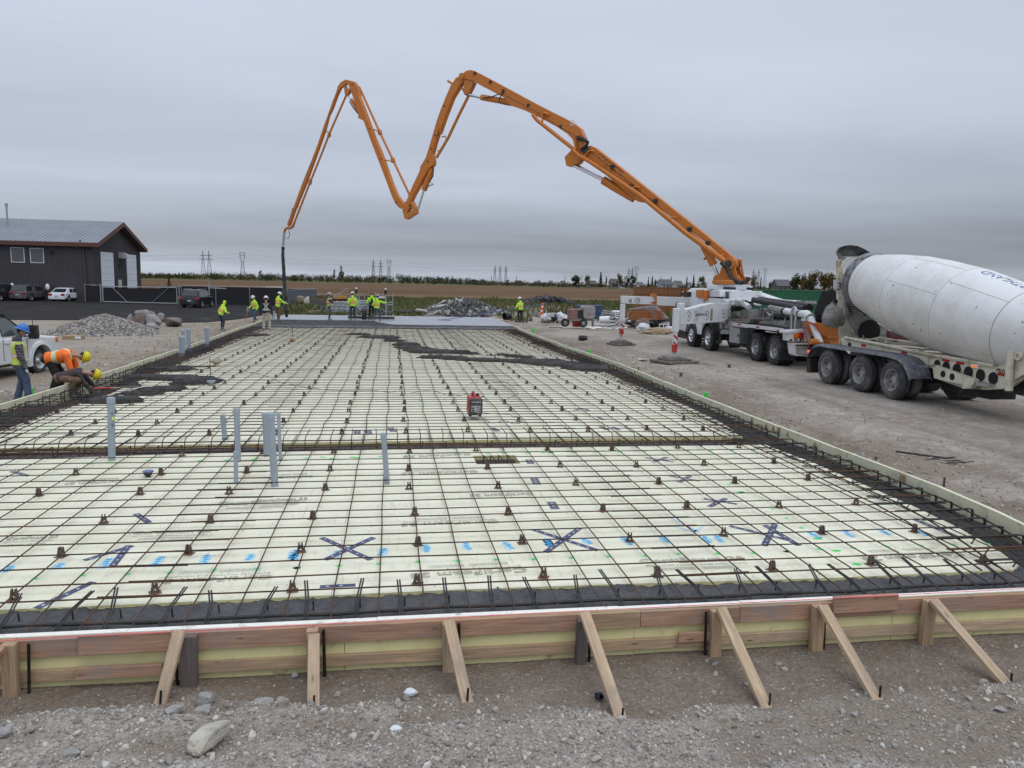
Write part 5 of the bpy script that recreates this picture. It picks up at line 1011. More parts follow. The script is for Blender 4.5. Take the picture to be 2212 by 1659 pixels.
def pads(label,B,sizes):
    WT = mat('pad_timber',(.13,.105,.08),.85,var=.35,scale=7,bump=.5,bscale=20,stretch=(1,4,4),dirt=(.24,.22,.19),damt=.4,dscale=4); z = ZY
    for i,(sx,sy,h,rz,lab) in enumerate(sizes):
        t = thing('timber_pad',lab,'timber pad',(B.x,B.y,z),rz,group='stacked timber pads under the outrigger jacks'); n = 3 if i < 2 else 1
        for k in range(n):
            mb = MB(); w_ = sy/n; mb.box(-sx/2+.03*math.sin(k*3),sx/2+.03*math.sin(k*5+1),-sy/2+k*w_+.004,-sy/2+(k+1)*w_-.004,.002,h); mb.build('plank' if n > 1 else 'plate',WT if i < 2 else CGR,t,bevel=.012,local=True)
        z += h
pads('',L1,[(1.05,1.05,.09,.25,'bottom timber pad of the stack under the far outrigger jack'),(.85,.8,.075,.1,'middle timber pad of the stack under the far outrigger jack'),(.62,.6,.06,.0,'top grey plate of the stack under the far outrigger jack')])
pads('',L2,[(1.35,1.3,.09,.30,'bottom timber pad of the stack under the near outrigger jack'),(.95,.9,.08,.12,'middle timber pad of the stack under the near outrigger jack'),(.72,.7,.065,.0,'top grey plate of the stack under the near outrigger jack')])
# ---- slewing head and boom: everything in one vertical plane from the tower to the hose tip
TB = GX(z5(1060,600),15.6); TIP = G((613,690),0.); ub = Vector((TIP.x-TB.x,TIP.y-TB.y,0)).normalized(); nb_ = Vector((ub.y,-ub.x,0))
def B(name,px,th,m=ORA,back=.5,bev=.02): return vpr(name,px,TB,ub,th,m,PT,bev,back)
def BT(name,px,r,m=ORA,off=0.,n=10):
    mb = MB(); mb.tube([PV(p,TB,ub,off) for p in px],r,n); return mb.build(name,m,PT,50)
mb = MB(); q = PV(t3(1090,1470),TB,ub); mb.obox((q.x,q.y,q.z),(1.75,1.35,.20),math.atan2(ub.y,ub.x)); mb.build('ring_cover',PW,PT,bevel=.03)
mb = MB(); mb.lathe([(-.14,.80),(.0,.80),(.04,.76)],(q.x,q.y,q.z+.30),(0,0,1),40,True); 
for i in range(40): a = 2*PI*i/40; mb.cyl((q.x+.74*math.cos(a),q.y+.74*math.sin(a),q.z+.33),(q.x+.74*math.cos(a),q.y+.74*math.sin(a),q.z+.39),.03,.03,6)
mb.build('slewing_ring',ORD,PT,40)
for s in (-1,1): B('turret_plate',[t3(760,1395),t3(755,1210),t3(790,1170),t3(900,1145),t3(965,950),t3(1050,830),t3(1140,740),t3(1250,740),t3(1320,830),t3(1330,900),t3(1290,960),t3(1350,1180),t3(1420,1240),t3(1520,1330),t3(1520,1395)],.10,ORA,.5+s*4.2)
B('turret_core',[t3(800,1395),t3(800,1280),t3(1000,1150),t3(1280,1150),t3(1450,1330),t3(1450,1395)],.7,ORD); B('counter_bracket',[t3(1400,1230),t3(1510,1200),t3(1560,1200),t3(1590,1250),t3(1570,1310),t3(1420,1310)],.6,ORA)
for px_ in ([t3(1410,1215),t3(1440,1210),t3(1450,1300),t3(1420,1300)],[t3(1475,1205),t3(1500,1205),t3(1510,1290),t3(1480,1300)],[t3(1530,1200),t3(1565,1205),t3(1595,1250),t3(1560,1290)]): B('black_stripe',px_,.62,BLKM)
B('rear_stay',[t3(1260,765),t3(1355,765),t3(1355,850),t3(1420,1240),t3(1380,1250),t3(1320,900)],.12,ORD,3.)
BT('hinge_pin',[t3(1150,880),t3(1151,880)],.01); mb = MB(); q = PV(t3(1150,885),TB,ub); mb.cyl(q-nb_*.62,q+nb_*.62,.26,.26,24); mb.build('hinge_pin',ORD,PT,40); mb = MB(); mb.cyl(q-nb_*.66,q-nb_*.6,.16,.16,24); mb.build('pin_cap',BLKM,PT,40)
for o in (-.14,.14): BT('ram_rod',[t3(825,1230),t3(690,900)],.085,CHR,o,14); BT('ram_barrel',[t3(690,900),t3(600,700),t3(430,420)],[.19,.19,.15],ORA,o,16)
BT('ram_collar',[t3(600,715),t3(590,690)],.30,ST,0,16)
mb = MB(); P = [t3(870,850),t3(930,890),t3(1020,970),t3(1080,1100),t3(1150,1230),t3(1250,1320),t3(1370,1350),t3(1480,1330),t3(1560,1270),t3(1560,1220)]; mb.tube([PV(p,TB,ub,.62) for p in P],[.075,.09,.095,.10,.095,.10,.095,.09,.085,.07],12); mb.build('hose_bundle',RUB,PT,50)
# arm 1
B('boom_arm',[z7(1272,655),z7(1310,672),t3(330,0),t3(1120,640),t3(1230,735),t3(1265,840),t3(1240,950),t3(1150,1000),t3(1060,960),t3(1000,860),t3(930,690),t3(600,400),t3(60,10),z7(1760,1110),z7(1640,1095),z7(1570,1040),z7(1330,835),z7(1255,765),z7(1200,755),z7(1175,790),z7(1120,818),z7(1080,815),z7(1066,745),z7(1120,690)],.46)
BT('delivery_line',[t3(1110,880),t3(1040,860),t3(960,800),t3(-20,95),z7(1650,1045),z7(1240,770),z7(1165,730),z7(1120,690)],[.16,.15,.125,.115,.105,.10,.10,.10],ORA,.46,12)
BT('ram_barrel',[z7(1360,925),z7(1480,1000),z7(1600,1080)],[.21,.20,.14],ORA,.0,16); BT('ram_rod',[z7(1120,808),z7(1365,930)],.07,CHR,.12); BT('ram_rod',[z7(1135,800),z7(1370,920)],.07,CHR,-.1)
for px_,r in (([z7(1260,690),z7(1500,870),t3(60,40),t3(800,640),t3(830,660)],.025),([z7(1300,720),z7(1600,960),t3(40,50),t3(540,440)],.02)): BT('hydraulic_line',px_,r,ORD,.26,6)
for p in (z7(1430,820),z7(1578,975),z7(1770,1090),t3(90,20),t3(545,365)): q = PV(p,TB,ub,.3); mb = MB(); mb.obox(q,(.18,.14,.2)); mb.build('line_clip',BLKM,PT)
for px_ in ([z7(1565,1010),z7(1590,985),z7(1620,975),z7(1645,985)],[z7(1870,1250),z7(1895,1225),z7(1920,1218),z7(1940,1225)],[z7(1200,750),z7(1240,695),z7(1270,690),z7(1290,695)],[t3(860,690),t3(900,665),t3(950,670)]): BT('pipe_hanger',px_,.05,ORA,.36,8)
def btext(body,a,b,size,off,m=BLKM):
    A,Bq = PV(a,TB,ub,off),PV(b,TB,ub,off); d = (Bq-A); o = text('lettering',body,1,m,PT,plane_m((A+Bq)/2,d,-nb_) @ Matrix.Scale(size,4)); return o
btext('CONCRETE',z7(1338,762),z7(1466,866),.33,.235); btext('PH. 204.222.3720',z8(1500,592),z8(1545,422),.22,.168); btext('B',z7(1100,490),z7(1112,494),.42,.21,LOG)
# arm 2
B('boom_arm',[z7(320,57),z7(345,62),z7(400,88),z7(650,222),z7(850,330),z7(1130,472),z7(1190,520),z7(1220,590),z7(1218,690),z7(1150,690),z7(1128,605),z7(1085,560),z7(1010,510),z7(880,440),z7(740,372),z7(625,332),z7(585,275),z7(400,178),z7(340,142),z7(275,130),z7(250,95),z7(285,65)],.40)
BT('ram_barrel',[z7(395,268),z7(600,305),z7(640,320)],[.16,.16,.12],ORA); BT('ram_rod',[z7(295,247),z7(400,270)],.055,CHR,.1); BT('ram_rod',[z7(295,252),z7(400,275)],.055,CHR,-.1)
B('link_plate',[z7(270,135),z7(310,135),z7(345,150),z7(330,185),z7(300,245),z7(268,250),z7(262,215)],.34,ORD); B('link_plate',[z7(228,180),z7(260,200),z7(295,240),z7(272,255),z7(240,205)],.2,ORD)
BT('delivery_line',[z7(800,405),z7(835,450),z7(1000,580),z7(1140,690)],.10,ORA,.35); BT('hydraulic_line',[z7(580,240),z7(760,338),z7(900,410),z7(990,480),z7(1160,572)],.03,ORD,.24,6)
BT('pipe_hanger',[z7(875,465),z7(878,400),z7(895,392),z7(930,405)],.05,ORA,.3,8); BT('hose_bundle',[z7(1155,590),z7(1200,598),z7(1235,625),z7(1220,660),z7(1180,680),z7(1215,700),z7(1245,680)],.10,RUB,.3); BT('pipe_hanger',[z7(1140,690),z7(1135,580),z7(1145,565),z7(1165,570)],.05,ORA,.34,8)
BT('hydraulic_hose',[z7(560,230),z7(540,270),z7(530,300),z7(560,320),z7(620,332)],.03,RUB,.26,6); BT('hydraulic_hose',[z7(410,272),z7(480,262),z7(540,240)],.03,RUB,.2,6)
for p in (z7(565,218),z7(763,332),z7(1020,500),z7(340,75),z7(463,147)): q = PV(p,TB,ub,.24); mb = MB(); mb.obox(q,(.13,.1,.14)); mb.build('line_clip',BLKM,PT)
# arm 3
B('boom_arm',[z7(268,85),z7(205,118),z7(165,175),z7(120,278),z7(80,378),z8(1503,480),z8(1457,640),z8(1417,770),z8(1372,845),z8(1366,880),z8(1300,1020),z8(1232,1188),z8(1245,1202),z8(1268,1185),z8(1315,1075),z8(1400,930),z8(1440,860),z8(1474,832),z8(1478,800),z8(1466,740),z8(1490,650),z8(1525,540),z7(70,560),z7(115,430),z7(175,275),z7(230,185),z7(272,130)],.34)
mb = MB(); q = PV(z7(255,108),TB,ub); mb.cyl(q-nb_*.26,q+nb_*.26,.17,.17,20); mb.build('hinge_pin',ORD,PT,40)
BT('delivery_line',[z7(292,255),z7(210,420),z7(130,590),z8(1490,770)],.085,ORD,.0); BT('ram_barrel',[z8(1455,860),z8(1420,950),z8(1388,1035)],[.14,.17,.17],ORA); BT('ram_rod',[z8(1388,1035),z8(1338,1195)],.06,CHR)
B('stop_arm',[z7(125,135),z7(135,132),z7(195,172),z7(188,182),z7(125,148)],.12); B('link_plate',[z8(1222,1195),z8(1240,1268),z8(1258,1274),z8(1337,1222),z8(1330,1180),z8(1300,1125),z8(1284,1135),z8(1306,1200),z8(1262,1222),z8(1285,1170),z8(1262,1160)],.3,ORD)
BT('hydraulic_hose',[z8(1465,850),z8(1462,920),z8(1435,965),z8(1465,985),z8(1420,1005),z8(1405,1040)],.035,RUB,.1,6)
for px_ in ([z8(1535,600),z8(1560,592),z8(1570,615)],[z8(1500,712),z8(1530,715)]): BT('pipe_hanger',px_,.035,ORD,0,6)
for p in (z8(1555,350),z8(1450,697),z8(1417,800),z8(1480,587)): q = PV(p,TB,ub,.17); mb = MB(); mb.cyl(q-nb_*.01,q+nb_*.01,.05,.05,10); mb.build('port_hole',BLKM,PT)
# arm 4
B('boom_arm',[z8(765,135),z8(830,152),z8(855,190),z8(868,270),z8(895,340),z8(990,600),z8(1050,740),z8(1100,880),z8(1140,990),z8(1175,1070),z8(1210,1120),z8(1250,1155),z8(1245,1192),z8(1200,1185),z8(1168,1150),z8(1138,1090),z8(1098,980),z8(1040,830),z8(960,620),z8(905,470),z8(863,450),z8(862,405),z8(840,340),z8(800,220),z8(785,185),z8(760,165)],.27)
BT('delivery_line',[z8(862,195),z8(1025,555),z8(1135,785),z8(1272,1075),z8(1290,1120)],.07,ORA,-.28); BT('ram_barrel',[z8(795,295),z8(862,410)],.10,ORA); BT('ram_rod',[z8(765,262),z8(797,300)],.045,CHR); BT('hydraulic_hose',[z8(780,310),z8(810,360),z8(850,410)],.03,RUB,.1,6)
for px_ in ([z8(975,540),z8(1020,552)],[z8(1065,785),z8(1125,800)],[z8(1225,1135),z8(1270,1130)]): BT('pipe_hanger',px_,.04,ORA,-.1,6)
for p in (z8(1025,548),z8(1132,775)): BT('pipe_clamp',[p,(p[0]+2,p[1]+8)],.13,ORD,-.28,10)
B('link_plate',[z8(742,175),z8(752,180),z8(775,245),z8(765,262),z8(748,250)],.2,ORD); B('link_plate',[z8(770,240),z8(790,190),z8(800,200),z8(780,250),z8(765,260)],.2,ORD)
for p in (z8(945,532),z8(1036,778),z8(1162,1132),z8(802,170)): q = PV(p,TB,ub,.14); mb = MB(); mb.cyl(q-nb_*.01,q+nb_*.01,.045,.045,10); mb.build('port_hole',BLKM,PT)
# arm 5, end pipe and hose
B('boom_arm',[z8(757,132),z8(717,155),z8(692,190),z8(682,230),z8(650,310),z8(612,420),z8(582,500),z8(532,650),z8(483,780),z8(402,980),z8(322,1200),z8(278,1312),z8(287,1330),z8(298,1315),z8(338,1200),z8(422,1000),z8(502,780),z8(552,640),z8(590,530),z8(615,430),z8(645,370),z8(685,260),z8(712,205),z8(745,178),z8(770,165)],.19,ORA,.5,.01)
BT('delivery_line',[z8(757,252),z8(622,560),z8(540,770),z8(465,955),z8(330,1300)],.062,ORD,-.05); BT('end_elbow',[z8(332,1295),z8(318,1330),z8(298,1345),z8(275,1340),z8(255,1355),z8(246,1385)],[.075,.085,.085,.085,.085,.08],ORD,-.03)
for px_ in ([z8(585,555),z8(620,562)],[z8(420,938),z8(460,945)],[z8(330,1158),z8(365,1170)]): BT('pipe_hanger',px_,.035,ORD,0,6)
for p in (z8(618,570),z8(463,957)): BT('pipe_clamp',[p,(p[0]-2,p[1]+8)],.11,ORD,-.05,10)
for a_,c_ in ((z8(468,812),z8(452,850)),(z8(440,880),z8(428,910)),(z8(410,958),z8(402,985)),(z8(320,1180),z8(300,1250))): BT('decal',[a_,c_],.05,MATS['decal_mixed'],.08,6)
BT('reducer',[z8(246,1380),z8(236,1510)],[.085,.075],ALU,.0); BT('hydraulic_hose',[z8(283,1350),z8(292,1400),z8(280,1432),z8(262,1420)],.02,BLKM,0,6); BT('pipe_clamp',[z8(238,1500),z8(237,1512)],.12,BLKM)
hp = [z8(237,1510),z8(236,1590),z2(866,0),z2(876,150),z2(883,300),z2(895,450),z2(904,600),z2(909,690)]
BT('end_hose',hp,[.095,.10,.105,.11,.115,.12,.105,.095],RUB,.0,14)
# ------------------------------------------------------------------ concrete mixer
MT = thing('concrete_mixer_truck','white concrete mixer truck with rusty-specked drum backed up to the pump','mixer truck',(14.5,19,ZY))
for y in (21.95,20.26,18.79):
    wheel(MT,13.30,y,.53,.28,-1,.16,.56,RIMG,RUBD,0,10,.0); wheel(MT,13.64,y,.53,.28,-1,.1,.5,RIMG,RUBD,0,0,.0); wheel(MT,15.75,y,.53,.60,1,.16,.56,RIMG,RUBD)
q = G(t2(1240,918),ZY); wheel(MT,q.x+.2,q.y,.53,.42,1,.1,.56,RIMG,RUB)
DRW = mat('drum_white',(.70,.715,.725),.42,var=.06,scale=1.2,dirt=(.52,.50,.45),damt=.32,dscale=.9)
def drummat():
    m = bpy.data.materials.new('drum_paint'); m.use_nodes = True; t = NT(m.node_tree)
    o = t.n('ShaderNodeOutputMaterial'); p = t.n('ShaderNodeBsdfPrincipled'); t.l(p.outputs[0],o.inputs[0]); p.inputs['Roughness'].default_value = .42
    tc = t.n('ShaderNodeTexCoord').outputs['Object']
    c = t.mix(t.ramp(t.noise(tc,.8,6,.65),[(.40,0),(.68,.85)]),(.71,.715,.71,1),(.53,.505,.435,1))
    for sc,lo,loc in ((9,.715,0),(17,.73,4),(5,.735,9)):
        n = t.noise(t.map(tc,(1,.8,1),loc=(loc,loc*.7,1)),sc,2.5,.55)
        c = t.mix(t.ramp(n,[(lo-.035,0),(lo,.45)]),c,(.40,.33,.22,1)); c = t.mix(t.ramp(n,[(lo,0),(lo+.02,1)]),c,(.10,.075,.05,1))
    t.l(c,p.inputs['Base Color']); return m
DP = drummat(); tilt = .182; DO = Vector((14.5,21.6,2.952)); da = Vector((0,-math.cos(tilt),-math.sin(tilt))); du = Vector((0,-math.sin(tilt),math.cos(tilt)))
prof = [(-.25,.70),(-.12,.80),(-.02,.865),(.0,.875),(.25,.915),(1.0,1.03),(2.0,1.135),(2.9,1.165),(4.1,1.155),(5.0,1.08),(6.0,.985),(6.5,.86),(6.9,.62),(7.0,.3),(7.0,.001)]
mb = MB(); mb.lathe(prof,DO,da,96); drum = mb.build('drum',DP,MT,24)
SEAM = mat('weld_seam',(.50,.47,.39),.6,var=.3,scale=9,dirt=(.17,.12,.07),damt=.25,dscale=6); SEAMD = mat('weld_seam_dark',(.22,.19,.15),.6,var=.4,scale=9)
for t_,r,m in ((.30,.922,SEAM),(2.0,1.135,SEAM),(4.1,1.155,SEAM),(6.0,.985,SEAMD)): mb = MB(); mb.lathe([(t_-.010,r-.004),(t_-.004,r+.004),(t_+.004,r+.004),(t_+.010,r-.004)],DO,da,96); mb.build('weld_seam',m,drum,40)
sx_,_,sz_ = frame(da)
def dpt(t_,a,off=.004):
    r = np.interp(t_,[p[0] for p in prof],[p[1] for p in prof])+off; return DO+da*t_+(Vector((-1,0,0))*math.cos(a)+du*math.sin(a))*r
for t0,t1_,a0,a1_ in ((2.0,4.1,.42,.42),(.3,2.0,-.28,-.28),(4.1,6.0,.78,.78),(4.1,6.0,-.62,-.62),(2.0,4.1,1.25,1.25)): mb = MB(); mb.tube([dpt(t_,a0,.0) for t_ in np.linspace(t0,t1_,12)],.007,6); mb.build('weld_seam',SEAM,drum,40)
mb = MB(); mb.lathe([(-.34,.86),(-.34,.895),(-.02,.90),(.0,.885)],DO,da,64); mb.build('drum_ring',mat('worn_steel',(.20,.205,.215),.35,.6,var=.25,scale=6,dirt=(.09,.07,.05),damt=.35,dscale=4),MT,40)
mb = MB(); mb.lathe([(-.30,.78),(-.30,.001)],DO,da,40); mb.build('drum_mouth',DARK,MT)
# blue lettering wrapped upside down on the drum
BLT = mat('letter_blue',(.045,.085,.26),.5,var=.15)
def drumtext(body,t0,a0,size,m):
    o = text('lettering',body,size,m,MT,Matrix(),depth=.001,align='LEFT'); Mi = BASE[MT.name].inverted(); Mw = BASE[MT.name]
    for v in o.data.vertices:
        q = Mw @ v.co; v.co = Mi @ dpt(t0-q.x,a0-q.y/1.05,.004+max(q.z,0))
    o.parent = drum; return o
drumtext('NORTHLAND',6.3,1.53,.31,BLT)
# frame and running gear
xpr('frame_plate',[z6(660,925),z6(1000,985),z6(1440,1075),z6(1700,1115),z6(1960,1165),z6(2010,1160),z6(2090,1110),z6(2212,980),z6(2400,930),z6(2400,1250),z6(2212,1260),z6(2080,1350),z6(1900,1362),z6(1700,1350),z6(1450,1260),z6(1440,1180),z6(1000,1060),z6(680,985)],13.92,.09,PC,MT,.008)
xpr('frame_plate',[z6(1440,1095),z6(1960,1185),z6(2400,1050),z6(2400,1250),z6(1800,1330),z6(700,1000),z6(700,940)],15.0,.09,PC,MT,.008)
mb = MB()
for p,r in [(z6(1555,1165),.125),(z6(1645,1185),.135),(z6(1743,1212),.14),(z6(1845,1237),.14),(z6(1952,1262),.14),(z6(1480,1140),.1),(z6(980,1070),.08),(z6(1050,1085),.09),(z6(740,980),.07)]:
    q = GX(p,13.91); mb.lathe([(0,r),(.012,r),(.012,r*.93),(.004,r*.9),(.004,.001)],q,(-1,0,0),24)
mb.build('lightening_hole',DARK,MT,40)  # black discs painted as the shade inside the frame holes
mb = MB(); top = [GX(p,13.9) for p in [z6(700,920),z6(1000,978),z6(1440,1070),z6(1700,1110),z6(1960,1160)]]
mb.tube(top,.05,6); mb.build('frame_flange',PC,MT,40)
mb = MB()
for a_,c_ in ((0,.15),(.2,.35),(.4,.55),(.6,.75),(.8,.95),(.15,.0),(.55,.4),(.95,.8)):
    P0,P1 = top[0].lerp(top[-1],a_),top[0].lerp(top[-1],c_); mb.beam((13.95,P0.y,P0.z),(15.05,P1.y,P1.z),.08,.04)
mb.build('cross_brace',PC,MT); mb = MB(); mb.beam((15.05,top[0].y,top[0].z),(15.05,top[-1].y,top[-1].z),.1,.08); mb.build('frame_flange',PC,MT)
mb = MB(); mb.box(14.1,14.25,10.5,23.0,.45,.75); mb.box(14.75,14.9,10.5,23.0,.45,.75)
for y in (21.95,20.26,18.79): mb.cyl((13.5,y,.36),(15.6,y,.36),.1,.1,12)
mb.box(14.2,14.9,16.3,18.0,.2,.6); mb.box(14.25,14.75,19,22,.25,.5); mb.build('chassis',BLKM,MT,bevel=.01)
xpr('slider_beam',[z6(1440,1150),z6(1785,1272),z6(1785,1300),z6(1760,1350),z6(1690,1352),z6(1690,1320),z6(1450,1262)],13.70,.16,PC,MT,.008)
for p in (z6(1528,1227),z6(1605,1250)): q = GX(p,13.695); mb = MB(); mb.lathe([(0,.085),(.006,.085),(.006,.001)],q,(-1,0,0),20); mb.build('lightening_hole',DARK,MT)
xpr('slider_tube',[z6(1790,1285),z6(1920,1310),z6(1920,1335),z6(1785,1325)],13.74,.1,ALU,MT)
for p,w_ in [(z6(857,985),.16),(z6(1200,1045),.16),(z6(1552,1110),.19),(z6(1673,1133),.19),(z6(2030,1230),.22)]: q = GX(p,13.91); mb = MB(); mb.box(13.895,13.915,q.y-w_*.62,q.y+w_*.62,q.z-.035,q.z+.035); mb.build('reflector',REDL,MT)
q = GX(z6(1800,1163),13.88); mb = MB(); mb.box(13.86,13.92,q.y-.12,q.y+.12,q.z-.05,q.z+.05); mb.build('lamp_holder',PW,MT,bevel=.01); mb = MB(); mb.box(13.845,13.865,q.y-.07,q.y+.09,q.z-.03,q.z+.03); mb.build('side_lamp',mat('lamp_orange_lit',(.95,.28,.05),.3,emit=.35),MT,bevel=.005)
q = GX(z6(2032,1203),13.91); text('lettering','McNeilus',.14,BLKM,MT,plane_m((13.912,q.y-.06,q.z-.04),(0,-1,0),(-1,0,0)),italic=.2)
pxv = lambda name,px,X_,r,m: pxtube(name,px,X_,r,m,MT)
pxv('bumper_post',[z6(2108,1025),z6(2088,1190),z6(2085,1370)],13.75,.085,PC); xpr('front_panel',[z6(2110,1100),z6(2212,1000),z6(2420,940),z6(2420,1180),z6(2212,1230),z6(2110,1290)],13.83,.05,PC,MT,.01)
mb = MB(); q = GX(z6(2175,1075),13.82); mb.lathe([(0,.10),(.06,.10),(.06,.05),(0,.05)],q,(-1,0,0),20); mb.build('pivot_boss',PC,MT,40)
mb = MB(); mb.box(13.3,15.7,10.0,13.2,.7,2.9); mb.build('cab',PW,MT,bevel=.1)
mb = MB(); mb.box(13.28,13.31,11.6,12.9,1.75,2.55); mb.build('side_window',mat('glass_dark',(0,0,0)),MT); wheel(MT,13.32,11.6,.53,.35,-1,.06,.56,CHR,RUB)
# fenders over the triple axle
def fend(px,X_,th,name='fender',m=FEN):
    P = [GX(p,X_) for p in px]; mb = MB(); rg = []
    for i,p in enumerate(P): rg.append([(X_-.02,p.y,p.z-.03),(X_-.02,p.y,p.z),(X_+.06,p.y,p.z+.05),(X_+th-.06,p.y,p.z+.05),(X_+th,p.y,p.z),(X_+th,p.y,p.z-.03),(X_+th-.06,p.y,p.z+.02),(X_+.06,p.y,p.z+.02)])
    mb.loft(rg); return mb.build(name,m,MT,40)
fend([z6(385,1085),z6(400,1040),z6(430,1000),z6(480,985),z6(560,1000),z6(800,1035),z6(930,1055),z6(1050,1075),z6(1150,1105),z6(1195,1145),z6(1225,1205),z6(1245,1275)],13.28,.66)
xpr('fender_bracket',[z6(1250,1155),z6(1450,1150),z6(1450,1170),z6(1250,1178)],13.45,.04,FEN,MT); xpr('mud_flap',[z6(378,1100),z6(402,1095),z6(405,1215),z6(378,1215)],13.30,.6,BLKM,MT)
# rear pedestal, charge hopper and chutes
YP = 22.6
ypr('rear_pillar',[k1(415,510),k1(480,500),k1(500,760),k1(520,1060),k1(525,1390),k1(655,1659),z6(830,925),z6(668,920),z6(660,880),k1(425,1370),k1(415,900)],YP,.12,PC,MT,.01)
ypr('rear_web',[k1(520,1130),k1(570,1160),k1(780,1370),k1(1000,1520),k1(1250,1640),z6(1040,960),z6(850,960),k1(650,1600),k1(530,1390)],YP-.25,.1,CGR,MT,.01)
mb = MB(); q = GY(z6(905,870),YP-.27); mb.lathe([(0,.38),(.012,.38),(.012,.001)],q,(0,-1,0),24); mb.build('web_opening',DARK,MT)
for i in range(5): ypr('step_slot',[k1(565+6*i,1185+40*i),k1(610+12*i,1195+40*i),k1(615+12*i,1212+40*i),k1(570+6*i,1205+40*i)],YP-.27,.02,DARK,MT)
ypr('hood_rail',[k1(480,760),k1(455,700),k1(470,620),k1(540,500),k1(640,460),k1(860,458),k1(860,470),k1(650,480),k1(560,520),k1(490,620),k1(478,700),k1(500,760)],YP-.5,.05,PC,MT)
xpr('pillar_lamp',[k1(388,620),k1(420,612),k1(425,750),k1(385,755)],13.95,.12,CGR,MT,.02); ypr('number_plate',[k1(345,830),k1(450,870),k1(455,1035),k1(400,1040),k1(345,980)],YP-.02,.03,PW,MT)
text('lettering','3',.34,BLKM,MT,plane_m(GY(k1(430,1000),YP-.03),(1,0,0),(0,-1,0)))
# charge hopper: a tilted dished bowl opening backwards and up
HP = [GY(k1(*p),YP+.3) for p in [(412,360),(440,310),(520,280),(620,268),(740,285),(850,335),(930,385),(990,420),(860,458),(740,462),(640,462),(560,450),(520,470),(470,430)]]
cH = sum(HP,Vector())/len(HP); mb = MB(); n = len(HP); rim_b = [p+Vector((0,.0,0)) for p in HP]; inner = [cH+(p-cH)*.78+Vector((0,.22,0)) for p in HP]; inn2 = [cH+(p-cH)*.4+Vector((0,.34,0)) for p in HP]; back = [cH+(p-cH)*1.02+Vector((0,.06,0)) for p in HP]; bk2 = [cH+(p-cH)*.78+Vector((0,.3,-.02)) for p in HP]
vs = rim_b+inner+inn2+back+bk2; fs = [(i,(i+1) % n,n+(i+1) % n,n+i) for i in range(n)]+[(n+i,n+(i+1) % n,2*n+(i+1) % n,2*n+i) for i in range(n)]+[tuple(range(2*n,3*n))]+[(3*n+i,3*n+(i+1) % n,(i+1) % n,i) for i in range(n)]+[(4*n+i,4*n+(i+1) % n,3*n+(i+1) % n,3*n+i) for i in range(n)]+[tuple(range(5*n-1,4*n-1,-1))]
mb.add(vs,fs); mb.build('charge_hopper',mat('hopper_steel',(.19,.195,.19),.6,.3,var=.35,scale=3,dirt=(.30,.285,.25),damt=.5,dscale=3),MT,50)
ypr('hopper_bracket',[k1(400,405),k1(440,420),k1(540,465),k1(560,480),k1(500,520),k1(440,490),k1(440,455)],YP+.1,.1,CGR,MT)
# discharge cone, slung under the hopper behind the pillar
mb = MB(); P = [(k1(395,1190),.14),(k1(385,1230),.15),(k1(365,1300),.28),(k1(345,1450),.36),(k1(330,1560),.33),(k1(320,1610),.2)]; mb.tube([GY(p,YP+.25) for p,r in P],[r for p,r in P],24); mb.build('discharge_cone',CGR,MT,50)
mb = MB(); mb.beam(GY(k1(340,1190),YP+.1),GY(k1(465,1190),YP+.1),.12,.1); mb.build('cone_latch',BLKM,MT); ypr('rear_cross',[z6(660,930),z6(840,945),z6(830,985),z6(690,990),z6(665,970)],YP-.05,.1,PC,MT)
pxtube('lift_rod',[z6(855,900),z6(860,950)],14.2,.02,CGR,MT)
xpr('red_bracket',[z6(1050,860),z6(1130,870),z6(1260,920),z6(1260,945),z6(1050,930)],15.4,.06,mat('dull_red',(.22,.05,.05),.6,dirt=(.25,.22,.2),damt=.4),MT); xpr('far_rail',[z6(1050,945),z6(1250,945),z6(1500,1000),z6(1500,1020),z6(1050,965)],15.6,.06,PW,MT)
q = GX(z6(1455,1007),15.6); mb = MB(); mb.ball(q,.04); mb.build('marker_light',MATS['lamp_orange_lit'],MT)
# ================================================================== PEOPLE
def rmesh(mb,vox,it=4,fac=.5):
    me = bpy.data.meshes.new('tmp'); me.from_pydata(mb.v,[],mb.f); o = bpy.data.objects.new('tmp',me); COL.objects.link(o)
    bm = bmesh.new(); bm.from_mesh(me); bmesh.ops.recalc_face_normals(bm,faces=bm.faces); bm.to_mesh(me); bm.free()
    m = o.modifiers.new('r','REMESH'); m.mode = 'VOXEL'; m.voxel_size = vox
    s = o.modifiers.new('s','SMOOTH'); s.iterations = it; s.factor = fac
    r = bpy.data.meshes.new_from_object(o.evaluated_get(bpy.context.evaluated_depsgraph_get()))
    bpy.data.objects.remove(o); bpy.data.meshes.remove(me); return r
def cloth(name,mb,vox,mats,parent,fn=None,wr=.006,seed=0,it=4):
    me = rmesh(mb,vox,it); me.name = name; me.materials.clear()
    for m in mats: me.materials.append(m)
    for v in me.vertices:
        q = v.co*9+Vector((seed*7.7,0,0)); k = mnoise.noise(q)+.5*mnoise.noise(Vector((v.co.x*22,v.co.y*22,v.co.z*9+seed)))
        v.co = v.co+v.normal*wr*k
    if fn: me.polygons.foreach_set('material_index',[fn(p.center) for p in me.polygons])
    me.polygons.foreach_set('use_smooth',[True]*len(me.polygons)); o = bpy.data.objects.new(name,me); COL.objects.link(o); o.parent = parent; BASE[o.name] = BASE[parent.name].copy(); return o
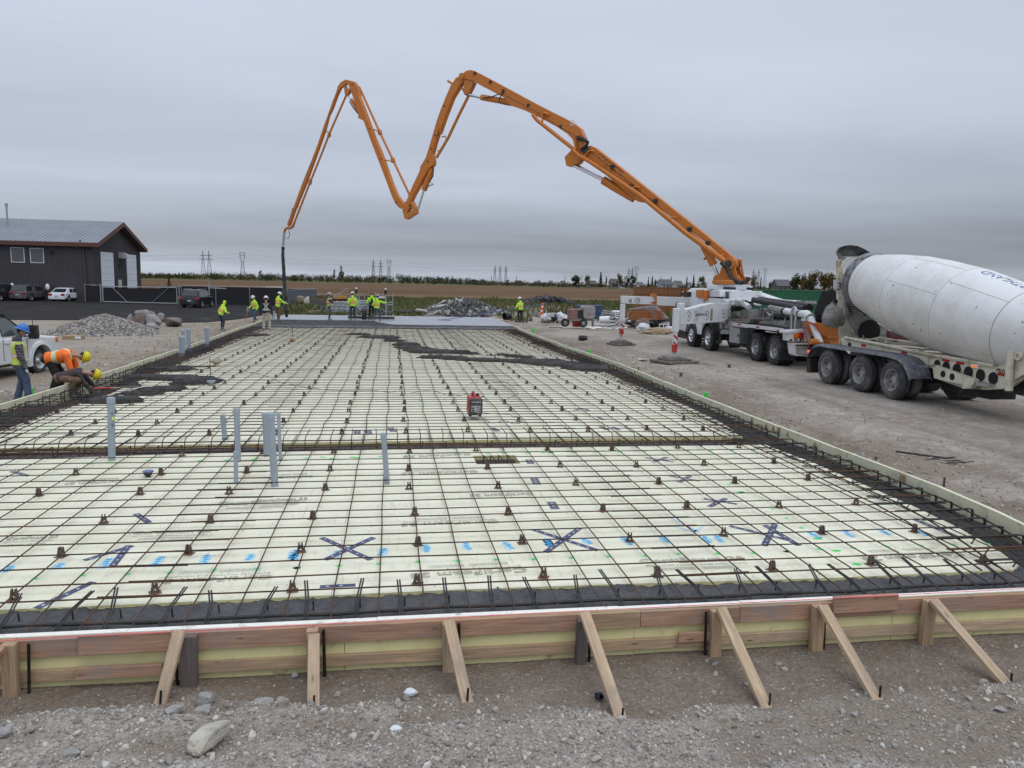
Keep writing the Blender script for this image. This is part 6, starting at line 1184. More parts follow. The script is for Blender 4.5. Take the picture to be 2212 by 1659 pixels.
def ik(a,c,l1,l2,hint):
    a,c = Vector(a),Vector(c); d = c-a; L = min(d.length,(l1+l2)*.995); d = d.normalized(); c = a+d*L
    x = (l1*l1-l2*l2+L*L)/(2*L); h = math.sqrt(max(l1*l1-x*x,0)); n = Vector(hint); n = (n-d*n.dot(d)); n = n.normalized() if n.length > 1e-5 else Vector((0,1,0))
    return a+d*x+n*h,c
SKIN = mat('skin',(.42,.24,.17),.55,var=.1,scale=20); HAIR = mat('hair_dark',(.025,.018,.014),.8); BOOT = mat('boot_rubber',(.075,.078,.075),.6,var=.3,scale=10,dirt=(.24,.23,.21),damt=.45,dscale=8)
LIME = mat('cloth_lime',(.46,.86,.045),.8,var=.12,scale=12); LIMEV = mat('cloth_vest',(.50,.62,.10),.8,var=.12,scale=12); ORG = mat('cloth_orange',(.88,.17,.022),.8,var=.12,scale=10); TAPS = mat('tape_silver',(.55,.56,.56),.4,var=.1); TAPO = mat('tape_orange',(.75,.25,.13),.6,var=.1); TAPY = mat('tape_lime',(.62,.80,.08),.6)
JEAN = mat('jeans',(.055,.085,.14),.85,var=.25,scale=9,dirt=(.15,.15,.15),damt=.25,dscale=6); BLKC = mat('cloth_black',(.014,.013,.016),.9,var=.3,scale=12); GRYT = mat('cloth_grey',(.36,.33,.29),.9,var=.15,scale=8,dirt=(.2,.18,.16),damt=.3); BRN = mat('cloth_brown',(.14,.085,.048),.9,var=.2,scale=9,dirt=(.22,.17,.12),damt=.3); DBR = mat('cloth_dark_brown',(.055,.04,.042),.9,var=.2,scale=9); NAVY = mat('cloth_navy',(.03,.04,.06),.9,var=.25,scale=9,dirt=(.12,.12,.12),damt=.3); SLT = mat('cloth_slate',(.06,.08,.095),.9,var=.2,scale=9)
HATW = mat('hat_white',(.66,.66,.63),.4,var=.05,dirt=(.35,.33,.3),damt=.15); HATY = mat('hat_yellow',(.72,.58,.015),.38,var=.04); HATB = mat('hat_blue',(.035,.17,.50),.38,var=.04); HATG = mat('hat_grey',(.30,.32,.35),.4,var=.05)
def plaid(name,a,b):
    m = mat(name,a,.9,var=.15,scale=20); nt = m.node_tree; p = [n for n in nt.nodes if n.type == 'BSDF_PRINCIPLED'][0]; t = NT.__new__(NT); t.t = nt
    tc = t.n('ShaderNodeTexCoord').outputs['Object']; old = p.inputs['Base Color'].links[0].from_socket
    w1 = t.n('ShaderNodeTexWave',bands_direction='Z'); w1.inputs['Scale'].default_value = 4.5; t.l(tc,w1.inputs[0]); w2 = t.n('ShaderNodeTexWave',bands_direction='DIAGONAL'); w2.inputs['Scale'].default_value = 3.5; t.l(tc,w2.inputs[0])
    c = t.mix(t.ramp(w1.outputs[1],[(.6,0),(.8,.7)]),old,b+(1,)); c = t.mix(t.ramp(w2.outputs[1],[(.6,0),(.8,.6)]),c,b+(1,)); t.l(c,p.inputs['Base Color']); return m
PLG = plaid('cloth_plaid_grey',(.035,.035,.045),(.15,.14,.15)); PLR = plaid('cloth_plaid_red',(.05,.025,.04),(.14,.07,.09))
GLW = mat('glove_white',(.5,.5,.48),.8,var=.15); GLT = mat('glove_teal',(.03,.33,.33),.6,var=.1); GLD = mat('glove_dark',(.06,.06,.065),.8)
def person(label,loc,head,H=1.75,lean=0.,pel=(0,0,.93),feet=((-.12,.02),(.13,-.02)),hands=None,hl=None,hy=0.,hat=None,brim=.02,jacket=None,style='X',sleeve=None,trous=JEAN,boots=BOOT,glove=None,hood=None,bulk=1.,vox=.02,base=LIME,tape=TAPO,edge=None,hatkind='hat',kneel=None,elbow=None,bib=None,seed=1,tall_boot=.0,side=0.):
    s = H/1.75; body = bpy.data.objects.new('person',None); sn = math.sin(lean); cs = math.cos(lean); T = Vector((side,sn,cs)).normalized(); F = Vector((0,cs,-sn)); Xx = Vector((1,0,0))
    pe = Vector(pel)*s; ck = pe+T*.50*s; hl = lean if hl is None else hl; HD = Vector((0,math.sin(hl),math.cos(hl))); HF = Vector((math.sin(hy)*-1,math.cos(hl)*math.cos(hy),-math.sin(hl))).normalized()
    hc = ck+T*.04*s+HD*.185*s; sh = [ck-T*.075*s+Xx*k*.185*s*(.5+.5*bulk) for k in (-1,1)]; hip = [pe+Xx*k*.095*s for k in (-1,1)]
    if hands is None: hands = ((-.27,.08,.80),(.27,.08,.80))
    hands = [Vector(h)*s for h in hands]; eh = elbow or ((-.5,-.8,-.2),(.5,-.8,-.2))
    el = []; wr = []
    for i in (0,1): e,w_ = ik(sh[i],hands[i],.30*s,.27*s,eh[i]); el.append(e); wr.append(w_)
    an = [Vector((f[0],f[1],(f[2] if len(f) > 2 else 0)+.085))*s for f in feet]; kn = []; ak = []
    for i in (0,1): k_,a_ = ik(hip[i],an[i],.445*s,.43*s,kneel[i] if kneel else (.15*(i*2-1),1,0)); kn.append(k_); ak.append(a_)
    # continuous body: skull, jaw, nose, ears, neck, trunk and limbs
    mb = MB(); Mh = Matrix((Xx,HF,HF.cross(Xx)*-1)).transposed().to_4x4(); U = Xx.cross(HF); Mh = Matrix((Xx,HF,U)).transposed().to_4x4()
    mb.ball(hc+U*.02*s,(.073*s,.092*s,.098*s),3,Mh); mb.ball(hc+HF*.022*s-U*.055*s,(.056*s,.065*s,.055*s),2,Mh); mb.capsule(hc+HF*.085*s+U*.012*s,hc+HF*.104*s-U*.018*s,.010*s,.016*s,8); mb.ball(hc+HF*.078*s-U*.055*s,(.027*s,.016*s,.012*s),1,Mh)
    for k in (-1,1): mb.ball(hc+Xx*k*.074*s-U*.005*s,(.013*s,.024*s,.034*s),2,Mh)
    mb.capsule(ck-T*.05*s,hc-U*.04*s,.058*s,.052*s)
    mb.capsule(pe,ck-T*.1*s,.11*s,.12*s)
    for i in (0,1):
        mb.capsule(sh[i],el[i],.043*s,.036*s); mb.capsule(el[i],wr[i],.036*s,.026*s); mb.capsule(hip[i],kn[i],.07*s,.05*s); mb.capsule(kn[i],ak[i],.05*s,.038*s); mb.capsule(ck-T*.09*s,sh[i],.06*s,.05*s)
        # hand: palm, four bent fingers, thumb
        d = (wr[i]-el[i]).normalized(); sd_ = d.cross(F if abs(d.dot(F)) < .9 else T).normalized(); pn = sd_.cross(d).normalized(); pc = wr[i]+d*.05*s; mb.capsule(wr[i],wr[i]+d*.075*s,.026*s,.034*s,8)
        for j,L in enumerate((.068,.078,.074,.058)):
            b0 = wr[i]+d*.09*s+sd_*(j-1.5)*.019*s; b1_ = b0+d*L*.5*s+pn*.012*s; b2_ = b1_+d*L*.4*s+pn*.03*s; mb.capsule(b0-d*.02*s,b1_,.0095*s,.009*s,6); mb.capsule(b1_,b2_,.009*s,.008*s,6)
        th0 = wr[i]+d*.03*s+sd_*-.028*s; mb.capsule(th0,th0+d*.04*s-sd_*.022*s+pn*.01*s,.012*s,.010*s,6); mb.capsule(th0+d*.04*s-sd_*.022*s+pn*.01*s,th0+d*.068*s-sd_*.02*s+pn*.02*s,.010*s,.009*s,6)
    me = rmesh(mb,min(vox,.010),2,.4); me.name = 'person'; me.materials.clear(); me.materials.append(SKIN); me.materials.append(glove or SKIN)
    me.polygons.foreach_set('material_index',[1 if min((p.center-w_).length for w_ in wr) < .17*s and min((p.center-(w_+(w_-e).normalized()*.09*s)).length for w_,e in zip(wr,el)) < .115*s else 0 for p in me.polygons]); me.polygons.foreach_set('use_smooth',[True]*len(me.polygons))
    body = bpy.data.objects.new('person',me); COL.objects.link(body); body.location = loc; body.rotation_euler = (0,0,head); BASE[body.name] = Matrix.Translation(loc) @ Matrix.Rotation(head,4,'Z'); tag(body,label,'person')
    L_ = lambda mb,nm,m,sm=50: mb.build(nm,m,body,sm,local=True)
    mb = MB()
    for k in (-1,1): mb.ball(hc+HF*.083*s+Xx*k*.03*s+U*.022*s,.0105*s,1)
    L_(mb,'eye',HAIR)
    mb = MB(); V,Fc = ico(3); vs = [hc+U*.028*s+Mh.to_3x3() @ Vector((v[0]*.079*s,v[1]*.098*s-.008*s,v[2]*.103*s)) for v in V]; keep = [f for f in Fc if sum(V[i][1]*.9-V[i][2]*.6 for i in f)/3 < .12]; mb.add(vs,keep); L_(mb,'hair',HAIR)
    # jacket
    mb = MB(); secs = [(-.06,.175,.125),(.08,.17,.118),(.22,.172,.122),(.36,.19,.13),(.45,.165,.115),(.50,.085,.085)]; rings = []
    for u,rx,ry in secs: c = pe+T*u*s; rings.append([c+Xx*math.cos(a)*rx*bulk*s+F*math.sin(a)*ry*bulk*s for a in np.linspace(0,2*PI,18,endpoint=False)])
    mb.loft(rings)
    for i in (0,1): mb.capsule(ck-T*.085*s,sh[i],.085*s,.075*s); mb.capsule(sh[i],el[i],.072*s*bulk,.056*s*bulk); mb.capsule(el[i],wr[i]-(wr[i]-el[i]).normalized()*.03*s,.056*s*bulk,.046*s*bulk)
    if hood: mb.ball(ck+T*.03*s-F*.07*s,(.10*s,.06*s,.075*s),2); mb.capsule(ck-T*.02*s,hc-U*.085*s,.075*s,.066*s)
    if hood == 'up': mb.ball(hc+U*.015*s-HF*.02*s,(.095*s,.105*s,.12*s),2,Mh)
    def fn(c):
        q = c-pe; u = q.dot(T)/(.5*s); x = q.dot(Xx)/s; f = q.dot(F); ad = min(min((c-(sh[i]+(el[i]-sh[i])*t_)).length for t_ in (.25,.6,1)) for i in (0,1)); fore = min((c-(el[i]+(wr[i]-el[i])*t_)).length for i in (0,1) for t_ in (.2,.55,.9))
        arm = (ad < .105*s and abs(x) > .15*bulk) or fore < .085*s
        if style == 'none': return 3 if arm and sleeve else 0
        if arm:
            if style == 'orange':
                for i in (0,1):
                    k = (c-el[i]).dot((wr[i]-el[i]).normalized())/s
                    if abs(k-.09) < .032 and (c-el[i]).length < .2*s: return 1 if abs(k-.09) < .018 else 2
            if style == 'lime' :
                for i in (0,1):
                    k = (c-el[i]).dot((wr[i]-el[i]).normalized())/s
                    if abs(k-.16) < .03 and (c-wr[i]).length < .2*s and seed % 2: return 1
            return 3 if sleeve else 0
        if sleeve and u > .97: return 3
        wband = abs(u-.30); 
        if wband < .10: return 1 if wband < .06 else 2
        back = f < 0
        if u > .30:
            if back: d_ = min(abs(x-(u-.66)*.36),abs(x+(u-.66)*.36)) if style != 'V' else abs(abs(x)-(1-u)*.17)
            else: d_ = abs(abs(x)-.105)
            if d_ < .034: return 1 if d_ < .021 else 2
        return 0
    cloth('jacket' if style != 'none' else 'shirt',mb,vox,[jacket or base,tape,edge or tape,sleeve or base],body,fn,.007*s,seed)
    # trousers
    mb = MB(); mb.ball(pe+Vector((0,0,0))-T*.03*s,(.165*s*bulk,.125*s*bulk,.13*s),3)
    for i in (0,1): mb.capsule(hip[i],kn[i],.098*s*bulk,.075*s*bulk); e = ak[i]+(kn[i]-ak[i]).normalized()*(.02+tall_boot)*s; mb.capsule(kn[i],e,.075*s*bulk,.068*s*bulk)
    cloth('trousers',mb,vox,[trous],body,None,.010*s,seed+3)
    for i in (0,1):
        mb = MB(); fd = Vector((.12*(i*2-1),1,0)).normalized() if not kneel else Vector((0,1,-.2)).normalized(); b = ak[i]-Vector((0,0,.045*s)); mb.capsule(b-fd*.05*s,b+fd*.15*s,.045*s,.042*s); mb.capsule(b,ak[i]+(kn[i]-ak[i]).normalized()*(.08+tall_boot*1.3)*s,.05*s,(.056+.25*tall_boot*.2)*s); cloth('boot',mb,min(vox,.015),[boots],body,None,.003,seed+5+i)
    if bib:
        mb = MB(); rings = []
        for u,rx,ry in [(-.05,.187,.137),(.1,.181,.13),(.22,.178,.128)]: c = pe+T*u*s; rings.append([c+Xx*math.cos(a)*rx*bulk*s+F*math.sin(a)*ry*bulk*s for a in np.linspace(0,2*PI,18,endpoint=False)])
        mb.loft(rings); c = pe+T*.30*s-F*.128*s*bulk; mb.prism([(-.085,-.1),(.085,-.1),(.05,.17),(.075,.2),(.055,.2),(0,.12),(-.055,.2),(-.075,.2),(-.05,.17)],c,Xx*s,T*s,.03*s); L_(mb,'bib_overalls',bib,30)
    if hat:
        mb = MB(); rng = []; up_,fw_ = U,HF; o = hc+U*.055*s
        if hatkind == 'hat':
            for r_,z in ((1.0,0),(.985,.03),(.93,.065),(.8,.098),(.55,.12),(.28,.128),(.02,.130)): rng.append([o+(Xx*math.cos(a)*.112+fw_*math.sin(a)*.135)*r_*s+up_*z*s for a in np.linspace(0,2*PI,24,endpoint=False)])
            mb.loft(rng,False)
            rb = [[o+(Xx*math.cos(a)*(.112+e)+fw_*math.sin(a)*(.135+e+(.03*(math.sin(a) > .2) if brim < .03 else 0)))*s+up_*z*s for a in np.linspace(0,2*PI,24,endpoint=False)] for e,z in ((-.004,.012),(0,.012),(brim,-.006),(brim,-.012),(-.004,-.004))]
            mb.loft(rb,False); mb.tube([o+fw_*(.125*math.cos(a))*s+up_*(.012+.125*math.sin(a))*s for a in np.linspace(.15,PI-.15,10)],.012*s,6); L_(mb,'hard_hat',hat,50)
        else:
            for r_,z in ((1.0,-.06),(1.0,.0),(.93,.04),(.75,.07),(.4,.088),(.02,.09)): rng.append([o+(Xx*math.cos(a)*.088+fw_*math.sin(a)*.108)*r_*s+up_*z*s for a in np.linspace(0,2*PI,20,endpoint=False)])
            mb.loft(rng,False); L_(mb,'cap',hat,50)
    return body
# ---- three men at the left kerb
g = G(t5(345,1495),-.42)
p_ = person('man in blue hard hat, plaid sleeves and yellow-green vest standing behind the left kerb',g,R(-62),1.83,.03,(0,0,.94),((-.16,-.05),(.15,.14)),((-.27,.10,.80),(.28,.12,.78)),.42,0,HATB,.05,LIMEV,'X',PLG,JEAN,BOOT,GLW,'h',1.24,.012,tape=TAPS,edge=TAPO,seed=1)
person('man in orange high-visibility shirt and yellow hard hat bending over the left kerb',G(t5(925,1400),-.42),R(-84),1.88,1.36,(0,-.10,.90),((-.17,.02),(.17,-.04)),((-.17,.56,.30),(.19,.54,.30)),1.85,0,HATY,.02,ORG,'orange',None,BLKC,BOOT,SKIN,None,1.36,.013,tape=TAPS,edge=TAPY,seed=3,elbow=((-.6,-.5,.3),(.6,-.5,.3)))
person('man in dark jacket, brown trousers and yellow hard hat crouching inside the left kerb',Vector((-7.86,20.7,-.33)),R(-80),1.80,1.30,(0,-.34,.47),((-.14,-.10),(.14,-.16)),((-.12,.42,.12),(.16,.36,.10)),1.9,0,HATY,.02,DBR,'none',None,BRN,BOOT,GLT,None,1.12,.013,seed=5,kneel=((-.5,1,.35),(.5,1,.35)),elbow=((-.6,-.5,.3),(.6,-.5,.3)))
# ---- crew at the far slab
Q = dict(vox=.022)
person('worker in lime hoodie with hood up stooping left of the left kerb',G(z2(205,832),-.36),R(-48),1.75,.35,(0,-.05,.93),((-.13,.05),(.13,-.05)),((-.3,.25,.95),(.27,.32,1.0)),.5,0,None,.02,LIME,'X',None,NAVY,BOOT,GLD,'up',1.08,seed=7,tall_boot=.16,**Q)
pb = person('worker in lime jacket and jeans walking with a shovel, farther behind the black-jacket man',G(z2(565,738),-.3),R(140),1.74,.12,(0,0,.93),((-.12,.16),(.12,-.22,.1)),((-.3,.12,.84),(.36,.18,.92)),.35,0,HATW,.03,LIME,'X',None,JEAN,BOOT,GLD,'h',1.1,seed=9,tall_boot=.12,**Q)
person('worker in black jacket with silver cross vest and pale trousers, seen from behind',G(z2(690,826),-.12),R(4),1.78,.0,(0,0,.94),((-.15,0),(.17,.02)),((-.30,.12,.86),(.30,.12,.86)),.3,0,HATW,.03,BLKC,'X',BLKC,GRYT,mat('boot_tan',(.2,.17,.13),.8),GLD,None,1.12,seed=11,tape=mat('tape_grey_green',(.36,.42,.36),.5),**Q)
person('worker in lime jacket and brown trousers steadying the black pump hose',G(z2(815,730),-.03),R(-52),1.80,.12,(0,0,.94),((-.12,.04),(.12,-.03)),((-.14,.52,1.18),(.2,.50,1.10)),.35,0,HATW,.02,LIME,'X',None,BRN,BOOT,GLW,'h',1.12,seed=13,tall_boot=.15,**Q)
person('worker in orange-topped vest and slate trousers with hands raised to his face',G(z2(1372,720),-.03),R(-80),1.78,.0,(0,0,.94),((-.14,.02),(.16,-.05)),((-.12,.26,1.42),(.14,.28,1.38)),.1,0,HATG,.03,LIMEV,'X',NAVY,SLT,BOOT,GLD,None,1.02,seed=15,tall_boot=.1,edge=ORG,tape=TAPO,elbow=((-.5,.2,-1),(.5,.2,-1)),**Q)
person('worker in lime hoodie and dark jeans with back turned, left of the screed machine',G(z2(1628,720),-.03),R(6),1.84,.05,(0,0,.95),((-.12,.03),(.14,-.04)),((-.2,.2,.98),(.30,.1,.82)),.3,0,HATW,.02,LIME,'X',None,NAVY,BOOT,GLD,'h',1.1,seed=17,tall_boot=.08,**Q)
person('bare-handed worker in lime hoodie, black bib overalls and knit cap at the screed machine',G(z2(1835,715),-.03),R(4),1.86,.05,(0,0,.95),((-.16,0),(.16,0)),((-.28,.22,.92),(.28,.22,.92)),.4,0,mat('knit_brown',(.12,.08,.06),.95),.02,LIME,'none',None,BLKC,BOOT,None,'h',1.12,seed=19,hatkind='cap',bib=DBR,**Q)
person('worker in lime hoodie and grey hard hat striding with right arm out to a pole',G(z2(1890,738),-.05),R(-28),1.78,.14,(0,0,.92),((-.14,-.22,.02),(.13,.2)),((-.2,.26,1.0),(.50,.36,1.28)),.2,0,HATG,.03,LIME,'X',None,JEAN,BOOT,GLD,'h',1.12,seed=21,tall_boot=.15,**Q)
pf = person('worker in lime jacket and black trousers pushing a long-handled float, alone at right',G(z3(1515,746),-.17),R(28),1.80,.14,(0,-.02,.94),((-.10,.06),(.13,-.05)),((-.24,.3,.98),(.16,.34,1.02)),.2,0,HATW,.02,LIME,'X',None,BLKC,BOOT,GLD,'h',1.1,seed=23,tall_boot=.15,**Q)
# long float, its pole held by the lone worker
H0 = G(z3(690,718),.02); hd_ = BASE[pf.name] @ Vector((-.04,.36,1.03)); d = (hd_-H0).normalized(); t = thing('bull_float','long blue-handled bull float lying out across the finished slab','float',H0)
BLUP = mat('pole_blue',(.04,.09,.24),.4); mb = MB(); mb.tube([H0+d*.5,hd_,hd_+d*2.6],.024,8); mb.build('handle',BLUP,t,50)
mb = MB(); mb.tube([H0+Vector((-.15,0,.04)),H0+d*.5],.018,6); mb.tube([H0+Vector((.15,0,.04)),H0+d*.5],.018,6); mb.build('fork',BLKM,t,50); mb = MB(); mb.beam(H0+Vector((-.42,.42,0)),H0+Vector((.42,-.42,0)),.22,.05); mb.build('float_plate',ALU,t,bevel=.02)
# shovel carried by the walking man
hb = BASE[pb.name] @ Vector((.36,.2,.92)); t = thing('shovel','long-handled shovel carried by the worker walking behind the black-jacket man','shovel',hb); A,Bq = GY(z2(455,755),hb.y),GY(z2(485,620),hb.y); mb = MB(); mb.tube([A,Bq],.022,8); mb.build('handle',mat('wood_pole',(.34,.2,.08),.6),t,50); mb = MB(); mb.obox(Bq+Vector((.03,0,.12)),(.18,.04,.3),0,0,.3); mb.build('blade',ALU,t,bevel=.01)
# ================================================================== WORKSHOP, CARS, FENCES, YARD
def siding(name,c):
    m = bpy.data.materials.new(name); m.use_nodes = True; t = NT(m.node_tree); o = t.n('ShaderNodeOutputMaterial'); p = t.n('ShaderNodeBsdfPrincipled'); t.l(p.outputs[0],o.inputs[0]); p.inputs['Roughness'].default_value = .5
    tc = t.n('ShaderNodeTexCoord').outputs['Object']; c2 = t.mix(1,c+(1,),t.ramp(t.noise(tc,.5,4),[(.3,.88),(.7,1.12)]),'MULTIPLY'); t.l(c2,p.inputs['Base Color']); return m
SID = siding('siding_charcoal',(.052,.048,.053)); ROF = siding('roof_metal',(.20,.215,.245)); FAS = mat('fascia_brown',(.115,.048,.032),.6,var=.12); SOF = mat('soffit',(.10,.095,.09),.7); WDR = mat('door_white',(.62,.66,.72),.5,var=.06,scale=1); TRM = mat('trim_white',(.7,.72,.74),.5,var=.05)
XB_,Y0,Y2 = -32.6,92.,108.2; Y1_ = (Y0+Y2)/2; ze = GY(z1(765,335),Y0).z; zr = GY(z1(1000,160),Y1_).z; XL = -70.
bd = thing('workshop_building','charcoal metal workshop with brown fascia and two tall white doors in its gable end','building',(XB_-8,Y1_,-.3))
mb = MB(); mb.box(XL,XB_,Y0,Y2,-.35,ze); pk = [(XL,Y0,ze),(XB_,Y0,ze),(XB_,Y2,ze),(XL,Y2,ze)]; mb.add([(XB_,Y0,ze),(XB_,Y2,ze),(XB_,Y1_,zr-.35),(XL,Y0,ze),(XL,Y2,ze),(XL,Y1_,zr-.35)],[(0,1,2),(3,5,4)])
x = XL
while x < XB_-.05: mb.box(x,x+.06,Y0-.035,Y0-.001,-.35,ze-.02); x += .32
y = Y0+.1
while y < Y2: h = ze+(zr-.4-ze)*(1-abs(y-Y1_)/(Y1_-Y0)); mb.box(XB_+.001,XB_+.035,y,y+.06,-.35,h); y += .32
wall = mb.build('wall',SID,bd)
ov,og = .6,.75; dz = (zr-ze-.25)/(Y1_-Y0)
ea,eb = (Y0-ov,ze-ov*dz+.35),(Y2+ov,ze-ov*dz+.35); mb = MB()
for (ya,za) in (ea,eb): mb.add([(XL,ya,za),(XB_+og,ya,za),(XB_+og,Y1_,zr+.1),(XL,Y1_,zr+.1),(XL,ya,za-.08),(XB_+og,ya,za-.08),(XB_+og,Y1_,zr),(XL,Y1_,zr)],[(0,1,2,3),(4,7,6,5),(0,4,5,1),(1,5,6,2),(3,2,6,7)])
x = XL
while x < XB_+og: mb.beam((x,ea[0],ea[1]+.02),(x,Y1_,zr+.12),.05,.045); x += .42
mb.build('roof',ROF,bd); mb = MB()
mb.box(XL,XB_+og,ea[0]-.03,ea[0]-.005,ea[1]-.46,ea[1]-.03); 
for (ya,za),s in ((ea,-1),(eb,1)): mb.add([(XB_+og+.01,ya,za-.03),(XB_+og+.01,ya,za-.47),(XB_+og+.01,Y1_,zr-.42),(XB_+og+.01,Y1_,zr+.05),(XB_+og+.05,ya,za-.03),(XB_+og+.05,ya,za-.47),(XB_+og+.05,Y1_,zr-.42),(XB_+og+.05,Y1_,zr+.05)],[(0,1,2,3),(7,6,5,4),(0,4,5,1),(1,5,6,2)])
mb.build('fascia',FAS,bd); mb = MB()
for (ya,za) in (ea,eb): mb.add([(XL,ya,za-.45),(XB_+og,ya,za-.45),(XB_+og,Y1_,zr-.4),(XL,Y1_,zr-.4)],[(0,1,2,3)])
mb.build('soffit',SOF,bd)
for pa,pb in ((z1(90,365),z1(198,480)),(z1(248,370),z1(356,485))):
    A,Bq = GY(pa,Y0-.06),GY(pb,Y0-.06); mb = MB(); w_ = .07
    for bx in ((A.x-w_,A.x,Bq.z-w_,A.z+w_),(Bq.x,Bq.x+w_,Bq.z-w_,A.z+w_),(A.x,Bq.x,A.z,A.z+w_),(A.x,Bq.x,Bq.z-w_,Bq.z)): mb.box(bx[0],bx[1],Y0-.09,Y0-.03,bx[2],bx[3])
    f_ = mb.build('window',TRM,bd); mb = MB(); mb.box(A.x,Bq.x,Y0-.055,Y0-.04,Bq.z,A.z); mb.build('pane',mat('glass_grey',(.05,.065,.06),.08,spec=.9,var=.5,scale=.8),f_)
def gdoor(pa,pb,zb):
    A,Bq = GX(pa,XB_+.05),GX(pb,XB_+.05); mb = MB(); zt = (A.z+Bq.z)/2; n = 7
    for i in range(n): mb.box(XB_+.03,XB_+.09,A.y,Bq.y,zb+(zt-zb)*i/n+.02,zb+(zt-zb)*(i+1)/n)
    d_ = mb.build('overhead_door',WDR,bd); mb = MB(); mb.box(XB_+.05,XB_+.12,A.y-.15,A.y,zb,zt+.15); mb.box(XB_+.05,XB_+.12,Bq.y,Bq.y+.15,zb,zt+.15); mb.box(XB_+.05,XB_+.12,A.y,Bq.y,zt,zt+.15); mb.build('door_frame',TRM,d_)
gdoor(z1(822,410),z1(915,415),-.3); gdoor(z1(1032,430),z1(1103,433),-.3)
A,Bq = GX(z1(965,625),XB_+.05),GX(z1(992,628),XB_+.05); mb = MB(); mb.box(XB_+.03,XB_+.08,A.y,Bq.y,-.3,A.z); mb.build('side_door',mat('door_cream',(.45,.43,.38),.5),bd)
q = GX(z1(985,430),XB_+.05); mb = MB(); rg = []
for a in np.linspace(0,PI/2,8): rg.append([(XB_+.04+1.0*math.sin(a),q.y-.7,q.z-.3+.75*math.cos(a)),(XB_+.04+1.0*math.sin(a),q.y+.7,q.z-.3+.75*math.cos(a))])
vs = [p for r in rg for p in r]; n = len(rg); mb.add(vs,[(2*i,2*i+1,2*i+3,2*i+2) for i in range(n-1)]+[tuple(range(0,2*n,2))+(2*n,)][:0]); mb.add([r[0] for r in rg]+[(XB_+.04,q.y-.9,q.z-.3)],[tuple(range(n+1))]); mb.build('exhaust_hood',ALU,bd,40)
mb = MB(); q = GX(z1(975,508),XB_+.1); mb.ball(q,.16); q = GY(z1(418,398),Y0-.1); mb.obox(q,(.35,.25,.25)); q = GY(z1(722,375),Y0-.1); mb.obox(q,(.25,.2,.15)); mb.build('wall_lamp',BLKM,bd)
mb = MB(); P = [GY(z1(653,300),Y0-.3),GY(z1(655,335),Y0-.3),GY(z1(680,372),Y0-.12),GY(z1(703,655),Y0-.12)]; mb.tube(P,.10,6); mb.build('downpipe',mat('downpipe_grey',(.06,.06,.062),.5),bd)
q = GY(z1(62,180),Y1_-3); mb = MB(); mb.cyl((q.x,q.y,ze),(q.x,q.y,q.z+2.2),.10,.10,10); mb.cyl((q.x,q.y,q.z+2.15),(q.x,q.y,q.z+2.45),.17,.17,10); mb.build('flue',ALU,bd)
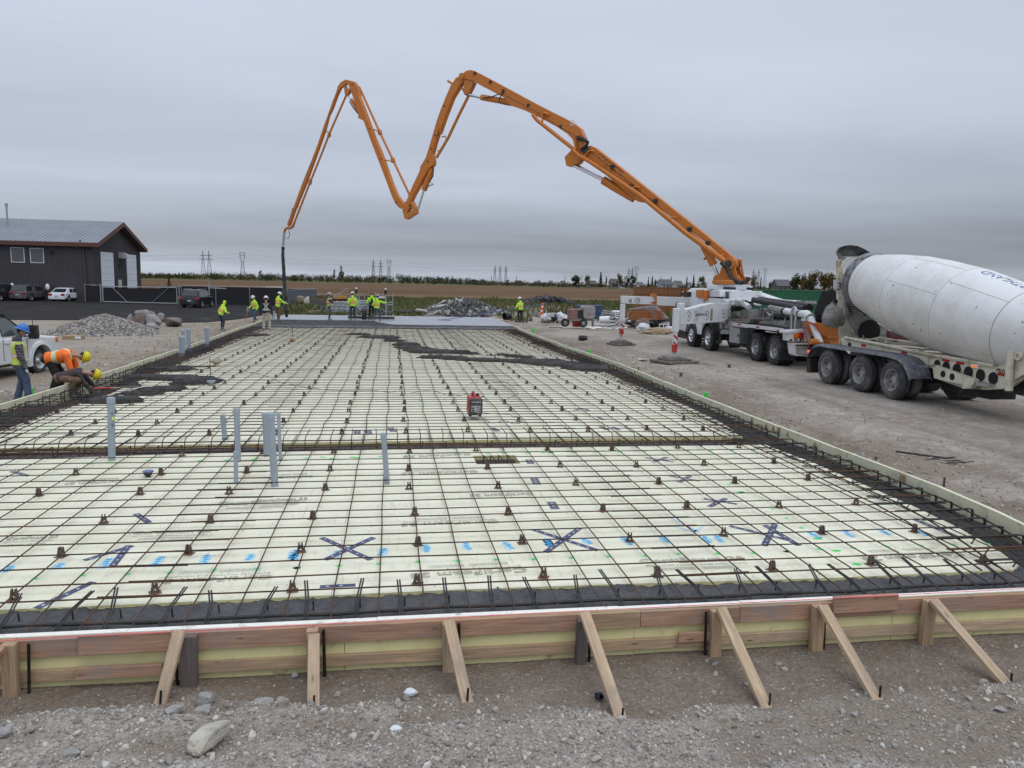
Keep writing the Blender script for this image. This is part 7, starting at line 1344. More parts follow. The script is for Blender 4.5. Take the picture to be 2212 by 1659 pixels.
# ---- cars
GLC = mat('car_glass',(.015,.018,.022),.05,spec=.9,var=.05); TYR = RUB
def car(label,loc,rz,L,W,H,col,suv=True,clear=.2,roofbar=None,bump=None,plate=True):
    """local: x across, +y forward; origin on the ground at mid length"""
    t = thing('parked_car',label,'car',loc,rz); wb = L*.58; rw = .36 if suv else .31; belt = H*.60; pw = W/2; ln = lambda mb,nm,m,sm=None,bv=0.,p=None: mb.build(nm,m,p or t,sm,bevel=bv,local=True)
    rear,fr = -L/2,L/2; ax = (-wb/2-.05,wb/2-.05)
    def arch(c): return [(c+(rw+.07)*math.cos(a),rw+(rw+.07)*math.sin(a)) for a in np.linspace(-.3,PI+.3,11)]
    bot = clear+.08
    prof = [(fr-.05,bot+.05)]+[p for p in arch(ax[1]) if p[1] > bot-.02]+[p for p in arch(ax[0]) if p[1] > bot-.02]+[(rear+.06,bot+.05),(rear,.48),(rear+.02,belt*.80),(rear+(.10 if suv else .12),belt+.02)]+([] if suv else [(rear+.55,belt+.06)])+[(fr-L*.26,belt+.03),(fr-.45,belt*.86),(fr-.10,belt*.70),(fr,.5)]
    mb = MB(); n = len(prof); rings = []
    for x,k in ((-pw,.93),(-pw+.06,1.),(pw-.06,1.),(pw,.93)): rings.append([(x*(1 if True else 1),y*(.985 if k < 1 else 1),(z-.6)*(k*.5+.5)+.6) for y,z in prof])
    mb.loft(rings); ln(mb,'body',col,30,.03)
    c0,c1,c2,c3 = (rear+(.12 if suv else .38),rear+(.42 if suv else 1.22),fr-L*.40,fr-L*.265); ht = pw*.76; hb = pw*.93
    mb = MB(); mb.loft([[(-hb*.96,c0,belt),(hb*.96,c0,belt),(hb*.94,c0+.02,belt+.02),(-hb*.94,c0+.02,belt+.02)],[(-hb,c1-.1,belt),(hb,c1-.1,belt),(ht,c1,H-.05),(-ht,c1,H-.05)],[(-hb,(c1+c2)/2,belt),(hb,(c1+c2)/2,belt),(ht,(c1+c2)/2,H),(-ht,(c1+c2)/2,H)],[(-hb,c2+.1,belt),(hb,c2+.1,belt),(ht,c2,H-.05),(-ht,c2,H-.05)],[(-hb*.95,c3,belt),(hb*.95,c3,belt),(hb*.93,c3-.02,belt+.02),(-hb*.93,c3-.02,belt+.02)]]); ln(mb,'roof',col,30,.04)
    e = .006
    def lerp3(a,b,k): return tuple(a[i]+(b[i]-a[i])*k for i in range(3))
    mb = MB(); a,b = lerp3((0,c0,belt),(0,c1,H-.05),.16),lerp3((0,c0,belt),(0,c1,H-.05),.86); d = Vector((0,H-.05-belt,-(c1-c0))).normalized()*-.02; d = Vector((0,-(H-belt),c1-c0)).normalized()*.022
    mb.add([Vector((-hb*.82,a[1],a[2]))+d,Vector((hb*.82,a[1],a[2]))+d,Vector((ht*.86,b[1],b[2]))+d,Vector((-ht*.86,b[1],b[2]))+d],[(0,1,2,3)]); ln(mb,'rear_window',GLC)
    mb = MB(); a,b = lerp3((0,c3,belt),(0,c2,H-.05),.1),lerp3((0,c3,belt),(0,c2,H-.05),.9); d = Vector((0,(H-belt),(c3-c2))).normalized()*.02; mb.add([Vector((hb*.86,a[1],a[2]))+d,Vector((-hb*.86,a[1],a[2]))+d,Vector((-ht*.9,b[1],b[2]))+d,Vector((ht*.9,b[1],b[2]))+d],[(0,1,2,3)]); ln(mb,'windscreen',GLC)
    for s in (-1,1):
        for i,(ya,yb,yc,yd) in enumerate(((c1+.0,(c1+c2)/2-.06,(c1+c2)/2-.05,c1+.12),((c1+c2)/2+.04,c2+.26,c2-.02,(c1+c2)/2+.03))+(((c0+.38,c1-.1,c1+.05,c1-.03),) if suv else ())):
            mb = MB(); lo,hi = .10,.86; xl,xh = hb+(ht-hb)*lo+.012,hb+(ht-hb)*hi+.012; zl,zh = belt+(H-.03-belt)*lo,belt+(H-.05-belt)*hi
            mb.add([(s*xl,ya,zl),(s*xl,yb,zl),(s*xh,yc,zh),(s*xh,yd,zh)],[(0,1,2,3) if s > 0 else (3,2,1,0)]); ln(mb,'side_window',GLC)
        mb = MB(); mb.obox((s*(pw+.10),c2+.35,belt+.12),(.2,.12,.14)); ln(mb,'wing_mirror',col,None,.03)
        mb = MB(); h_ = .16 if suv else .24; mb.obox((s*pw*.74,rear+.02,belt*.84),(pw*.42,.10,h_)); ln(mb,'tail_light',REDL,None,.02)
        mb = MB(); mb.obox((s*pw*.72,fr-.12,belt*.72),(pw*.4,.14,.14)); ln(mb,'headlight',WHT,None,.03)
        for k,yc in enumerate(ax):
            mb = MB(); o = Vector((s*(pw-.02),yc,rw)); mb.lathe([(-.22,rw*.6),(-.22,rw*.95),(-.18,rw),(-.03,rw),(0,rw*.93),(0,rw*.66),(-.02,rw*.62)],o,(s,0,0),28); w_ = mb.build('wheel',TYR,t,40,local=True); mb = MB(); mb.lathe([(-.02,rw*.64),(-.005,rw*.64),(-.03,rw*.56),(-.05,.001)],o,(s,0,0),20)
            for j in range(5): a_ = 2*PI*j/5; mb.beam(o+Vector((-s*.02,.04*math.cos(a_),.04*math.sin(a_))),o+Vector((-s*.012,rw*.6*math.cos(a_),rw*.6*math.sin(a_))),.05,.03)
            mb.build('rim',ALU,w_,40,local=True)
    mb = MB(); mb.box(-pw*.9,pw*.9,rear+.3,fr-.3,clear,clear+.25); ln(mb,'underbody',BLKM)
    mb = MB(); mb.loft([[(-pw*.94,rear-.04+abs(u)*0,z),(pw*.94,rear-.04,z),(pw*.97,rear+.2,z),(-pw*.97,rear+.2,z)] for u,z in ((0,clear+.06),(1,.56))]); ln(mb,'bumper',bump or col,None,.04)
    if plate: mb = MB(); mb.obox((0,rear-.045 if not suv else rear-.0,belt*.66),(.34,.03,.15)); ln(mb,'licence_plate',mat('plate_grey',(.42,.45,.5),.5,var=.3,scale=12))
    if roofbar:
        for s in (-1,1): mb = MB(); mb.tube([(s*ht*.92,c1+.1,H-.02),(s*ht*.92,c1+.25,H+.05),(s*ht*.92,c2-.2,H+.05),(s*ht*.92,c2,H-.03)],.02,6); ln(mb,'roof_rail',roofbar,50)
    return t
CGY = carpaint('car_grey',(.085,.08,.082),.3,(.2,.19,.18),.1); CNV = carpaint('car_navy',(.016,.018,.026),.25,(.1,.1,.1),.1); CWH = carpaint('car_white',(.68,.71,.75),.3,(.5,.5,.5),.1); CBK = carpaint('car_black',(.014,.015,.018),.22,(.1,.1,.1),.1)
ZA = -.28
car('white sedan parked at the charcoal workshop, right end of the row',(G(z1(530,803),ZA)+Vector((-.5,2.0,0))).to_tuple()[:2]+(ZA,),R(-6),4.5,1.80,1.46,CWH,False,.17)
car('brownish grey sport utility car parked beside the white sedan',(G(z1(230,800),ZA)+Vector((-.5,2.0,0))).to_tuple()[:2]+(ZA,),R(-10),4.7,1.9,1.70,CGY,True,.2,ALU)
car('dark sport utility car cut off by the left edge of the photograph',(G(z1(-70,800),ZA)+Vector((0,2.3,0))).to_tuple()[:2]+(ZA,),R(-14),4.8,1.95,1.76,CNV,True,.22,ALU)
car('black sport utility car parked alone by the sliding gate',(G(z1(1585,855),ZA)+Vector((-.1,2.0,0))).to_tuple()[:2]+(ZA,),R(-6),4.7,1.9,1.72,CBK,True,.22,ALU)
q = GY(z2(700,390),93); car('black sport utility car behind the dark fence near the pump hose',(q.x,93,-.28),R(-80),4.9,1.95,q.z+.33,CBK,True,.22)
q = GY(z2(790,372),97); car('silver-roofed car behind the dark fence, farther back by the hose',(q.x+.6,97.5,-.28),R(-80),4.9,1.95,q.z+.36,CGY,True,.22,ALU)
# stand posts with white bulbs between the cars
for p,lab in ((z1(100,680),'between the dark car and the grey car'),(z1(388,685),'between the grey car and the white sedan')):
    q = GY(p,91.4); t = thing('plug_post','white-topped plug-in post against the workshop wall '+lab,'post',(q.x,91.4,-.3)); mb = MB(); mb.cyl((q.x,91.4,-.3),(q.x,91.4,q.z-.2),.06,.06,8); mb.build('post',BLKM,t); mb = MB(); mb.ball((q.x,91.4,q.z),(.22,.2,.38)); mb.build('cover',TRM,t,60)
# ---- white pickup: local +y forward, seen from its right front quarter
def pickup():
    g = G(S_(165,1470),-.40); th = R(-10)                 # front right wheel contact
    t = thing('pickup_truck','white crew-cab pickup truck parked behind the man in the blue hard hat','pickup',(0,0,0),0.)
    W,H,rw = 1.02,1.98,.40; ln = lambda mb,nm,m,sm=None,bv=0.,p=None: mb.build(nm,m,p or t,sm,bevel=bv,local=True)
    ya,yr = 0.,-4.0
    def arch(c): return [(c+(rw+.10)*math.cos(a),rw+(rw+.12)*math.sin(a)) for a in np.linspace(-.25,PI+.25,13)]
    bot = .42; prof = [(.92,bot+.1)]+[p for p in arch(0) if p[1] > bot-.02]+[p for p in arch(yr) if p[1] > bot-.02]+[(-5.1,bot+.1),(-5.15,1.25),(-3.2,1.27),(-3.15,1.22),(-.85,1.22),(.1,1.20),(.80,1.12),(.95,1.0),(.98,.6)]
    mb = MB(); mb.loft([[(x,y,(z-.7)*k+.7) for y,z in prof] for x,k in ((-W,.93),(-W+.09,1.),(W-.09,1.),(W,.93))]); ln(mb,'body',PW,30,.04)
    ht,hb = .74,.96; mb = MB(); mb.loft([[(-hb,y,1.18),(hb,y,1.18),(h2,y2,z2_),(-h2,y2,z2_)] for y,y2,z2_,h2 in ((-3.1,-2.98,1.85,ht),(-2.7,-2.65,1.96,ht),(-1.9,-1.9,1.99,ht),(-1.2,-1.55,1.93,ht),(-.35,-1.0,1.6,.84),(-.2,-.3,1.2,.93))]); cab_ = ln(mb,'cab',PW,30,.05)
    for s in (-1,1):
        for pts in ([(-1.62,1.28),(-.52,1.28),(-1.18,1.80),(-1.62,1.85)],[(-2.75,1.28),(-1.76,1.28),(-1.76,1.86),(-2.70,1.84)]):
            mb = MB(); A = []
            for y,z in pts: k = (z-1.18)/(1.95-1.18); A.append((s*(hb+(ht-hb)*k+.018),y,z))
            mb.add(A,[(0,1,2,3) if s > 0 else (3,2,1,0)]); w_ = ln(mb,'side_window',mat('glass_tint',(.06,.085,.08),.06,spec=.9,var=.2,scale=2) if pts[0][0] > -2 else GLC); 
            mb = MB(); mb.tube(A,.018,6,closed=True); mb.build('window_seal',BLKM,w_,40,local=True)
        mb = MB(); mb.tube([(s*.98,-.72,1.32),(s*1.22,-.70,1.34)],.03,6); mb.tube([(s*.98,-.72,1.22),(s*1.22,-.70,1.24)],.025,6); mb.obox((s*1.30,-.72,1.36),(.25,.16,.42)); mi = ln(mb,'tow_mirror',BLKM,40,.02); mb = MB(); mb.obox((s*1.40,-.65,1.28),(.05,.06,.14)); mb.build('indicator',ORL,mi,local=True)
        mb = MB()
        for yy in (-.62,-1.70,-2.95): mb.box(s*(W+.002)-.004,s*(W+.002)+.004,yy-.008,yy+.008,.55,1.2)
        ln(mb,'door_seam',BLKM); mb = MB(); mb.obox((s*(W+.02),-1.52,1.08),(.04,.22,.05)); mb.obox((s*(W+.02),-2.75,1.08),(.04,.22,.05)); ln(mb,'door_handle',PW,None,.01)
        for yc in (0,yr):
            rg = []; 
            for a in np.linspace(-.2,PI+.2,16): rg.append([(s*(W-.05),yc+r_*math.cos(a),rw+(r_+.02)*math.sin(a)) for r_ in (rw+.09,)]+[(s*(W+.07),yc+(rw+.10)*math.cos(a),rw+(rw+.12)*math.sin(a)),(s*(W+.05),yc+(rw+.19)*math.cos(a),rw+(rw+.21)*math.sin(a)),(s*(W-.05),yc+(rw+.24)*math.cos(a),rw+(rw+.27)*math.sin(a))])
            mb = MB(); mb.loft(rg); ln(mb,'wheel_flare',PW,40)
            o = Vector((s*(W-.03),yc,rw)); mb = MB(); mb.lathe([(-.27,rw*.6),(-.27,rw*.92),(-.22,rw),(-.04,rw),(0,rw*.92),(0,rw*.64),(-.02,rw*.6)],o,(s,0,0),40)
            for i in range(32): a_ = 2*PI*i/32; mb.obox(o+Vector((-s*(.05 if i % 2 else .2),rw*.985*math.cos(a_),rw*.985*math.sin(a_))),(.1,.05,.03),0,a_-PI/2)
            w_ = mb.build('wheel',RUB,t,40,local=True); mb = MB(); mb.lathe([(-.02,rw*.62),(-.008,rw*.62),(-.05,rw*.5),(-.06,rw*.3),(-.0,rw*.2),(0,.001)],o,(s,0,0),24); mb.build('rim',ALU,w_,40,local=True)
            mb = MB(); mb.box(s*(W-.35)-.0,s*(W-.35)+.01,yc-.5,yc+.5,.3,1.0); ln(mb,'wheel_well',DARK)
        mb = MB(); mb.obox((s*.82,.93,.98),(.32,.14,.26)); ln(mb,'headlight',ORL if 0 else WHT,None,.03); mb = MB(); mb.obox((s*.99,.86,1.0),(.06,.18,.2)); ln(mb,'indicator',ORL,None,.02)
        mb = MB(); mb.box(s*(W-.16)-.14,s*(W-.16)+.14,-.62,-.60,.22,.62); ln(mb,'mud_flap',BLKM)
    mb = MB(); mb.obox((0,1.02,.62),(1.9,.22,.28)); ln(mb,'front_bumper',CHR,None,.05); mb = MB(); mb.obox((0,.96,.95),(1.25,.08,.34)); ln(mb,'grille',BLKM,None,.02)
    mb = MB(); mb.box(-.85,.85,-5,.8,.35,.6); ln(mb,'chassis',BLKM)
    mb = MB(); A = []
    for x,y,z in ((-.86,-.50,1.27),(.86,-.50,1.27),(.74,-1.36,1.86),(-.74,-1.36,1.86)): A.append((x,y+.12,z+.05))
    mb.add(A,[(3,2,1,0)]); ln(mb,'windscreen',GLC)
    m = Matrix.Rotation(th,4,'Z'); off = m @ Vector((W,0,0)); t.rotation_euler = (0,0,th); t.location = Vector((g.x,g.y,-.40))-Vector((off.x,off.y,0)); return t
def S_(x,y): return (x*2212/4032,y*2212/4032)
pickup()
# ---- chain link fence with black screen, sliding gate, small sign
SCR = mat('fence_screen',(.018,.017,.019),.9,var=.2,scale=3); SCG = mat('fence_screen_grey',(.085,.095,.11),.9,var=.15,scale=2); GAL = mat('galvanised',(.36,.38,.40),.45,.5,var=.15)
def fence(label,pts,h,n,scr=SCR,posts=True):
    t = thing('screened_fence',label,'fence',pts[0]); P = [Vector(p) for p in pts]; mb = MB()
    for a,b in zip(P[:-1],P[1:]): mb.hexa([a+Vector((0,-.01,.06)),b+Vector((0,-.01,.06)),b+Vector((0,.01,.06)),a+Vector((0,.01,.06)),a+Vector((0,-.01,h-.08)),b+Vector((0,-.01,h-.08)),b+Vector((0,.01,h-.08)),a+Vector((0,.01,h-.08))])
    mb.build('screen',scr,t)
    for a,b in zip(P[:-1],P[1:]):
        mb = MB(); mb.tube([a+Vector((0,-.04,h)),b+Vector((0,-.04,h))],.028,6); mb.build('top_rail',GAL,t); k = max(1,int((b-a).length/n))
        for i in range(k+1): q = a.lerp(b,i/k); mb = MB(); mb.cyl(q+Vector((0,-.05,0)),q+Vector((0,-.05,h+.06)),.035,.035,8); mb.build('post',GAL,t)
    return t
f0 = G(z1(700,805),-.3); f1 = G(z1(845,812),-.3); f2 = G(z1(1455,828),-.3); f3 = G(z2(960,548),-.3); f4 = G(z2(1218,497),-.3)
hf = GY(z1(700,665),f0.y).z+.3
fence('short screened fence panel between the workshop corner and the gate',[f0,f1-Vector((.25,0,0))],hf,3)
ft = GY(z1(1460,672),f2.y).z+.3
fence('long black screened fence behind the black car and the workers',[f2+Vector((.3,.3,0)),Vector((f3.x-.1,f3.y-6,-.3))],ft,3.0)
fence('grey screened fence returning away towards the field, right of the black fence',[Vector((f3.x,f3.y-6.2,-.3)),Vector((f4.x+.3,f4.y,-.3))],GY(z2(965,405),f3.y-6.2).z+.3,40,SCG)
fence('rear black screened fence along the field behind the parked cars',[Vector((-33,118,-.3)),Vector((f4.x,f4.y+1,-.3))],GY(z1(1300,680),118).z+.35,6)
t = thing('sliding_gate','galvanised sliding gate with a low black screen, left of the black car','gate',f1); zt = GY(z1(850,680),f1.y).z; zb = GY(z1(850,812),f1.y).z+.1
e = f2-Vector((.1,0,0)); zt2 = GY(z1(1450,690),f2.y).z; zb2 = GY(z1(1450,824),f2.y).z+.06; mb = MB(); A_,B_,C_,D_ = Vector((f1.x,f1.y,zt)),Vector((e.x,e.y,zt2)),Vector((e.x,e.y,zb2)),Vector((f1.x,f1.y,zb)); mb.tube([A_,B_],.05,8); mb.tube([D_,C_],.06,8); mb.tube([A_,D_],.05,8); mb.tube([B_,C_],.05,8); mb.build('gate_frame',GAL,t,50)
mb = MB(); mb.tube([D_.lerp(C_,.33),A_.lerp(B_,.12)],.025,6); mb.tube([D_.lerp(C_,.66),A_.lerp(B_,.9)],.025,6); mb.build('brace_rod',GAL,t)
mb = MB(); o = Vector((0,.05,0)); mb.add([D_+o,C_+o,C_.lerp(B_,.93)+o,D_.lerp(A_,.93)+o,D_+o*1.3,C_+o*1.3,C_.lerp(B_,.93)+o*1.3,D_.lerp(A_,.93)+o*1.3],[(0,1,2,3),(7,6,5,4)]); mb.build('screen',SCR,t)
for q,hh in ((f1-Vector((.2,.1,0)),.15),(f2+Vector((.12,.1,0)),.35),(f0,.1)): mb = MB(); mb.cyl(q,(q.x,q.y,hf-.3+hh),.06,.06,8); mb.build('gate_post',GAL,t,50)
q = GY(z1(765,692),f0.y-.15); t = thing('fence_sign','small white notice sign with red heading on the fence panel by the gate','sign',q); mb = MB(); mb.obox(q,(.55,.03,.66)); mb.build('board',TRM,t); mb = MB(); mb.obox(q+Vector((0,-.02,.2)),(.48,.01,.16)); mb.build('red_band',REDL,t); mb = MB(); mb.obox(q+Vector((0,-.02,0)),(.22,.01,.16)); mb.obox(q+Vector((0,-.02,-.22)),(.4,.01,.05)); mb.build('symbol',BLKM,t)
q = GY(z1(1707,690),84.5); t = thing('light_pole_stub','grey pole with a cross arm standing above the black fence','pole',(q.x,84.5,-.3)); mb = MB(); mb.cyl((q.x,84.5,-.3),(q.x,84.5,q.z+.7),.06,.06,8); mb.build('pole',GAL,t); mb = MB(); mb.beam((q.x-.1,84.5,q.z),(q.x+1.7,84.5,q.z-.05),.08,.12); mb.build('cross_arm',GAL,t)
# ---- stone heap, boulders, oddments on the left
hc = G(z1(845,1085),-.38); hcy = hc.y+1.9; hw = (GY(z1(1310,1070),hcy).x-GY(z1(385,1070),hcy).x)/2; hc.x = (GY(z1(1310,1070),hcy).x+GY(z1(385,1070),hcy).x)/2; hz = GY(z1(845,905),hcy).z+.38
def heap(x,y,cx_,cy_,rx,ry,h,sd): r = np.hypot((x-cx_)/rx,(y-cy_)/ry); return h*np.clip(1-r**1.25,0,1)*(1+.18*(fbm(x*.8,y*.8,3,sd)-.5))
n = 9000; a = RNG.uniform(0,2*PI,n); rr_ = np.sqrt(RNG.random(n)); X_ = hc.x+hw*1.02*rr_*np.cos(a); Y_ = hcy+2.3*rr_*np.sin(a); Z_ = -.38+heap(X_,Y_,hc.x,hcy,hw,2.2,hz,51)
cob = [mat('cobble_a',(.29,.265,.23),.85,var=.25),mat('cobble_b',(.165,.16,.155),.85,var=.25),mat('cobble_c',(.41,.38,.33),.85,var=.2),mat('cobble_d',(.23,.19,.155),.85,var=.25),mat('cobble_e',(.085,.085,.09),.85,var=.25)]
mb = MB(); kk = RNG.integers(0,5,n)
for i in range(5): q = kk == i; S0 = RNG.uniform(.04,.085,q.sum()); mb.k = i; mb.inst(1,np.column_stack([X_[q],Y_[q],Z_[q]]),np.column_stack([S0*1.25,S0,S0*.62]),None,.12)
tag(mb.build('cobble_heap',cob,smooth=80),'heap of rounded grey cobbles behind the pickup','stone heap',kind='stuff')
mb = MB(); gx_ = np.linspace(-1,1,25); V_ = [(hc.x+hw*.97*u,hcy+2.1*v,-.42+float(heap(np.array([hc.x+hw*.97*u]),np.array([hcy+2.1*v]),hc.x,hcy,hw,2.2,hz,51)[0])-.03) for v in gx_ for u in gx_]; mb.add(V_,[(j*25+i,j*25+i+1,(j+1)*25+i+1,(j+1)*25+i) for j in range(24) for i in range(24)]); tag(mb.build('cobble_heap',cob[1],smooth=80),'grey core of the cobble heap behind the pickup','stone heap',kind='stuff')
BLD = [mat('boulder_grey',(.23,.22,.215),.85,var=.3,scale=3,bump=.5,bscale=12,dirt=(.34,.32,.30),damt=.5,dscale=1.5),mat('boulder_brown',(.15,.105,.085),.85,var=.3,scale=3,bump=.5,bscale=12,dirt=(.24,.21,.19),damt=.45,dscale=1.5)]
def boulder(lab,c0,sx0,top,Y,m,sd,dy=1.0,amp=.2):
    l,r_ = GY(c0,Y),GY(sx0,Y); zt_ = GY(top,Y).z; w_ = abs(r_.x-l.x); zb_ = -.42; rock('boulder',lab,((l.x+r_.x)/2,Y,(zt_+zb_)/2-.02),(w_,w_*dy,zt_-zb_+.05),.0,BLD[m],sd,amp,0,'boulders piled behind the cobble heap','boulder',4,.9)
boulder('brown boulder lying lowest and rightmost of the pile',z1(1290,1000),z1(1490,980),z1(1420,915),49.3,1,31,1.1); boulder('small grey boulder at the front of the pile, on the edge of the cobbles',z1(1185,1020),z1(1322,1020),z1(1255,972),46.8,0,32,1.,.1)
boulder('grey streaked boulder in the middle of the pile',z1(1190,980),z1(1330,960),z1(1270,890),48.6,0,33,1.,.2); boulder('brown-faced boulder left of the middle of the pile',z1(1080,960),z1(1205,950),z1(1150,905),48.2,1,34,1.,.2)
boulder('dusty flat-topped boulder crowning the pile',z1(1095,900),z1(1275,900),z1(1180,858),50.3,0,35,.8,.2); boulder('pale boulder at the left of the pile behind the cobbles',z1(1015,930),z1(1110,930),z1(1060,893),50.0,0,36,.9,.12); boulder('pale grey boulder at the back right of the pile',z1(1270,930),z1(1350,930),z1(1315,893),51.0,0,37,.9,.12)
CBD = mat('cardboard',(.36,.24,.13),.85,var=.1); c = G(z1(582,1113),-.38); t = thing('cardboard_box','flat brown cardboard box lying on the ground before the cobble heap','box',c); mb = MB(); mb.obox(c+Vector((0,.3,.09)),(.86,.5,.17),.05); mb.build('carton',CBD,t,bevel=.01); mb = MB(); mb.obox(c+Vector((.28,.04,.09)),(.26,.01,.12),.05); mb.build('label',TRM,t)
stake('pale wooden stake standing outside the left kerb',z1(1267,1235),z1(1263,1165),.045,mat('wood_pale',(.5,.36,.22),.8),-.38,sides=4,name='wooden_stake'); stake('thin survey stake by the pickup windscreen',z1(268,1035),z1(264,950),.02,RB,-.38)
CUP = mat('cap_green',(.03,.62,.06),.5)
def capped(lab,p,z,r=.045,h=.12): c = G(p,z); t = thing('capped_stake',lab,'stake',c,group='stakes with bright green caps'); mb = MB(); mb.cyl((c.x,c.y,-.42),(c.x,c.y,c.z+.05),.012,.012,6); mb.build('rod',RB,t); mb = MB(); mb.lathe([(0,r),(h,r*.95),(h+.005,.001)],c,(0,0,1),14); mb.build('cap',CUP,t,40)
capped('green-capped stake behind the left kerb at the feet of the blue-hatted man',t5(483,1410),-.30,.085,.2); capped('green-capped stake outside the right kerb, nearest of those on the right',s6(1438,118),-.12,.055,.13); capped('green-capped stake outside the right kerb by the near timber pads',z4(343,1088),-.10,.075,.16); capped('green-capped stake farthest along the right kerb',r3(275,160),-.10,.09,.2)
for lab,a,b,r_ in (('short steel pin just outside the right kerb, second from the camera',s7(1137,578),s7(1137,552),.014),('tall steel pin just outside the right kerb, nearest the camera',s7(1630,768),s7(1635,700),.016),('steel pin outside the right kerb before the timber pads',r3(1287,560),r3(1286,512),.018),('steel pin outside the right kerb left of the near pads',r3(1423,585),r3(1421,538),.018)): stake(lab,a,b,r_,RBR,-.18)
c = G(s7(1600,585),ZY); mb = MB()
for i in range(16): a = random.uniform(-.5,.2); q = c+Vector((random.uniform(-.3,.3),random.uniform(-.22,.22),.015)); L = random.uniform(.12,.35); mb.tube([q,q+Vector((L*math.cos(a),L*math.sin(a),random.uniform(0,.03)))],.007,5)
tag(mb.build('wire_scraps',BLKM),'tangle of black wire scraps on the yard right of the near kerb','scrap'); c = G(s7(1450,545),ZY); mb = MB(); mb.tube([c+Vector((-.25,.3,.02)),c+Vector((.35,-.3,.02))],.018,6); tag(mb.build('steel_bar',BLKM),'short black steel bar lying by the wire scraps','bar')
for lab,p in (('black plastic bar spacer on the yard below the pump truck',z4(1855,1235)),('black plastic bar spacer on the yard nearer the kerb',z4(1330,1330))): c = G(p,ZY); mb = MB(); mb.obox(c+Vector((0,0,.05)),(.05,.05,.1)); mb.obox(c+Vector((0,0,.095)),(.15,.1,.02)); mb.obox(c+Vector((0,0,.01)),(.13,.1,.02)); tag(mb.build('bar_spacer',BLKM,bevel=.005),lab,'spacer')
c = G(z4(262,935),ZY); rock('black_bag','black crumpled bag lying on the yard left of the far outrigger pads',(c.x,c.y,c.z+.09),(.45,.36,.24),.4,BLKM,61,.5,0,None,'bag',4,1.6)
c = G(z4(915,1155),ZY); rock('flat_stone','flat pale stone lying left of the near outrigger pads',(c.x,c.y,c.z+.03),(.5,.35,.1),.1,rockm,62,.15,0,None,'stone',4); mb = MB(); A,Bq = G(z4(650,1200),-.1),G(z4(715,1180),-.1); mb.beam(A,Bq,.14,.04); tag(mb.build('wood_scrap',WN,bevel=.004),'offcut of pale timber on the bank beside the right kerb','timber')
c = G(z3(1905,810),ZY); mb = MB(); mb.obox(c+Vector((0,0,.06)),(.9,.22,.04),-.05); tag(mb.build('wood_plank',WG,bevel=.01),'dark plank lying on the yard near the float worker','plank')
mb = MB(); A,Bq = G(z2(0,760),-.3),G(z2(420,762),-.3); mb.beam(A,Bq,.1,.1); tag(mb.build('timber',WN),'long pale timber lying along the asphalt edge behind the stooping worker','timber')
# ================================================================== BACK OF THE YARD
def foot(p,z=-.22): return G(p,z)
LFG = [mat('weed_green',(.062,.092,.026),.9,var=.3,scale=.5,spec=.2),mat('weed_olive',(.105,.115,.04),.9,var=.3,scale=.5,spec=.2),mat('weed_tan',(.23,.185,.10),.9,var=.3,scale=.5,spec=.2),mat('weed_dark',(.035,.055,.02),.9,var=.3,scale=.5,spec=.2)]
def weeds(label,n,xr,yr,hf,dens,wts):
    x = RNG.uniform(*xr,n*3); y = RNG.uniform(*yr,n*3); k = RNG.random(n*3) < dens(x,y); x,y = x[k][:n],y[k][:n]; n = len(x); h = hf(x,y)*RNG.uniform(.5,1.15,n); a = RNG.uniform(0,PI,n); w_ = RNG.uniform(.03,.085,n)*h**.5; lx,ly = RNG.normal(0,.22,(2,n))*h
    z = np.full(n,-.32); V_ = np.stack([np.stack([x-w_*np.cos(a),y-w_*np.sin(a),z],1),np.stack([x+w_*np.cos(a),y+w_*np.sin(a),z],1),np.stack([x+lx*.5+w_*.6*np.cos(a),y+ly*.5+w_*.6*np.sin(a),z+h*.65],1),np.stack([x+lx,y+ly,z+h],1)],1).reshape(-1,3)
    mb = MB(); mb.v = V_.tolist(); mb.f = [(4*i,4*i+1,4*i+2,4*i+3) for i in range(n)]; mb.m = RNG.choice(4,n,p=wts).tolist(); tag(mb.build('weeds',LFG),label,'weeds',kind='stuff')
weeds('tall green and straw weeds behind the finished slab on the left',15000,(-13,2),(61.5,128),lambda x,y: .35+.6*fbm(x*.35,y*.25,3,101),lambda x,y: (x > -8.9-(y-62)*.085)*(.25+.75*(fbm(x*.3,y*.2,3,102) > .4)),[.4,.3,.17,.13])
weeds('tall green and straw weeds behind the rubble and the yard on the right',22000,(2,46),(67,132),lambda x,y: .35+.6*fbm(x*.35,y*.25,3,103),lambda x,y: (.25+.75*(fbm(x*.3,y*.2,3,104) > .4)),[.36,.32,.2,.12])
weeds('sparse weeds along the edge of the yard',2500,(9,30),(58,68),lambda x,y: .25+.5*fbm(x*.5,y*.5,3,105),lambda x,y: (fbm(x*.5,y*.4,3,106) > .52)*1.,[.4,.3,.2,.1])
# ---- broken concrete heap
CHK = mat('broken_concrete',(.40,.395,.37),.9,var=.2,scale=2,bump=.5,bscale=9,dirt=(.22,.2,.18),damt=.35,dscale=2); ASC = mat('broken_asphalt',(.055,.055,.06),.9,var=.4,scale=4,dirt=(.2,.19,.18),damt=.35,dscale=5); CHM = mat('broken_grey',(.20,.195,.19),.9,var=.3,scale=3)
L_,R_ = foot(z3(470,668)),foot(z3(1400,680)); hy = (L_.y+R_.y)/2+2.6; top = GY(z3(890,495),hy+.5).z; n = 1500; u = RNG.random(n); X_ = L_.x+(R_.x-L_.x)*u; r = RNG.uniform(-1,1,n)
prf = np.interp(u,[0,.15,.32,.47,.6,.8,1],[.12,.45,.8,1,.82,.5,.1]); Y_ = hy+r*3.4*prf**.5; Z_ = -.25+(top+.2)*prf*np.clip(1-np.abs(r)**1.4,0,1)
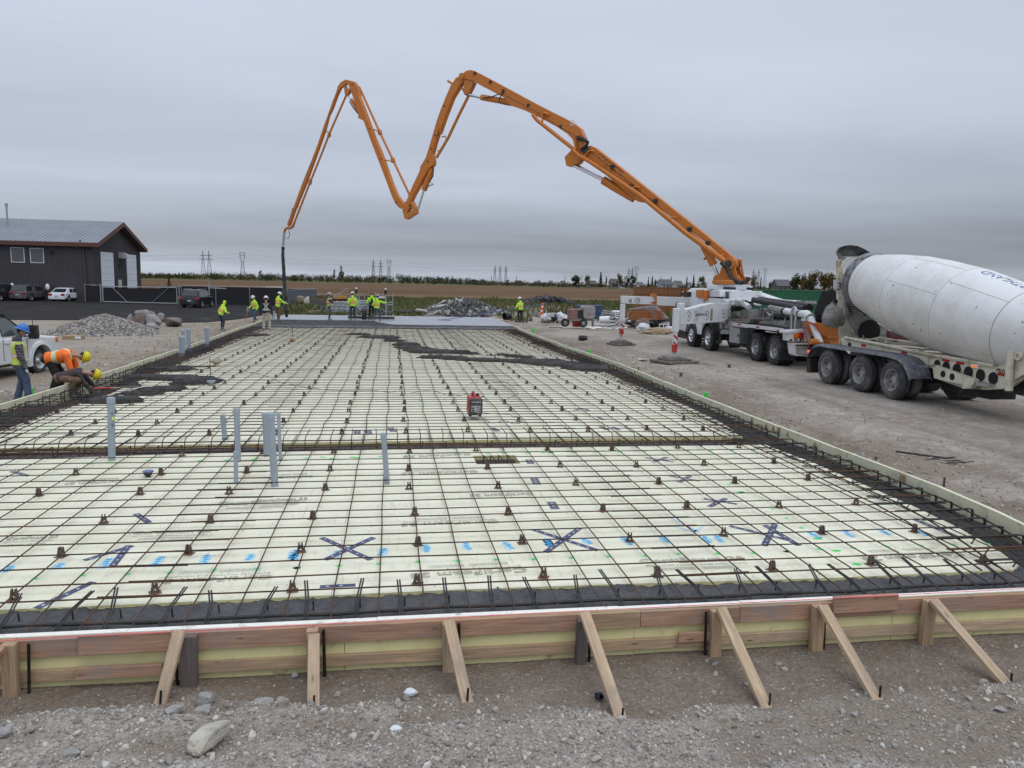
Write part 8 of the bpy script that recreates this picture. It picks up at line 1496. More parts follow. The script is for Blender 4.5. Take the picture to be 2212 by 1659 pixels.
mb = MB(); dk = np.interp(u,[0,.2,.3,.6,1],[.1,.15,.6,.7,.65])
kk = np.where(RNG.random(n) < dk,1,np.where(RNG.random(n) < .5,0,2))
for i in range(3): q = kk == i; S0 = RNG.uniform(.10,.34,q.sum()); mb.k = i; mb.inst(1,np.column_stack([X_[q],Y_[q],Z_[q]]),np.column_stack([S0*1.3,S0,S0*.5]),None,.3)
tag(mb.build('rubble_heap',[CHK,ASC,CHM]),'heap of broken concrete and black asphalt behind the finished slab','rubble heap',kind='stuff')
V_ = [(L_.x+(R_.x-L_.x)*a,hy+3.*b,-.3+(top)*float(np.interp(a,[0,.15,.32,.47,.6,.8,1],[.1,.45,.8,1,.82,.5,.1]))*max(0,1-abs(b)**1.4)) for b in np.linspace(-1,1,13) for a in np.linspace(0,1,25)]; mb = MB(); mb.add(V_,[(j*25+i,j*25+i+1,(j+1)*25+i+1,(j+1)*25+i) for j in range(12) for i in range(24)]); tag(mb.build('rubble_heap',CHM),'packed grey core of the broken concrete heap','rubble heap',kind='stuff')
def slabpiece(lab,c,sz,Y,rz,tilt,sd):
    q = GY(c,Y); rock('concrete_chunk',lab,(q.x,Y,q.z),Vector(sz)*.5,rz,CHK,sd,.18,tilt,'large concrete pieces on the broken concrete heap','concrete chunk',3,.9)
slabpiece('large tilted pale slab at the upper left of the broken concrete heap',z3(645,565),(2.6,1.6,.45),hy-1.6,.2,-.22,201); slabpiece('pale slab leaning at the lower left of the broken concrete heap',z3(610,630),(1.9,1.,.4),hy-2.6,.4,-.5,202); slabpiece('pale block at the left foot of the broken concrete heap',z3(430,615),(2.6,1.6,.6),hy-2.2,.0,.1,203); slabpiece('rounded pale block at the front of the broken concrete heap',z3(733,638),(.75,.6,1.),hy-3.0,.0,.2,204); slabpiece('low pale slab at the front foot of the broken concrete heap',z3(540,655),(2.2,1.,.35),hy-3.2,.1,-.3,205); slabpiece('pale slab standing near the top of the broken concrete heap',z3(670,525),(1.5,1.,.4),hy-.6,.3,-.6,206)
dl,dr = foot(z3(1540,515)),foot(z3(2060,515)); n = 1100; u = RNG.random(n); dY = 108; a_,b_ = GY(z3(1540,500),dY),GY(z3(2060,500),dY); zt = GY(z3(1830,455),dY).z
prf = np.interp(u,[0,.25,.55,.8,1],[.2,.7,1,.7,.3]); mb = MB(); S0 = RNG.uniform(.12,.32,n); mb.inst(1,np.column_stack([a_.x+(b_.x-a_.x)*u,dY+RNG.uniform(-3,3,n),-.3+(zt+.3)*prf*RNG.random(n)]),np.column_stack([S0*1.3,S0,S0*.6]),None,.3); tag(mb.build('rubble_heap',ASC),'long dark heap of broken asphalt out by the field, behind the float worker','rubble heap',kind='stuff')
# ---- stacked scaffold frames
YS = foot(t4(900,645),-.25).y+.4; ordn = ['lowest','second from the bottom','third from the bottom','fourth from the bottom','middle','fourth from the top','third from the top','second from the top','topmost']
xa_,xb_ = GY(t4(690,600),YS).x,GY(t4(1440,600),YS).x; z_lo,z_hi = GY(t4(900,640),YS).z,GY(t4(900,375),YS).z; mid = (xa_+xb_)/2; sc = thing('scaffold_frame','a','scaffold frame',(mid,YS,z_lo),0,'galvanised scaffold frames stacked behind the crew'); w2 = (xb_-xa_)/2
mb = MB(); mb.tube([(mid-w2,YS,z_lo),(mid+w2,YS,z_lo)],.055,8); mb.build('front_tube',GAL,sc,50); mb = MB(); mb.tube([(mid-w2+.3,YS+2.0,z_lo+.1),(mid+w2+.5,YS+2.0,z_lo+.1)],.05,8); mb.build('rear_tube',GAL,sc,50)
for f_ in (0.,1.): mb = MB(); mb.tube([(mid-w2+2*w2*f_,YS,z_lo),(mid-w2+2*w2*f_+.42*(1 if f_ else .4),YS+.8,z_lo+.0),(mid-w2+2*w2*f_+.8*(1 if f_ else .4),YS+2.,z_lo+.30)],.05,6); mb.build('side_tube',GAL,sc,50)
for f_ in (.15,.3,.45,.6,.75,.9): mb = MB(); mb.tube([(mid-w2+2*w2*f_,YS-.02,z_lo-.05),(mid-w2+2*w2*f_+.1,YS-.04,z_lo+.12)],.03,6); mb.build('stud',TRM,sc,50)
for i in range(9):
    z = z_lo+(z_hi-z_lo)*i/8; lab = f'galvanised scaffold frame, {ordn[i]} of the stack behind the crew'
    if i == 0: sc['label'] = lab
    else: dup(sc,(mid+.08*math.sin(i*2.3)+.02*i,YS+.06*math.sin(i*3),z),0,lab)
TIM = WN
def bar(name,lab,cat,a,b,Y,w_,h_,m,Yb=None,group=None,z_=0): A,Bq = GY(a,Y),GY(b,Yb or Y); mb = MB(); mb.beam(A,Bq,w_,h_); return tag(mb.build(name,m,bevel=.01),lab,cat,group)
for i,(a,b,m) in enumerate([(t4(870,265),t4(1170,262),'YEL'),(t4(865,292),t4(1170,288),'YEL')]): bar('yellow_timber',('upper' if i == 0 else 'lower')+' yellow timber lying on top of the stacked scaffold frames','timber',a,b,YS+.8,.5,.14,mat('timber_yellow',(.42,.26,.06),.7,var=.15))
bar('red_beam','red steel beam lying on the scaffold frames under the yellow timbers','beam',t4(610,345),t4(1170,325),YS+1.0,.5,.22,mat('beam_red',(.16,.03,.025),.6,var=.2))
def ladder(lab,a,b,Y,wd,n,dirv):
    A,Bq = GY(a,Y),GY(b,Y); o = Vector(dirv)*wd; t = thing('ladder',lab,'ladder',A); 
    for k in (0,1): mb = MB(); mb.beam(A+o*k,Bq+o*k,.05,.09); mb.build('rail',ALU,t)
    for i in range(1,n): q = A.lerp(Bq,i/n); mb = MB(); mb.tube([q,q+o],.022,6); mb.build('rung',ALU,t)
ladder('aluminium ladder slanting up over the stacked scaffold frames',t4(880,250),t4(1195,75),YS+.8,.75,6,(.35,.2,-.9)); ladder('aluminium ladder lying in the weeds left of the stacked frames',t4(350,600),t4(515,430),YS+1.5,.6,4,(.3,.3,-.8))
bar('grey_board','weathered grey board leaning left off the stacked scaffold frames','board',t4(405,335),t4(690,400),YS-.2,.35,.5,WG); bar('pale_board','pale board lying low in front of the stacked frames, left end','board',t4(340,580),t4(580,570),YS-.3,.3,.22,WN); bar('steel_plank','grey steel plank leaning at the left end of the stacked frames','plank',t4(565,640),t4(640,450),YS-.5,.3,.12,FEN)
bar('red_tipped_bar','thin steel bar slanting over the right end of the stacked frames','bar',t4(1260,215),t4(1430,335),YS+.6,.06,.08,GAL)
for lab,c,s_,sd in (('pale boulder by the end of the grey fence, left of the stacked frames',z2(1125,505),(.8,.8,1.1),211),('brown sacking heap against the grey fence',z2(1055,500),(1.3,1.,1.),212)): q = GY(c,88); rock('boulder',lab,(q.x,88,q.z),s_,.2,rockm if sd == 211 else mat('sacking',(.2,.155,.12),.9),sd,.2,0,'piles by the grey fence','boulder',3)
# ---- power screed
sY = foot(t4(1550,742),-.0).y; t = thing('power_screed','motorised screed with two sensor masts standing on the wet concrete','screed',GY(t4(1600,740),sY))
A,Bq = GY(t4(1188,695),sY),GY(t4(2178,712),sY); mb = MB(); mb.beam(A,Bq,.3,.17); mb.build('screed_board',mat('board_dark',(.05,.045,.042),.7,var=.3),t,bevel=.02)
for p0,p1 in ((t4(1366,655),t4(1364,62)),(t4(1995,640),t4(1985,78))):
    P0,P1 = GY(p0,sY),GY(p1,sY); mb = MB(); mb.cyl(P0,P1,.045,.045,8); ms = mb.build('mast',GAL,t,50); mb = MB(); mb.cyl(P1-Vector((0,0,.42)),P1-Vector((0,0,.12)),.085,.085,12); mb.build('sensor_body',BLKM,ms,50); mb = MB(); mb.cyl(P1-Vector((0,0,.12)),P1,.07,.06,12); mb.build('sensor_head',TRM,ms,50)
w0 = GY(t4(1530,655),sY+.1); mb = MB(); mb.lathe([(-.14,.2),(-.14,.40),(-.1,.45),(.1,.45),(.14,.40),(.14,.2)],w0,(1,.1,0),28)
for i in range(18): a = 2*PI*i/18; mb.obox(w0+Vector((0,.44*math.cos(a),.44*math.sin(a))),(.26,.05,.06),0,a-PI/2)
mb.build('wheel',RUB,t,40); mb = MB(); mb.lathe([(-.15,.20),(-.16,.001)],w0,(1,.1,0),20); mb.build('rim',TRM,t)
mb = MB(); mb.obox(GY(t4(1720,690),sY+.2),(.35,.4,.3)); mb.obox(GY(t4(2010,610),sY+.3),(.6,.4,.22)); mb.obox(GY(t4(1950,500),sY+.6),(.3,.3,.6)); mb.build('engine',mat('engine_grey',(.09,.085,.085),.6,var=.4,scale=6),t,bevel=.04)
mb = MB()
for a,b in ((t4(1640,700),t4(1780,570)),(t4(1610,620),t4(1695,715)),(t4(1910,520),t4(2040,640)),(t4(1790,265),t4(1975,270)),(t4(2000,400),t4(2130,380)),(t4(2010,440),t4(2130,430)),(t4(2140,180),t4(2140,580)),(t4(1538,180),t4(1545,520)),(t4(1380,160),t4(1440,310)),(t4(1775,170),t4(1775,260)),(t4(1932,180),t4(1932,260))): mb.tube([GY(a,sY+.4),GY(b,sY+.4)],.03,6)
mb.build('frame',GAL,t); mb = MB(); mb.beam(GY(t4(1785,268),sY+.3),GY(t4(1985,275),sY+.3),.3,.12); mb.build('console',TRM,t)
c = foot(z3(290,655),-.2); mb = MB()
for i in range(16): q = c+Vector((random.uniform(-1.7,1.7),random.uniform(-.4,.8),.05)); a = random.uniform(-.9,.9); P = [q+Vector((math.cos(a)*u-.3*math.sin(u*4+i),math.sin(a)*u*.7,.08+.16*abs(math.sin(u*3+i)))) for u in np.linspace(0,1.6,7)]; mb.tube(P,.045,6)
tag(mb.build('hose_tangle',mat('hose_blue_black',(.03,.035,.05),.4,var=.4,scale=3)),'tangled black hoses dumped behind the slab right of the screed','hoses')
# ---- right side of the yard
def blk(name,lab,cat,pl,pr,ptop,m,d=1.,z=-.2,bev=.03,group=None):
    A,Bq = foot(pl,z),foot(pr,z); Y = (A.y+Bq.y)/2; A,Bq = GY(pl,Y),GY(pr,Y); zt = GY(ptop,Y).z; mb = MB(); mb.box(A.x,Bq.x,Y,Y+d,z,zt); return tag(mb.build(name,m,bevel=bev),lab,cat,group)
c = foot(z3(1740,685)); t = thing('delineator_post','orange and white delineator post standing amid the scrap','traffic post',c); zt = GY(z3(1745,530),c.y).z; h = zt-c.z; q1 = c+Vector((.15,0,h)); mb = MB(); mb.tube([c,q1],.11,10); mb.build('post',mat('safety_orange',(.85,.13,.04),.5),t,50)
for f_ in (.38,.68): mb = MB(); a = c.lerp(q1,f_); b = c.lerp(q1,f_+.1); mb.tube([a,b],.116,10); mb.build('band',TRM,t,50)
mY = foot(z4(265,800),-.17).y; mc = foot(z4(265,800),-.17); t = thing('mortar_mixer','faded red towable mortar mixer with grey drum and rubber wheels','mortar mixer',mc); FR = mat('faded_red',(.22,.10,.085),.7,var=.2,dirt=(.28,.25,.23),damt=.4,dscale=2)
def mx(px,Y,th,m,nm): return ypr(nm,px,Y,th,m,t,.03)
mx([z4(125,605),z4(275,598),z4(270,712),z4(122,712)],mY+.1,.9,FR,'engine_cover'); mx([z4(270,580),z4(290,565),z4(390,570),z4(402,600),z4(398,680),z4(380,705),z4(290,705),z4(272,690)],mY+.0,1.0,mat('mixer_drum',(.30,.29,.28),.7,var=.25,dirt=(.25,.12,.09),damt=.35),'drum'); mx([z4(125,712),z4(400,705),z4(398,728),z4(125,735)],mY+.1,.8,CGR,'frame'); mx([z4(362,725),z4(385,725),z4(385,795),z4(362,795)],mY+.1,.15,CGR,'leg')
for dx,dy in ((0,0),(-.1,1.0),(-1.15,.5)): o = Vector((mc.x+dx,mY+dy,-.17+.29)); mb = MB(); mb.lathe([(-.08,.14),(-.08,.25),(-.06,.29),(.06,.29),(.08,.25),(.08,.14)],o,(.15,-1,0),28); w_ = mb.build('wheel',RUB,t,40); mb = MB(); mb.lathe([(.07,.15),(.05,.11),(.08,.05),(.09,.001)],o,(.15,-1,0),20); mb.build('rim',RIMG,w_,40)
q = GY(z4(235,655),mY+.08); mb = MB(); mb.obox(q,(.35,.04,.5)); mb.build('grille',BLKM,t)
c = foot(z4(192,792),-.17); t = thing('drink_cooler','small red drink cooler with white lid in front of the mortar mixer','cooler',c); mb = MB(); mb.lathe([(0,.27),(.05,.29),(.55,.29),(.56,.27)],c,(0,0,1),20,True); mb.build('cooler_body',mat('cooler_red',(.50,.03,.035),.4),t,40); mb = MB(); mb.lathe([(.56,.29),(.70,.30),(.76,.22),(.77,.001)],c,(0,0,1),20); mb.build('lid',TRM,t,40)
bY = foot(z4(440,700),-.17).y+1; ypr2 = lambda nm,lab,cat,px,Y,th,m,gp=None: tag(ypr(nm,px,Y,th,m,None,.02),lab,cat,gp)
BLB = mat('bin_blue',(.018,.05,.14),.5,var=.2,dirt=(.1,.1,.12),damt=.3); ypr2('blue_bin','blue steel waste bin behind the mortar mixer','bin',[z4(218,560),z4(478,562),z4(474,665),z4(440,700),z4(240,700)],bY,1.6,BLB)
YD = foot(z4(560,740),-.17).y+.6
for i in range(6): ypr2('form_panel',f'grey steel form panel, {["lowest", "second", "third", "fourth", "fifth", "topmost"][i]} in the stack right of the blue bin','form panel',[z4(482+6*i,735-20*i),z4(600-2*i,738-20*i),z4(598-2*i,724-20*i),z4(484+6*i,720-20*i)],YD,1.2,CGR if i % 2 else ALU,'grey steel form panels stacked by the blue bin')
t = thing('white_tank','white plastic tank with hand-painted black words beside the stacked panels','tank',GY(z4(668,700),YD+.5)); o_ = ypr('tank_body',[z4(608,620),z4(728,622),z4(730,705),z4(608,700)],YD+.4,1.2,TRM,t,.12)
mb = MB(); rr2 = random.Random(4)
for i in range(3):
    x = 622
    while x < 712: q0 = GY(z4(x,640+21*i),YD+.39); q1 = GY(z4(x+rr2.uniform(3,9),633+21*i+rr2.uniform(-2,8)),YD+.39); mb.beam(q0,q1,.02,.05); x += rr2.uniform(8,15)
mb.build('scrawl',INK,t)
c = foot(z4(505,765),-.17); t = thing('bucket','white bucket lying on its side by the stacked panels','bucket',c); mb = MB(); mb.lathe([(0,.26),(.75,.31),(.75,.29),(.02,.24),(.02,.001)],c+Vector((-.4,.2,.3)),(1,-.15,0),20); mb.build('bucket_body',TRM,t,40)
def bundle(nm,lab,cat,px0,px1,Y,n,dz,m,r_=.05,jit=.1,sq=False):
    mb = MB(); A,Bq = GY(px0,Y),GY(px1,Y)
    for i in range(n):
        a = A+Vector((random.uniform(-jit,jit)*3,random.uniform(0,1.4),-dz*random.random())); b = Bq+Vector((random.uniform(-jit,jit)*3,random.uniform(0,1.4),-dz*random.random()))
        (mb.beam(a,b,r_*2,r_*1.4) if sq else mb.tube([a,b],r_,6))
    return tag(mb.build(nm,m),lab,cat)
YG = foot(z4(980,800),-.17).y+.8
for i in range(15): A,Bq = GY(z4(765+i*9,602-1*i+i*9.),YG+2.2+.1*i),GY(z4(1060+i*9,562+i*9),YG+2.2+.1*i); mb = MB(); mb.beam(A,Bq,.10,.09); tag(mb.build('steel_rail',ALU),'galvanised steel rail in the fanned stack behind the orange frames','steel rail','galvanised rails fanned out behind the orange frames')
RST = mat('rusty_orange',(.30,.095,.025),.7,var=.25,scale=3,dirt=(.14,.06,.03),damt=.35)
for i in range(6):
    y_ = 715-17*i; t = thing('orange_frame',f'rusty orange steel frame, {["lowest", "second", "third", "fourth", "fifth", "topmost"][i]} of the stack by the outrigger','steel frame',GY(z4(960,y_),YG),0,'rusty orange frames stacked by the outrigger'); A,Bq = GY(z4(778+5*i,y_+2),YG),GY(z4(1150-4*i,y_-4),YG); o = Vector((-.3,2.0,.05))
    for nm,a,b in (('front_rail',A,Bq),('back_rail',A+o,Bq+o),('end_rail',A,A+o),('end_rail',Bq,Bq+o)): mb = MB(); mb.beam(a,b,.07,.06); mb.build(nm,RST,t)
bundle('steel_bars','bundle of dark steel bars under the orange frames','steel bars',z4(800,712),z4(1190,705),YG-.1,26,1.0,BLKM,.045,.2); bundle('steel_bars','bundle of grey steel tubes left of the orange frames','steel bars',z4(590,690),z4(790,680),YG+.3,16,.8,ALU,.045,.15)
bundle('loose_tubes','loose grey tubes lying on the ground left of the far outrigger leg','steel tubes',z4(410,800),z4(720,805),foot(z4(560,825),-.17).y,10,.12,ALU,.04,.25); bundle('loose_tubes','pale boards lying on the ground before the mortar mixer','boards',z4(395,765),z4(665,775),foot(z4(560,790),-.17).y+.6,3,.05,TRM,.04,.1,True)
def lumpy(nm,lab,cat,p,sz,Y,m,sd,amp=.45): q = GY(p,Y); rock(nm,lab,(q.x,Y,q.z),Vector(sz)*.52,0,m,sd,amp,0,None,cat,4,1.5)
KRF = mat('kraft_paper',(.36,.27,.18),.85,var=.15,scale=3); TPW = mat('tarp_white',(.60,.62,.65),.6,var=.12,scale=3); TPB = mat('tarp_brown',(.20,.15,.125),.8,var=.2); TY = foot(z4(920,835),-.17).y
lumpy('tarp','brown tarpaulin heap draped by the orange frames','tarp',z4(918,770),(1.5,1.,1.5),TY+.4,TPB,221); lumpy('tarp','white tarpaulin at the front of the brown one','tarp',z4(925,800),(1.5,.8,.85),TY-.2,TPW,222); lumpy('paper_sack','crumpled brown paper sacking on the ground between the outriggers','sack',z4(1075,843),(2.9,1.4,.85),foot(z4(1075,875),-.17).y+.3,KRF,223,.35); lumpy('paper_scrap','flat brown paper scrap left of the sacking','paper',z4(930,855),(1.3,.8,.2),foot(z4(930,868),-.17).y,KRF,224)
lumpy('plastic_sheet','bundled clear plastic sheeting by the near outrigger leg','plastic sheet',z4(1215,825),(1.2,.8,.9),foot(z4(1200,865),-.17).y+.6,TPW,225)
tw = thing('wire_rack','white wire rack standing behind the near outrigger leg','rack',GY(z4(1170,800),YG-.3)); mb = MB()
for a,b in ((z4(1095,765),z4(1245,768)),(z4(1095,765),z4(1098,810)),(z4(1245,768),z4(1248,850)),(z4(1098,808),z4(1246,812)),(z4(1140,766),z4(1142,850)),(z4(1190,767),z4(1192,850))): mb.tube([GY(a,YG-.3),GY(b,YG-.3)],.035,6)
mb.build('wire_frame',TRM,tw)
for i,(lab,p,sz,m) in enumerate([('crumpled white plastic sacks left of the mortar mixer',z4(75,715),(1.7,1.,1.3),TPW),('white buckets and sacks heaped right of the delineator post',z3(1800,690),(1.5,1.,1.0),TPW),('white plastic wrap at the left of the scrap heap',z3(1960,690),(1.3,.9,1.3),TPW),('black rubbish bag amid the white sacks',z3(1865,690),(1.4,.9,.9),BLKM),('grey scrap left of the delineator post',z3(1690,655),(1.0,.8,.7),CGR)]): lumpy('scrap_bag',lab,'sacks',p,sz,foot((p[0],z3(0,760)[1])).y,m,231+i)
t = thing('wire_mesh_panel','grey wire mesh panel leaning among the white sacks','mesh panel',GY(z3(1850,660),50.5)); mb = MB()
for i in range(7): mb.tube([GY(z3(1800+14*i,680),50.5),GY(z3(1815+14*i,645),50.5)],.03,5)
for j in range(3): mb.tube([GY(z3(1800+7*j,680-16*j),50.5),GY(z3(1890+7*j,678-16*j),50.5)],.03,5)
mb.build('wires',ALU,t)
c = foot(z3(1375,718),-.2); t = thing('rubber_tub','dark rubber tub lying on its side behind the float worker','tub',c); mb = MB(); mb.lathe([(0,.27),(.55,.3),(.55,.27),(.05,.24),(.05,.001)],c+Vector((.25,.2,.28)),(-1,-.5,0),24); mb.build('tub_body',BLKM,t,40)
bundle('timber_pile','small pile of pale boards at the far right corner of the slab','timber',z3(1235,692),z3(1340,690),foot(z3(1290,705),-.1).y+.8,5,.15,WN,.07,.2,True)
for i,(x,y0,y1) in enumerate([(30,560,665),(75,585,670),(100,560,670),(122,525,640),(168,530,600),(10,600,660),(265,530,570),(320,530,565),(365,495,570)]): stake(f'dark steel stake in the row by the weeds, {["first", "second", "third", "fourth", "fifth", "sixth", "seventh", "eighth", "ninth"][i]} counted from the near float side',z4(x,y1),z4(x,y0),.045,RBR,-.2)
for i,(x,y0,y1) in enumerate([(1820,583,665),(1847,583,665),(1905,560,690),(1973,565,690),(2038,562,670),(2058,525,640)]): stake(f'dark steel stake behind the white sacks, {["first", "second", "third", "fourth", "fifth", "sixth"][i]} from the left',z3(x,y1),z3(x,y0),.05,RBR,-.2)
# ---- wooden fence and shipping container
FNC = mat('fence_cedar',(.20,.085,.035),.8,var=.25,scale=1.5,stretch=(6,1,.6)); FY = 75.; xL,xR = GY(z4(820,400),FY).x,52.; zt = GY(z4(1000,360),FY).z; t = thing('wooden_fence','reddish brown board fence beyond the steel stacks and the green container','fence',(xL,FY,-.3)); mb = MB(); x = xL
while x < xR: mb.box(x,x+.135,FY,FY+.03,-.3,zt-.05+.02*math.sin(x*9)); x += .14
mb.build('boards',FNC,t); mb = MB(); mb.box(xL,xR,FY-.04,FY+.06,zt-.08,zt); mb.box(xL,xR,FY-.05,FY-.0,zt-.7,zt-.6); mb.build('rail',FNC,t); x = xL
while x < xR: mb = MB(); mb.box(x-.07,x+.07,FY-.09,FY+.09,-.3,zt+.12); mb.build('post',FNC,t); x += 1.85
GRC = mat('container_green',(.012,.115,.05),.5,var=.12,scale=.7,dirt=(.03,.06,.035),damt=.3); CNY = 60.; t = thing('shipping_container','green corrugated shipping container behind the pump truck','container',(33,CNY,-.17)); x0,x1 = GY(z4(2060,400),CNY).x,40.5; ztc = GY(z6(240,517),CNY).z; mb = MB(); x = x0; P = []; k = 0
while x < x1: P += [(x,CNY),(x+.07,CNY),(x+.11,CNY+.045),(x+.18,CNY+.045)]; x += .22
mb.loft([[(a,b,-.05) for a,b in P]+[(x1,CNY+2.4,-.05),(x0,CNY+2.4,-.05)],[(a,b,ztc-.1) for a,b in P]+[(x1,CNY+2.4,ztc-.1),(x0,CNY+2.4,ztc-.1)]]); mb.build('side_wall',GRC,t)
mb = MB(); mb.box(x0-.05,x1+.05,CNY-.02,CNY+2.45,ztc-.12,ztc); mb.box(x0-.05,x1+.05,CNY-.02,CNY+2.45,-.17,-.03); mb.build('frame_rail',GRC,t)
# ================================================================== FAR DISTANCE
LV = [mat('leaf_dark',(.022,.036,.016),.9,var=.3,scale=.3,spec=.1),mat('leaf_green',(.045,.062,.022),.9,var=.3,scale=.3,spec=.1),mat('leaf_yellow',(.16,.115,.028),.9,var=.3,scale=.3,spec=.1),mat('leaf_rust',(.15,.075,.03),.9,var=.3,scale=.3,spec=.1),mat('leaf_bare',(.11,.095,.075),.9,var=.2,spec=.1)]; BRK = mat('bark',(.06,.05,.045),.9)
def crown(mb,c,rx,rz,n,sz,ks,shape='round',ry=None):
    u = RNG.normal(size=(n,3)); u /= np.linalg.norm(u,axis=1)[:,None]; k = max(5,n//45); cc = RNG.normal(size=(k,3)); cc /= np.linalg.norm(cc,axis=1)[:,None]; cc *= RNG.uniform(.35,.85,(k,1)); ci = RNG.integers(0,k,n); P = cc[ci]+u*RNG.uniform(.12,.42,(n,1))
    if shape == 'cone': h = RNG.random(n)**1.3; a = RNG.uniform(0,2*PI,n); q = (1-h)*RNG.uniform(.3,1,n)*(.75+.25*np.sin(h*38)); P = np.stack([q*np.cos(a),q*np.sin(a),h*2-1],1)
    P = P*np.array([rx,ry or rx,rz])+np.array(c); d1 = RNG.normal(size=(n,3)); d2 = RNG.normal(size=(n,3)); d1 /= np.linalg.norm(d1,axis=1)[:,None]; d2 /= np.linalg.norm(d2,axis=1)[:,None]; S = sz*RNG.uniform(.6,1.3,(n,1)); V_ = np.stack([P-d1*S,P+d1*S,P+d2*S*.9],1).reshape(-1,3); o = len(mb.v); mb.v += V_.tolist(); mb.f += [(o+3*i,o+3*i+1,o+3*i+2) for i in range(n)]; mb.m += RNG.choice(ks,n).tolist()
def tree(lab,pt,pb,wpx,Y,ks,shape='round',n=320,name='tree',sparse=1.,group='trees standing beyond the field'):
    T,B_ = GY(pt,Y),GY(pb,Y); zb = max(-.3,min(B_.z,.5)); x = T.x; h = T.z-zb; rx = wpx*2212/4032/FPX*Y/2; t = thing(name,lab,'tree',(x,Y,zb),0,group); mb = MB(); mb.tube([(x,Y,zb),(x+.1,Y,zb+h*.4),(x,Y,zb+h*.85)],[h*.028,h*.02,h*.006],6)
    for i in range(4): a = i*1.7; mb.tube([(x,Y,zb+h*(.3+.1*i)),(x+rx*.6*math.cos(a),Y+rx*.6*math.sin(a),zb+h*(.55+.1*i))],[h*.012,h*.004],5)
    mb.build('trunk',BRK,t); mb = MB(); cz = zb+h*(.55 if shape == 'round' else .52); crown(mb,(x,Y,cz),rx,h*.46 if shape == 'round' else h*.48,int(n*1.8*sparse),max(rx,h*.3)*.16,ks,shape); mb.build('crown',LV,t)
for a in [('small yellow tree rising above the left hedgerow',z2(630,165),z2(630,245),22,690,[2,2,4,1],'round',240),('tall thin half-bare tree above the hedgerow behind the crew',z2(1507,135),z2(1507,250),26,650,[4,1,2],'round',260),('short bare tree left of the tall thin one',z2(1425,172),z2(1425,245),16,660,[4,4,1],'round',160),('young pine standing in the field beyond the workshop fence',z1(1378,605),z1(1378,690),24,190,[1,0],'cone',300),
          ('round dark tree, leftmost of the trees by the houses',z4(185,222),z4(185,312),44,560,[0,0,1],'round',420),('spreading green tree second by the houses',z4(325,220),z4(325,310),32,560,[1,1,2,4],'round',320),('tall green and yellow poplar by the houses',z4(460,200),z4(460,315),28,540,[1,2,0],'cone',420),('small yellow tree beside the tall poplar',z4(515,240),z4(515,315),14,545,[2,4],'round',160),('tall leafy tree before the dark roofed house',z4(670,210),z4(670,318),34,540,[1,1,2,0],'round',420),('dark bushy tree under the middle pylons, left one',z4(745,232),z4(745,318),26,545,[0,1],'round',320),('dark bushy tree under the middle pylons, right one',z4(805,222),z4(805,318),34,545,[0,1,1],'round',380),
          ('dark spruce left of the pale house',z4(978,250),z4(978,318),12,540,[0],'cone',220),('dark spruce nearest the left of the pale house',z4(1020,244),z4(1020,318),20,540,[0,0,1],'cone',260),('brown bush between the spruces and the pale house',z4(1060,258),z4(1060,318),18,545,[4,1,3],'round',200),('small spruce behind the pale house',z4(1226,250),z4(1226,310),12,600,[0],'cone',180),('pair spruce right of the pale house',z4(1397,250),z4(1397,322),12,540,[0],'cone',220),('tall dark spruce right of the pale house',z4(1472,234),z4(1472,322),18,540,[0],'cone',260),('pale yellow tree left of the boom tower',z4(1562,232),z4(1562,322),36,520,[2,2,4,1],'round',380),
          ('bare orange tree just right of the boom tower',t1(820,128),t1(820,268),40,420,[2,4,3],'round',420),('thin dark spruce right of the boom tower',t1(912,145),t1(912,265),6,420,[0],'cone',140),('brown bare tree left of the dark house',t1(1055,155),t1(1055,250),22,480,[4,4,3],'round',200),('dark green tree at the left of the right-hand grove',t1(1430,110),t1(1430,270),60,380,[1,0,1,2],'round',620),('yellow green tree second in the right-hand grove',t1(1545,95),t1(1545,275),46,385,[2,1,1],'round',480),('tall yellow tree in the middle of the right-hand grove',t1(1680,45),t1(1680,280),52,380,[2,2,1],'round',620),('broad orange tree at the right of the grove beside the mixer',t1(1850,62),t1(1850,290),66,375,[2,3,2,1],'round',700),('orange tree half hidden by the mixer',t1(1960,75),t1(1960,290),50,378,[2,3,1],'round',520),('low orange bush before the grove',t1(1525,190),t1(1525,280),26,370,[2,3],'round',240),('dark bush in front of the tall yellow tree',t1(1610,190),t1(1610,285),40,370,[0,1],'round',320)]: tree(*a)
mb = MB()
for i in range(760):
    u = RNG.random(); px = 540+u*1390; Y = 720+RNG.uniform(-40,60); yb = np.interp(px,[540,900,1300,1860,1930],[1075,1088,1095,1104,1106]); ht = np.interp(px,[540,640,780,900,1300,1400,1520,1560,1640,1860,1930],[9,10,20,24,24,22,28,34,26,16,8])*RNG.uniform(.35,.95); T = GY(S_(px,yb-ht),Y); z = max(T.z,.8); ks = [[0,0,1],[1,0],[2,1,3],[2,3,4],[4,1]][RNG.choice(5,p=[.38,.25,.15,.12,.10])] if px < 1480 else [[0,1],[1,4],[0,0,1]][RNG.integers(0,3)]
    crown(mb,(T.x,Y,z*.42-.2),RNG.uniform(2.,5.),z*.52,70,.5,ks)
tag(mb.build('woodland',LV),'autumn hedgerow of dark and yellow scrub along the far edge of the field','woodland',kind='stuff')
mb = MB()
for i in range(620):
    px = RNG.uniform(1850,3420); Y = RNG.uniform(640,900); hz_ = RNG.uniform(1.8,5.6); yb = np.interp(px,[1850,2400,3000,3420],[1106,1117,1127,1137]); T = GY(S_(px,yb-6),Y); crown(mb,(T.x,Y,hz_*.4),RNG.uniform(3,7),hz_*.6,60,.7,[[4,4,3],[4,1],[0,1,4]][RNG.integers(0,3)])
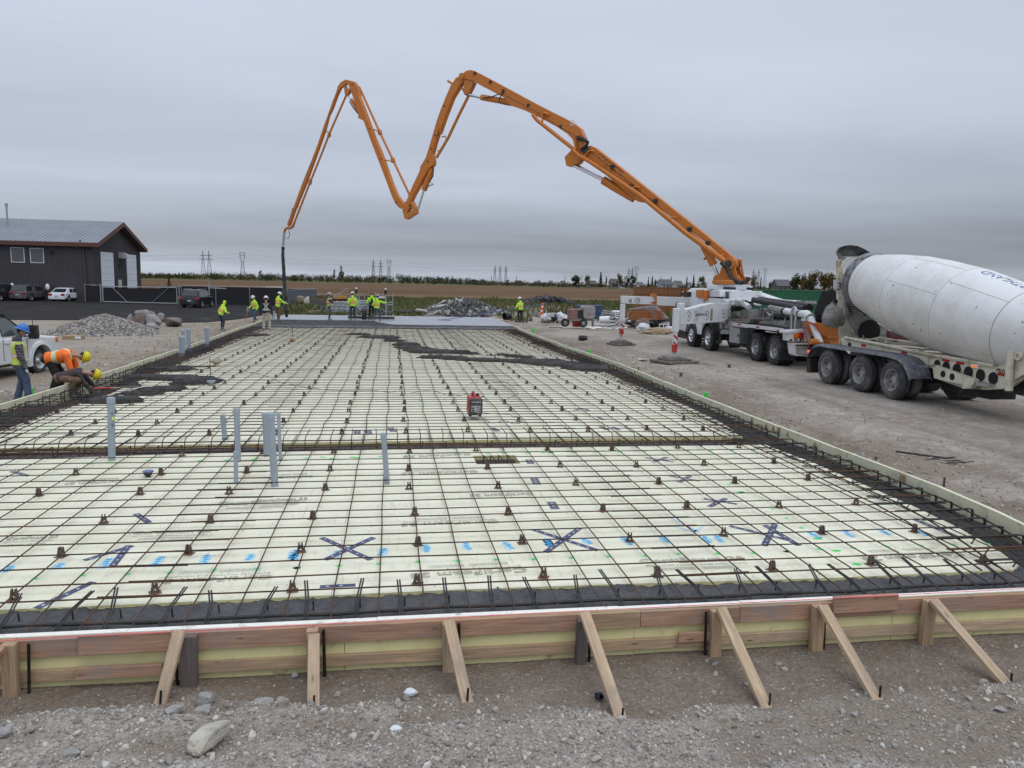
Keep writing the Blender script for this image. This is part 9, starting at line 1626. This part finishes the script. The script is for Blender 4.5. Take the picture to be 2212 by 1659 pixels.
tag(mb.build('woodland',LV),'low bare scrub and hedges among the distant houses','woodland',kind='stuff')
def house(lab,pl,pr,ptop,Y,wc,rc):
    A,Bq = GY(pl,Y),GY(pr,Y); zt = max(GY(ptop,Y).z,2.3); x0,x1 = A.x,Bq.x; t = thing('house',lab,'house',((x0+x1)/2,Y,-.2),0,'distant houses beyond the field'); ze_ = zt*.55; mb = MB(); mb.box(x0,x1,Y,Y+8,-.3,ze_); mb.add([(x0,Y,ze_),(x0,Y+8,ze_),(x0,Y+4,zt-.1),(x1,Y,ze_),(x1,Y+8,ze_),(x1,Y+4,zt-.1)],[(0,2,1),(3,4,5)]); mb.build('wall',wc,t); mb = MB(); mb.add([(x0-.4,Y-.5,ze_-.3),(x1+.4,Y-.5,ze_-.3),(x1+.4,Y+4,zt),(x0-.4,Y+4,zt),(x0-.4,Y+8.5,ze_-.3),(x1+.4,Y+8.5,ze_-.3)],[(0,1,2,3),(3,2,5,4)]); mb.build('roof',rc,t)
    for f_ in (.2,.5,.78): mb = MB(); xx = x0+(x1-x0)*f_; mb.box(xx,xx+1.3,Y-.05,Y-.01,ze_*.3,ze_*.75); mb.build('window',GLC,t)
HW_,HB_,HG_,RG_,RB2 = mat('house_white',(.42,.42,.41),.7),mat('house_blue',(.30,.35,.39),.7),mat('house_tan',(.16,.14,.12),.7),mat('roof_grey',(.10,.10,.108),.8),mat('roof_brown',(.09,.07,.06),.8)
house('pale blue house with grey roof right of the middle pylons',z4(1115,318),z4(1240,318),z4(1115,274),545,HB_,RG_); house('dark house with broad roof left of the right-hand grove',t1(1150,262),t1(1350,262),t1(1200,185),430,mat('house_dark',(.10,.095,.10),.7),RG_); house('white low house right of the pale blue house',z4(1280,320),z4(1350,320),z4(1300,290),560,HW_,RG_); house('low tan house behind the spreading green tree',z4(330,308),z4(410,308),z4(350,288),590,HG_,RB2); house('dark roofed house left of the tall leafy tree',z4(575,314),z4(640,314),z4(600,268),590,HG_,RB2)
for i,(x,y,w_) in enumerate([(1020,290,26),(1110,285,34),(1385,290,22),(1500,297,60),(1725,298,26),(1860,300,30),(1990,300,40)]): house(f'tiny distant house, {["first", "second", "third", "fourth", "fifth", "sixth", "seventh"][i]} from the end of the hedgerow',z3(x-w_/2,y),z3(x+w_/2,y),z3(x,y-10),800,HW_ if i % 2 == 0 else HG_,RG_ if i % 3 else RB2)
for i,(x,y,w_) in enumerate([(700,312,40),(900,318,50),(1440,322,30),(1600,322,40)]): house(f'tiny pale house among the trees, {["first", "second", "third", "fourth"][i]} from the left of the near houses',z4(x-w_/2,y),z4(x+w_/2,y),z4(x,y-13),620,HW_,RG_)
# ---- pylons and lines
PYM = mat('pylon_steel',(.20,.22,.25),.6,.2,var=.05)
def pylon(kind):
    t = thing('pylon','p','pylon',(0,0,0),0,'lattice pylons on the horizon'); mb = MB(); H = 50; r = .34
    if kind == 'arm':
        wd = lambda z: 4.6*(1-z/H)**1.25+.35
        lv = [0,9,17,24,30,35,39,43,47,50]
    else:
        wd = lambda z: np.interp(z,[0,24,34,40,50],[5.,2.6,2.2,4.2,4.6]); lv = [0,8,16,24,30,35,40,45,50]
    for sx in (-1,1):
        for sy in (-1,1): mb.tube([(sx*wd(z),sy*wd(z)*.8,z) for z in lv],r,4)
    for z0,z1_ in zip(lv[:-1],lv[1:]):
        if kind != 'arm' and z0 >= 35: continue
        for sy in (-1,1): mb.tube([(-wd(z0),sy*wd(z0)*.8,z0),(wd(z1_),sy*wd(z1_)*.8,z1_)],r*.6,4); mb.tube([(wd(z0),sy*wd(z0)*.8,z0),(-wd(z1_),sy*wd(z1_)*.8,z1_)],r*.6,4)
    mb.build('lattice_mast',PYM,t)
    for z,L in (((34,8),(41,6.5)) if kind == 'arm' else ((50,5.5),(45,5))):
        mb = MB(); mb.tube([(-L,0,z),(0,0,z+1.3),(L,0,z)],r*.8,4); mb.tube([(-L,0,z),(L,0,z)],r*.8,4); mb.build('cross_arm',PYM,t)
    if kind != 'arm': mb = MB(); mb.tube([(-4.4,0,48),(0,0,37),(4.4,0,48)],r*.7,4); mb.build('insulator_string',PYM,t)
    return t
prA,prB = pylon('arm'),pylon('head'); used_ = {'arm': 0,'head': 0}; PL = {}
for lab,kind,pt,pb in [('slender cross-arm pylon, leftmost on the horizon beside the workshop','arm',z1(1655,390),z1(1655,548)),('slender cross-arm pylon, second on the horizon beside the workshop','arm',z1(1705,390),z1(1705,548)),('fork-headed pylon left of the hanging pump hose','head',z1(1978,405),z1(1978,548)),('slender cross-arm pylon left of the V of the boom','arm',z2(1852,58),z2(1852,212)),('second slender cross-arm pylon under the V of the boom','arm',z2(1932,63),z2(1932,212)),('fork-headed pylon under the V of the boom','head',z2(2023,68),z2(2023,207)),('slender cross-arm pylon, left of the three in the middle of the horizon','arm',z3(1243,124),z3(1243,262)),('slender cross-arm pylon, centre of the three in the middle of the horizon','arm',z3(1298,124),z3(1298,264)),('broad-armed pylon, right of the three in the middle of the horizon','arm',z3(1362,124),z3(1362,268)),('slender pylon, left of the three behind the dark bushy trees','arm',z4(766,148),z4(766,290)),('slender pylon, centre of the three behind the dark bushy trees','arm',z4(803,146),z4(803,290)),('fork-headed pylon behind the dark bushy trees','head',z4(848,140),z4(848,290)),('slender pylon, left of the three right of the boom tower','arm',t1(803,40),t1(803,250)),('slender pylon, centre of the three right of the boom tower','arm',t1(880,35),t1(880,250)),('fork-headed pylon right of the boom tower','head',t1(973,25),t1(973,250))]:
    h = (pb[1]-pt[1]); Y = min(50*FPX/h*1.02,3800); T = GY(pt,Y); pr = prA if kind == 'arm' else prB; sc_ = (T.z+.3)/50
    if used_[kind] == 0: pr.location = (T.x,Y,-.3); pr.scale = (sc_,)*3; pr.rotation_euler = (0,0,.25); pr['label'] = lab
    else: dup(pr,(T.x,Y,-.3),.25,lab,None,sc_)
    used_[kind] += 1; PL[lab[:12]+str(len(PL))] = (T.x,Y,T.z)
pt_ = list(PL.values()); LN = mat('wire_grey',(.22,.23,.25),.6)
def wire(lab,pts,dz=0,sag=9): 
    mb = MB()
    for a,b in zip(pts[:-1],pts[1:]): mb.tube([(a[0]+(b[0]-a[0])*u,a[1]+(b[1]-a[1])*u,a[2]+dz+(b[2]-a[2])*u-sag*4*u*(1-u)) for u in np.linspace(0,1,15)],.16,4)
    tag(mb.build('power_line',LN),lab,'power line','power lines strung between the pylons')
e0 = (pt_[0][0]-900,pt_[0][1]-300,pt_[0][2]); wire('upper power line strung along the fork-headed pylons',[(pt_[2][0]-700,1900,50),pt_[2],pt_[5],pt_[8],pt_[11],pt_[14]],-3); wire('lower power line sagging along the fork-headed pylons',[(pt_[2][0]-700,1900,40),pt_[2],pt_[5],pt_[8],pt_[11],pt_[14]],-13); wire('power line strung along the slender pylons',[(pt_[0][0]-700,1900,36),pt_[1],pt_[4],pt_[7],pt_[10],pt_[13]],-15)
for i,(p,q) in enumerate([(z4(255,235),z4(255,310)),(z4(1115,236),z4(1115,290)),(z4(70,245),z4(70,305)),(z3(1475,238),z3(1475,290)),(z3(1203,235),z3(1203,300))]): T,B_ = GY(p,700),GY(q,700); mb = MB(); mb.cyl((T.x,700,-.3),(T.x,700,T.z),.3,.22,6); tag(mb.build('utility_pole',BRK),f'thin wooden utility pole on the skyline, {["beside the round dark tree", "left of the pale blue house", "far left of the round dark tree", "right of the middle pylons", "left of the middle pylons"][i]}','utility pole','utility poles on the skyline')
# pieces that came out of one loop become parts of their own
def explode(o,tol=.02):
    me = o.data; n = len(me.vertices); par = list(range(n))
    def fd(a):
        while par[a] != a: par[a] = par[par[a]]; a = par[a]
        return a
    for e in me.edges:
        a,b = fd(e.vertices[0]),fd(e.vertices[1])
        if a != b: par[a] = b
    comp = {}
    for v in me.vertices: comp.setdefault(fd(v.index),[]).append(v.index)
    cl = []
    for ids in comp.values():
        P = np.array([me.vertices[i].co[:] for i in ids]); lo,hi = P.min(0)-tol,P.max(0)+tol; hit = [c for c in cl if (c[0] < hi).all() and (c[1] > lo).all()]
        cl = [c for c in cl if not any(c is h for h in hit)]
        for c in hit: lo = np.minimum(lo,c[0]); hi = np.maximum(hi,c[1]); ids = ids+c[2]
        cl.append([lo,hi,ids])
    for k,c in enumerate(cl[1:]):
        ks = set(c[2]); bm = bmesh.new(); bm.from_mesh(me); bm.verts.ensure_lookup_table(); bmesh.ops.delete(bm,geom=[v for v in bm.verts if v.index not in ks],context='VERTS')
        p = o.copy(); p.data = me.copy(); bm.to_mesh(p.data); bm.free(); COL.objects.link(p); p.parent = o.parent
    if len(cl) > 1:
        ks = set(cl[0][2]); bm = bmesh.new(); bm.from_mesh(me); bm.verts.ensure_lookup_table(); bmesh.ops.delete(bm,geom=[v for v in bm.verts if v.index not in ks],context='VERTS'); bm.to_mesh(me); bm.free()
for o in list(scene.objects):
    if o.type == 'MESH' and o.parent and o.name.split('.')[0] in ('blue_paint','blue_line','green_paint','deck_edge','lightening_hole','cross_brace','chassis','engine','wall_lamp','socket','fork','symbol','warning_stripe','hand_hole','eye','control_panel','side_vent','brace_rod','bent_bar','soffit'): explode(o)
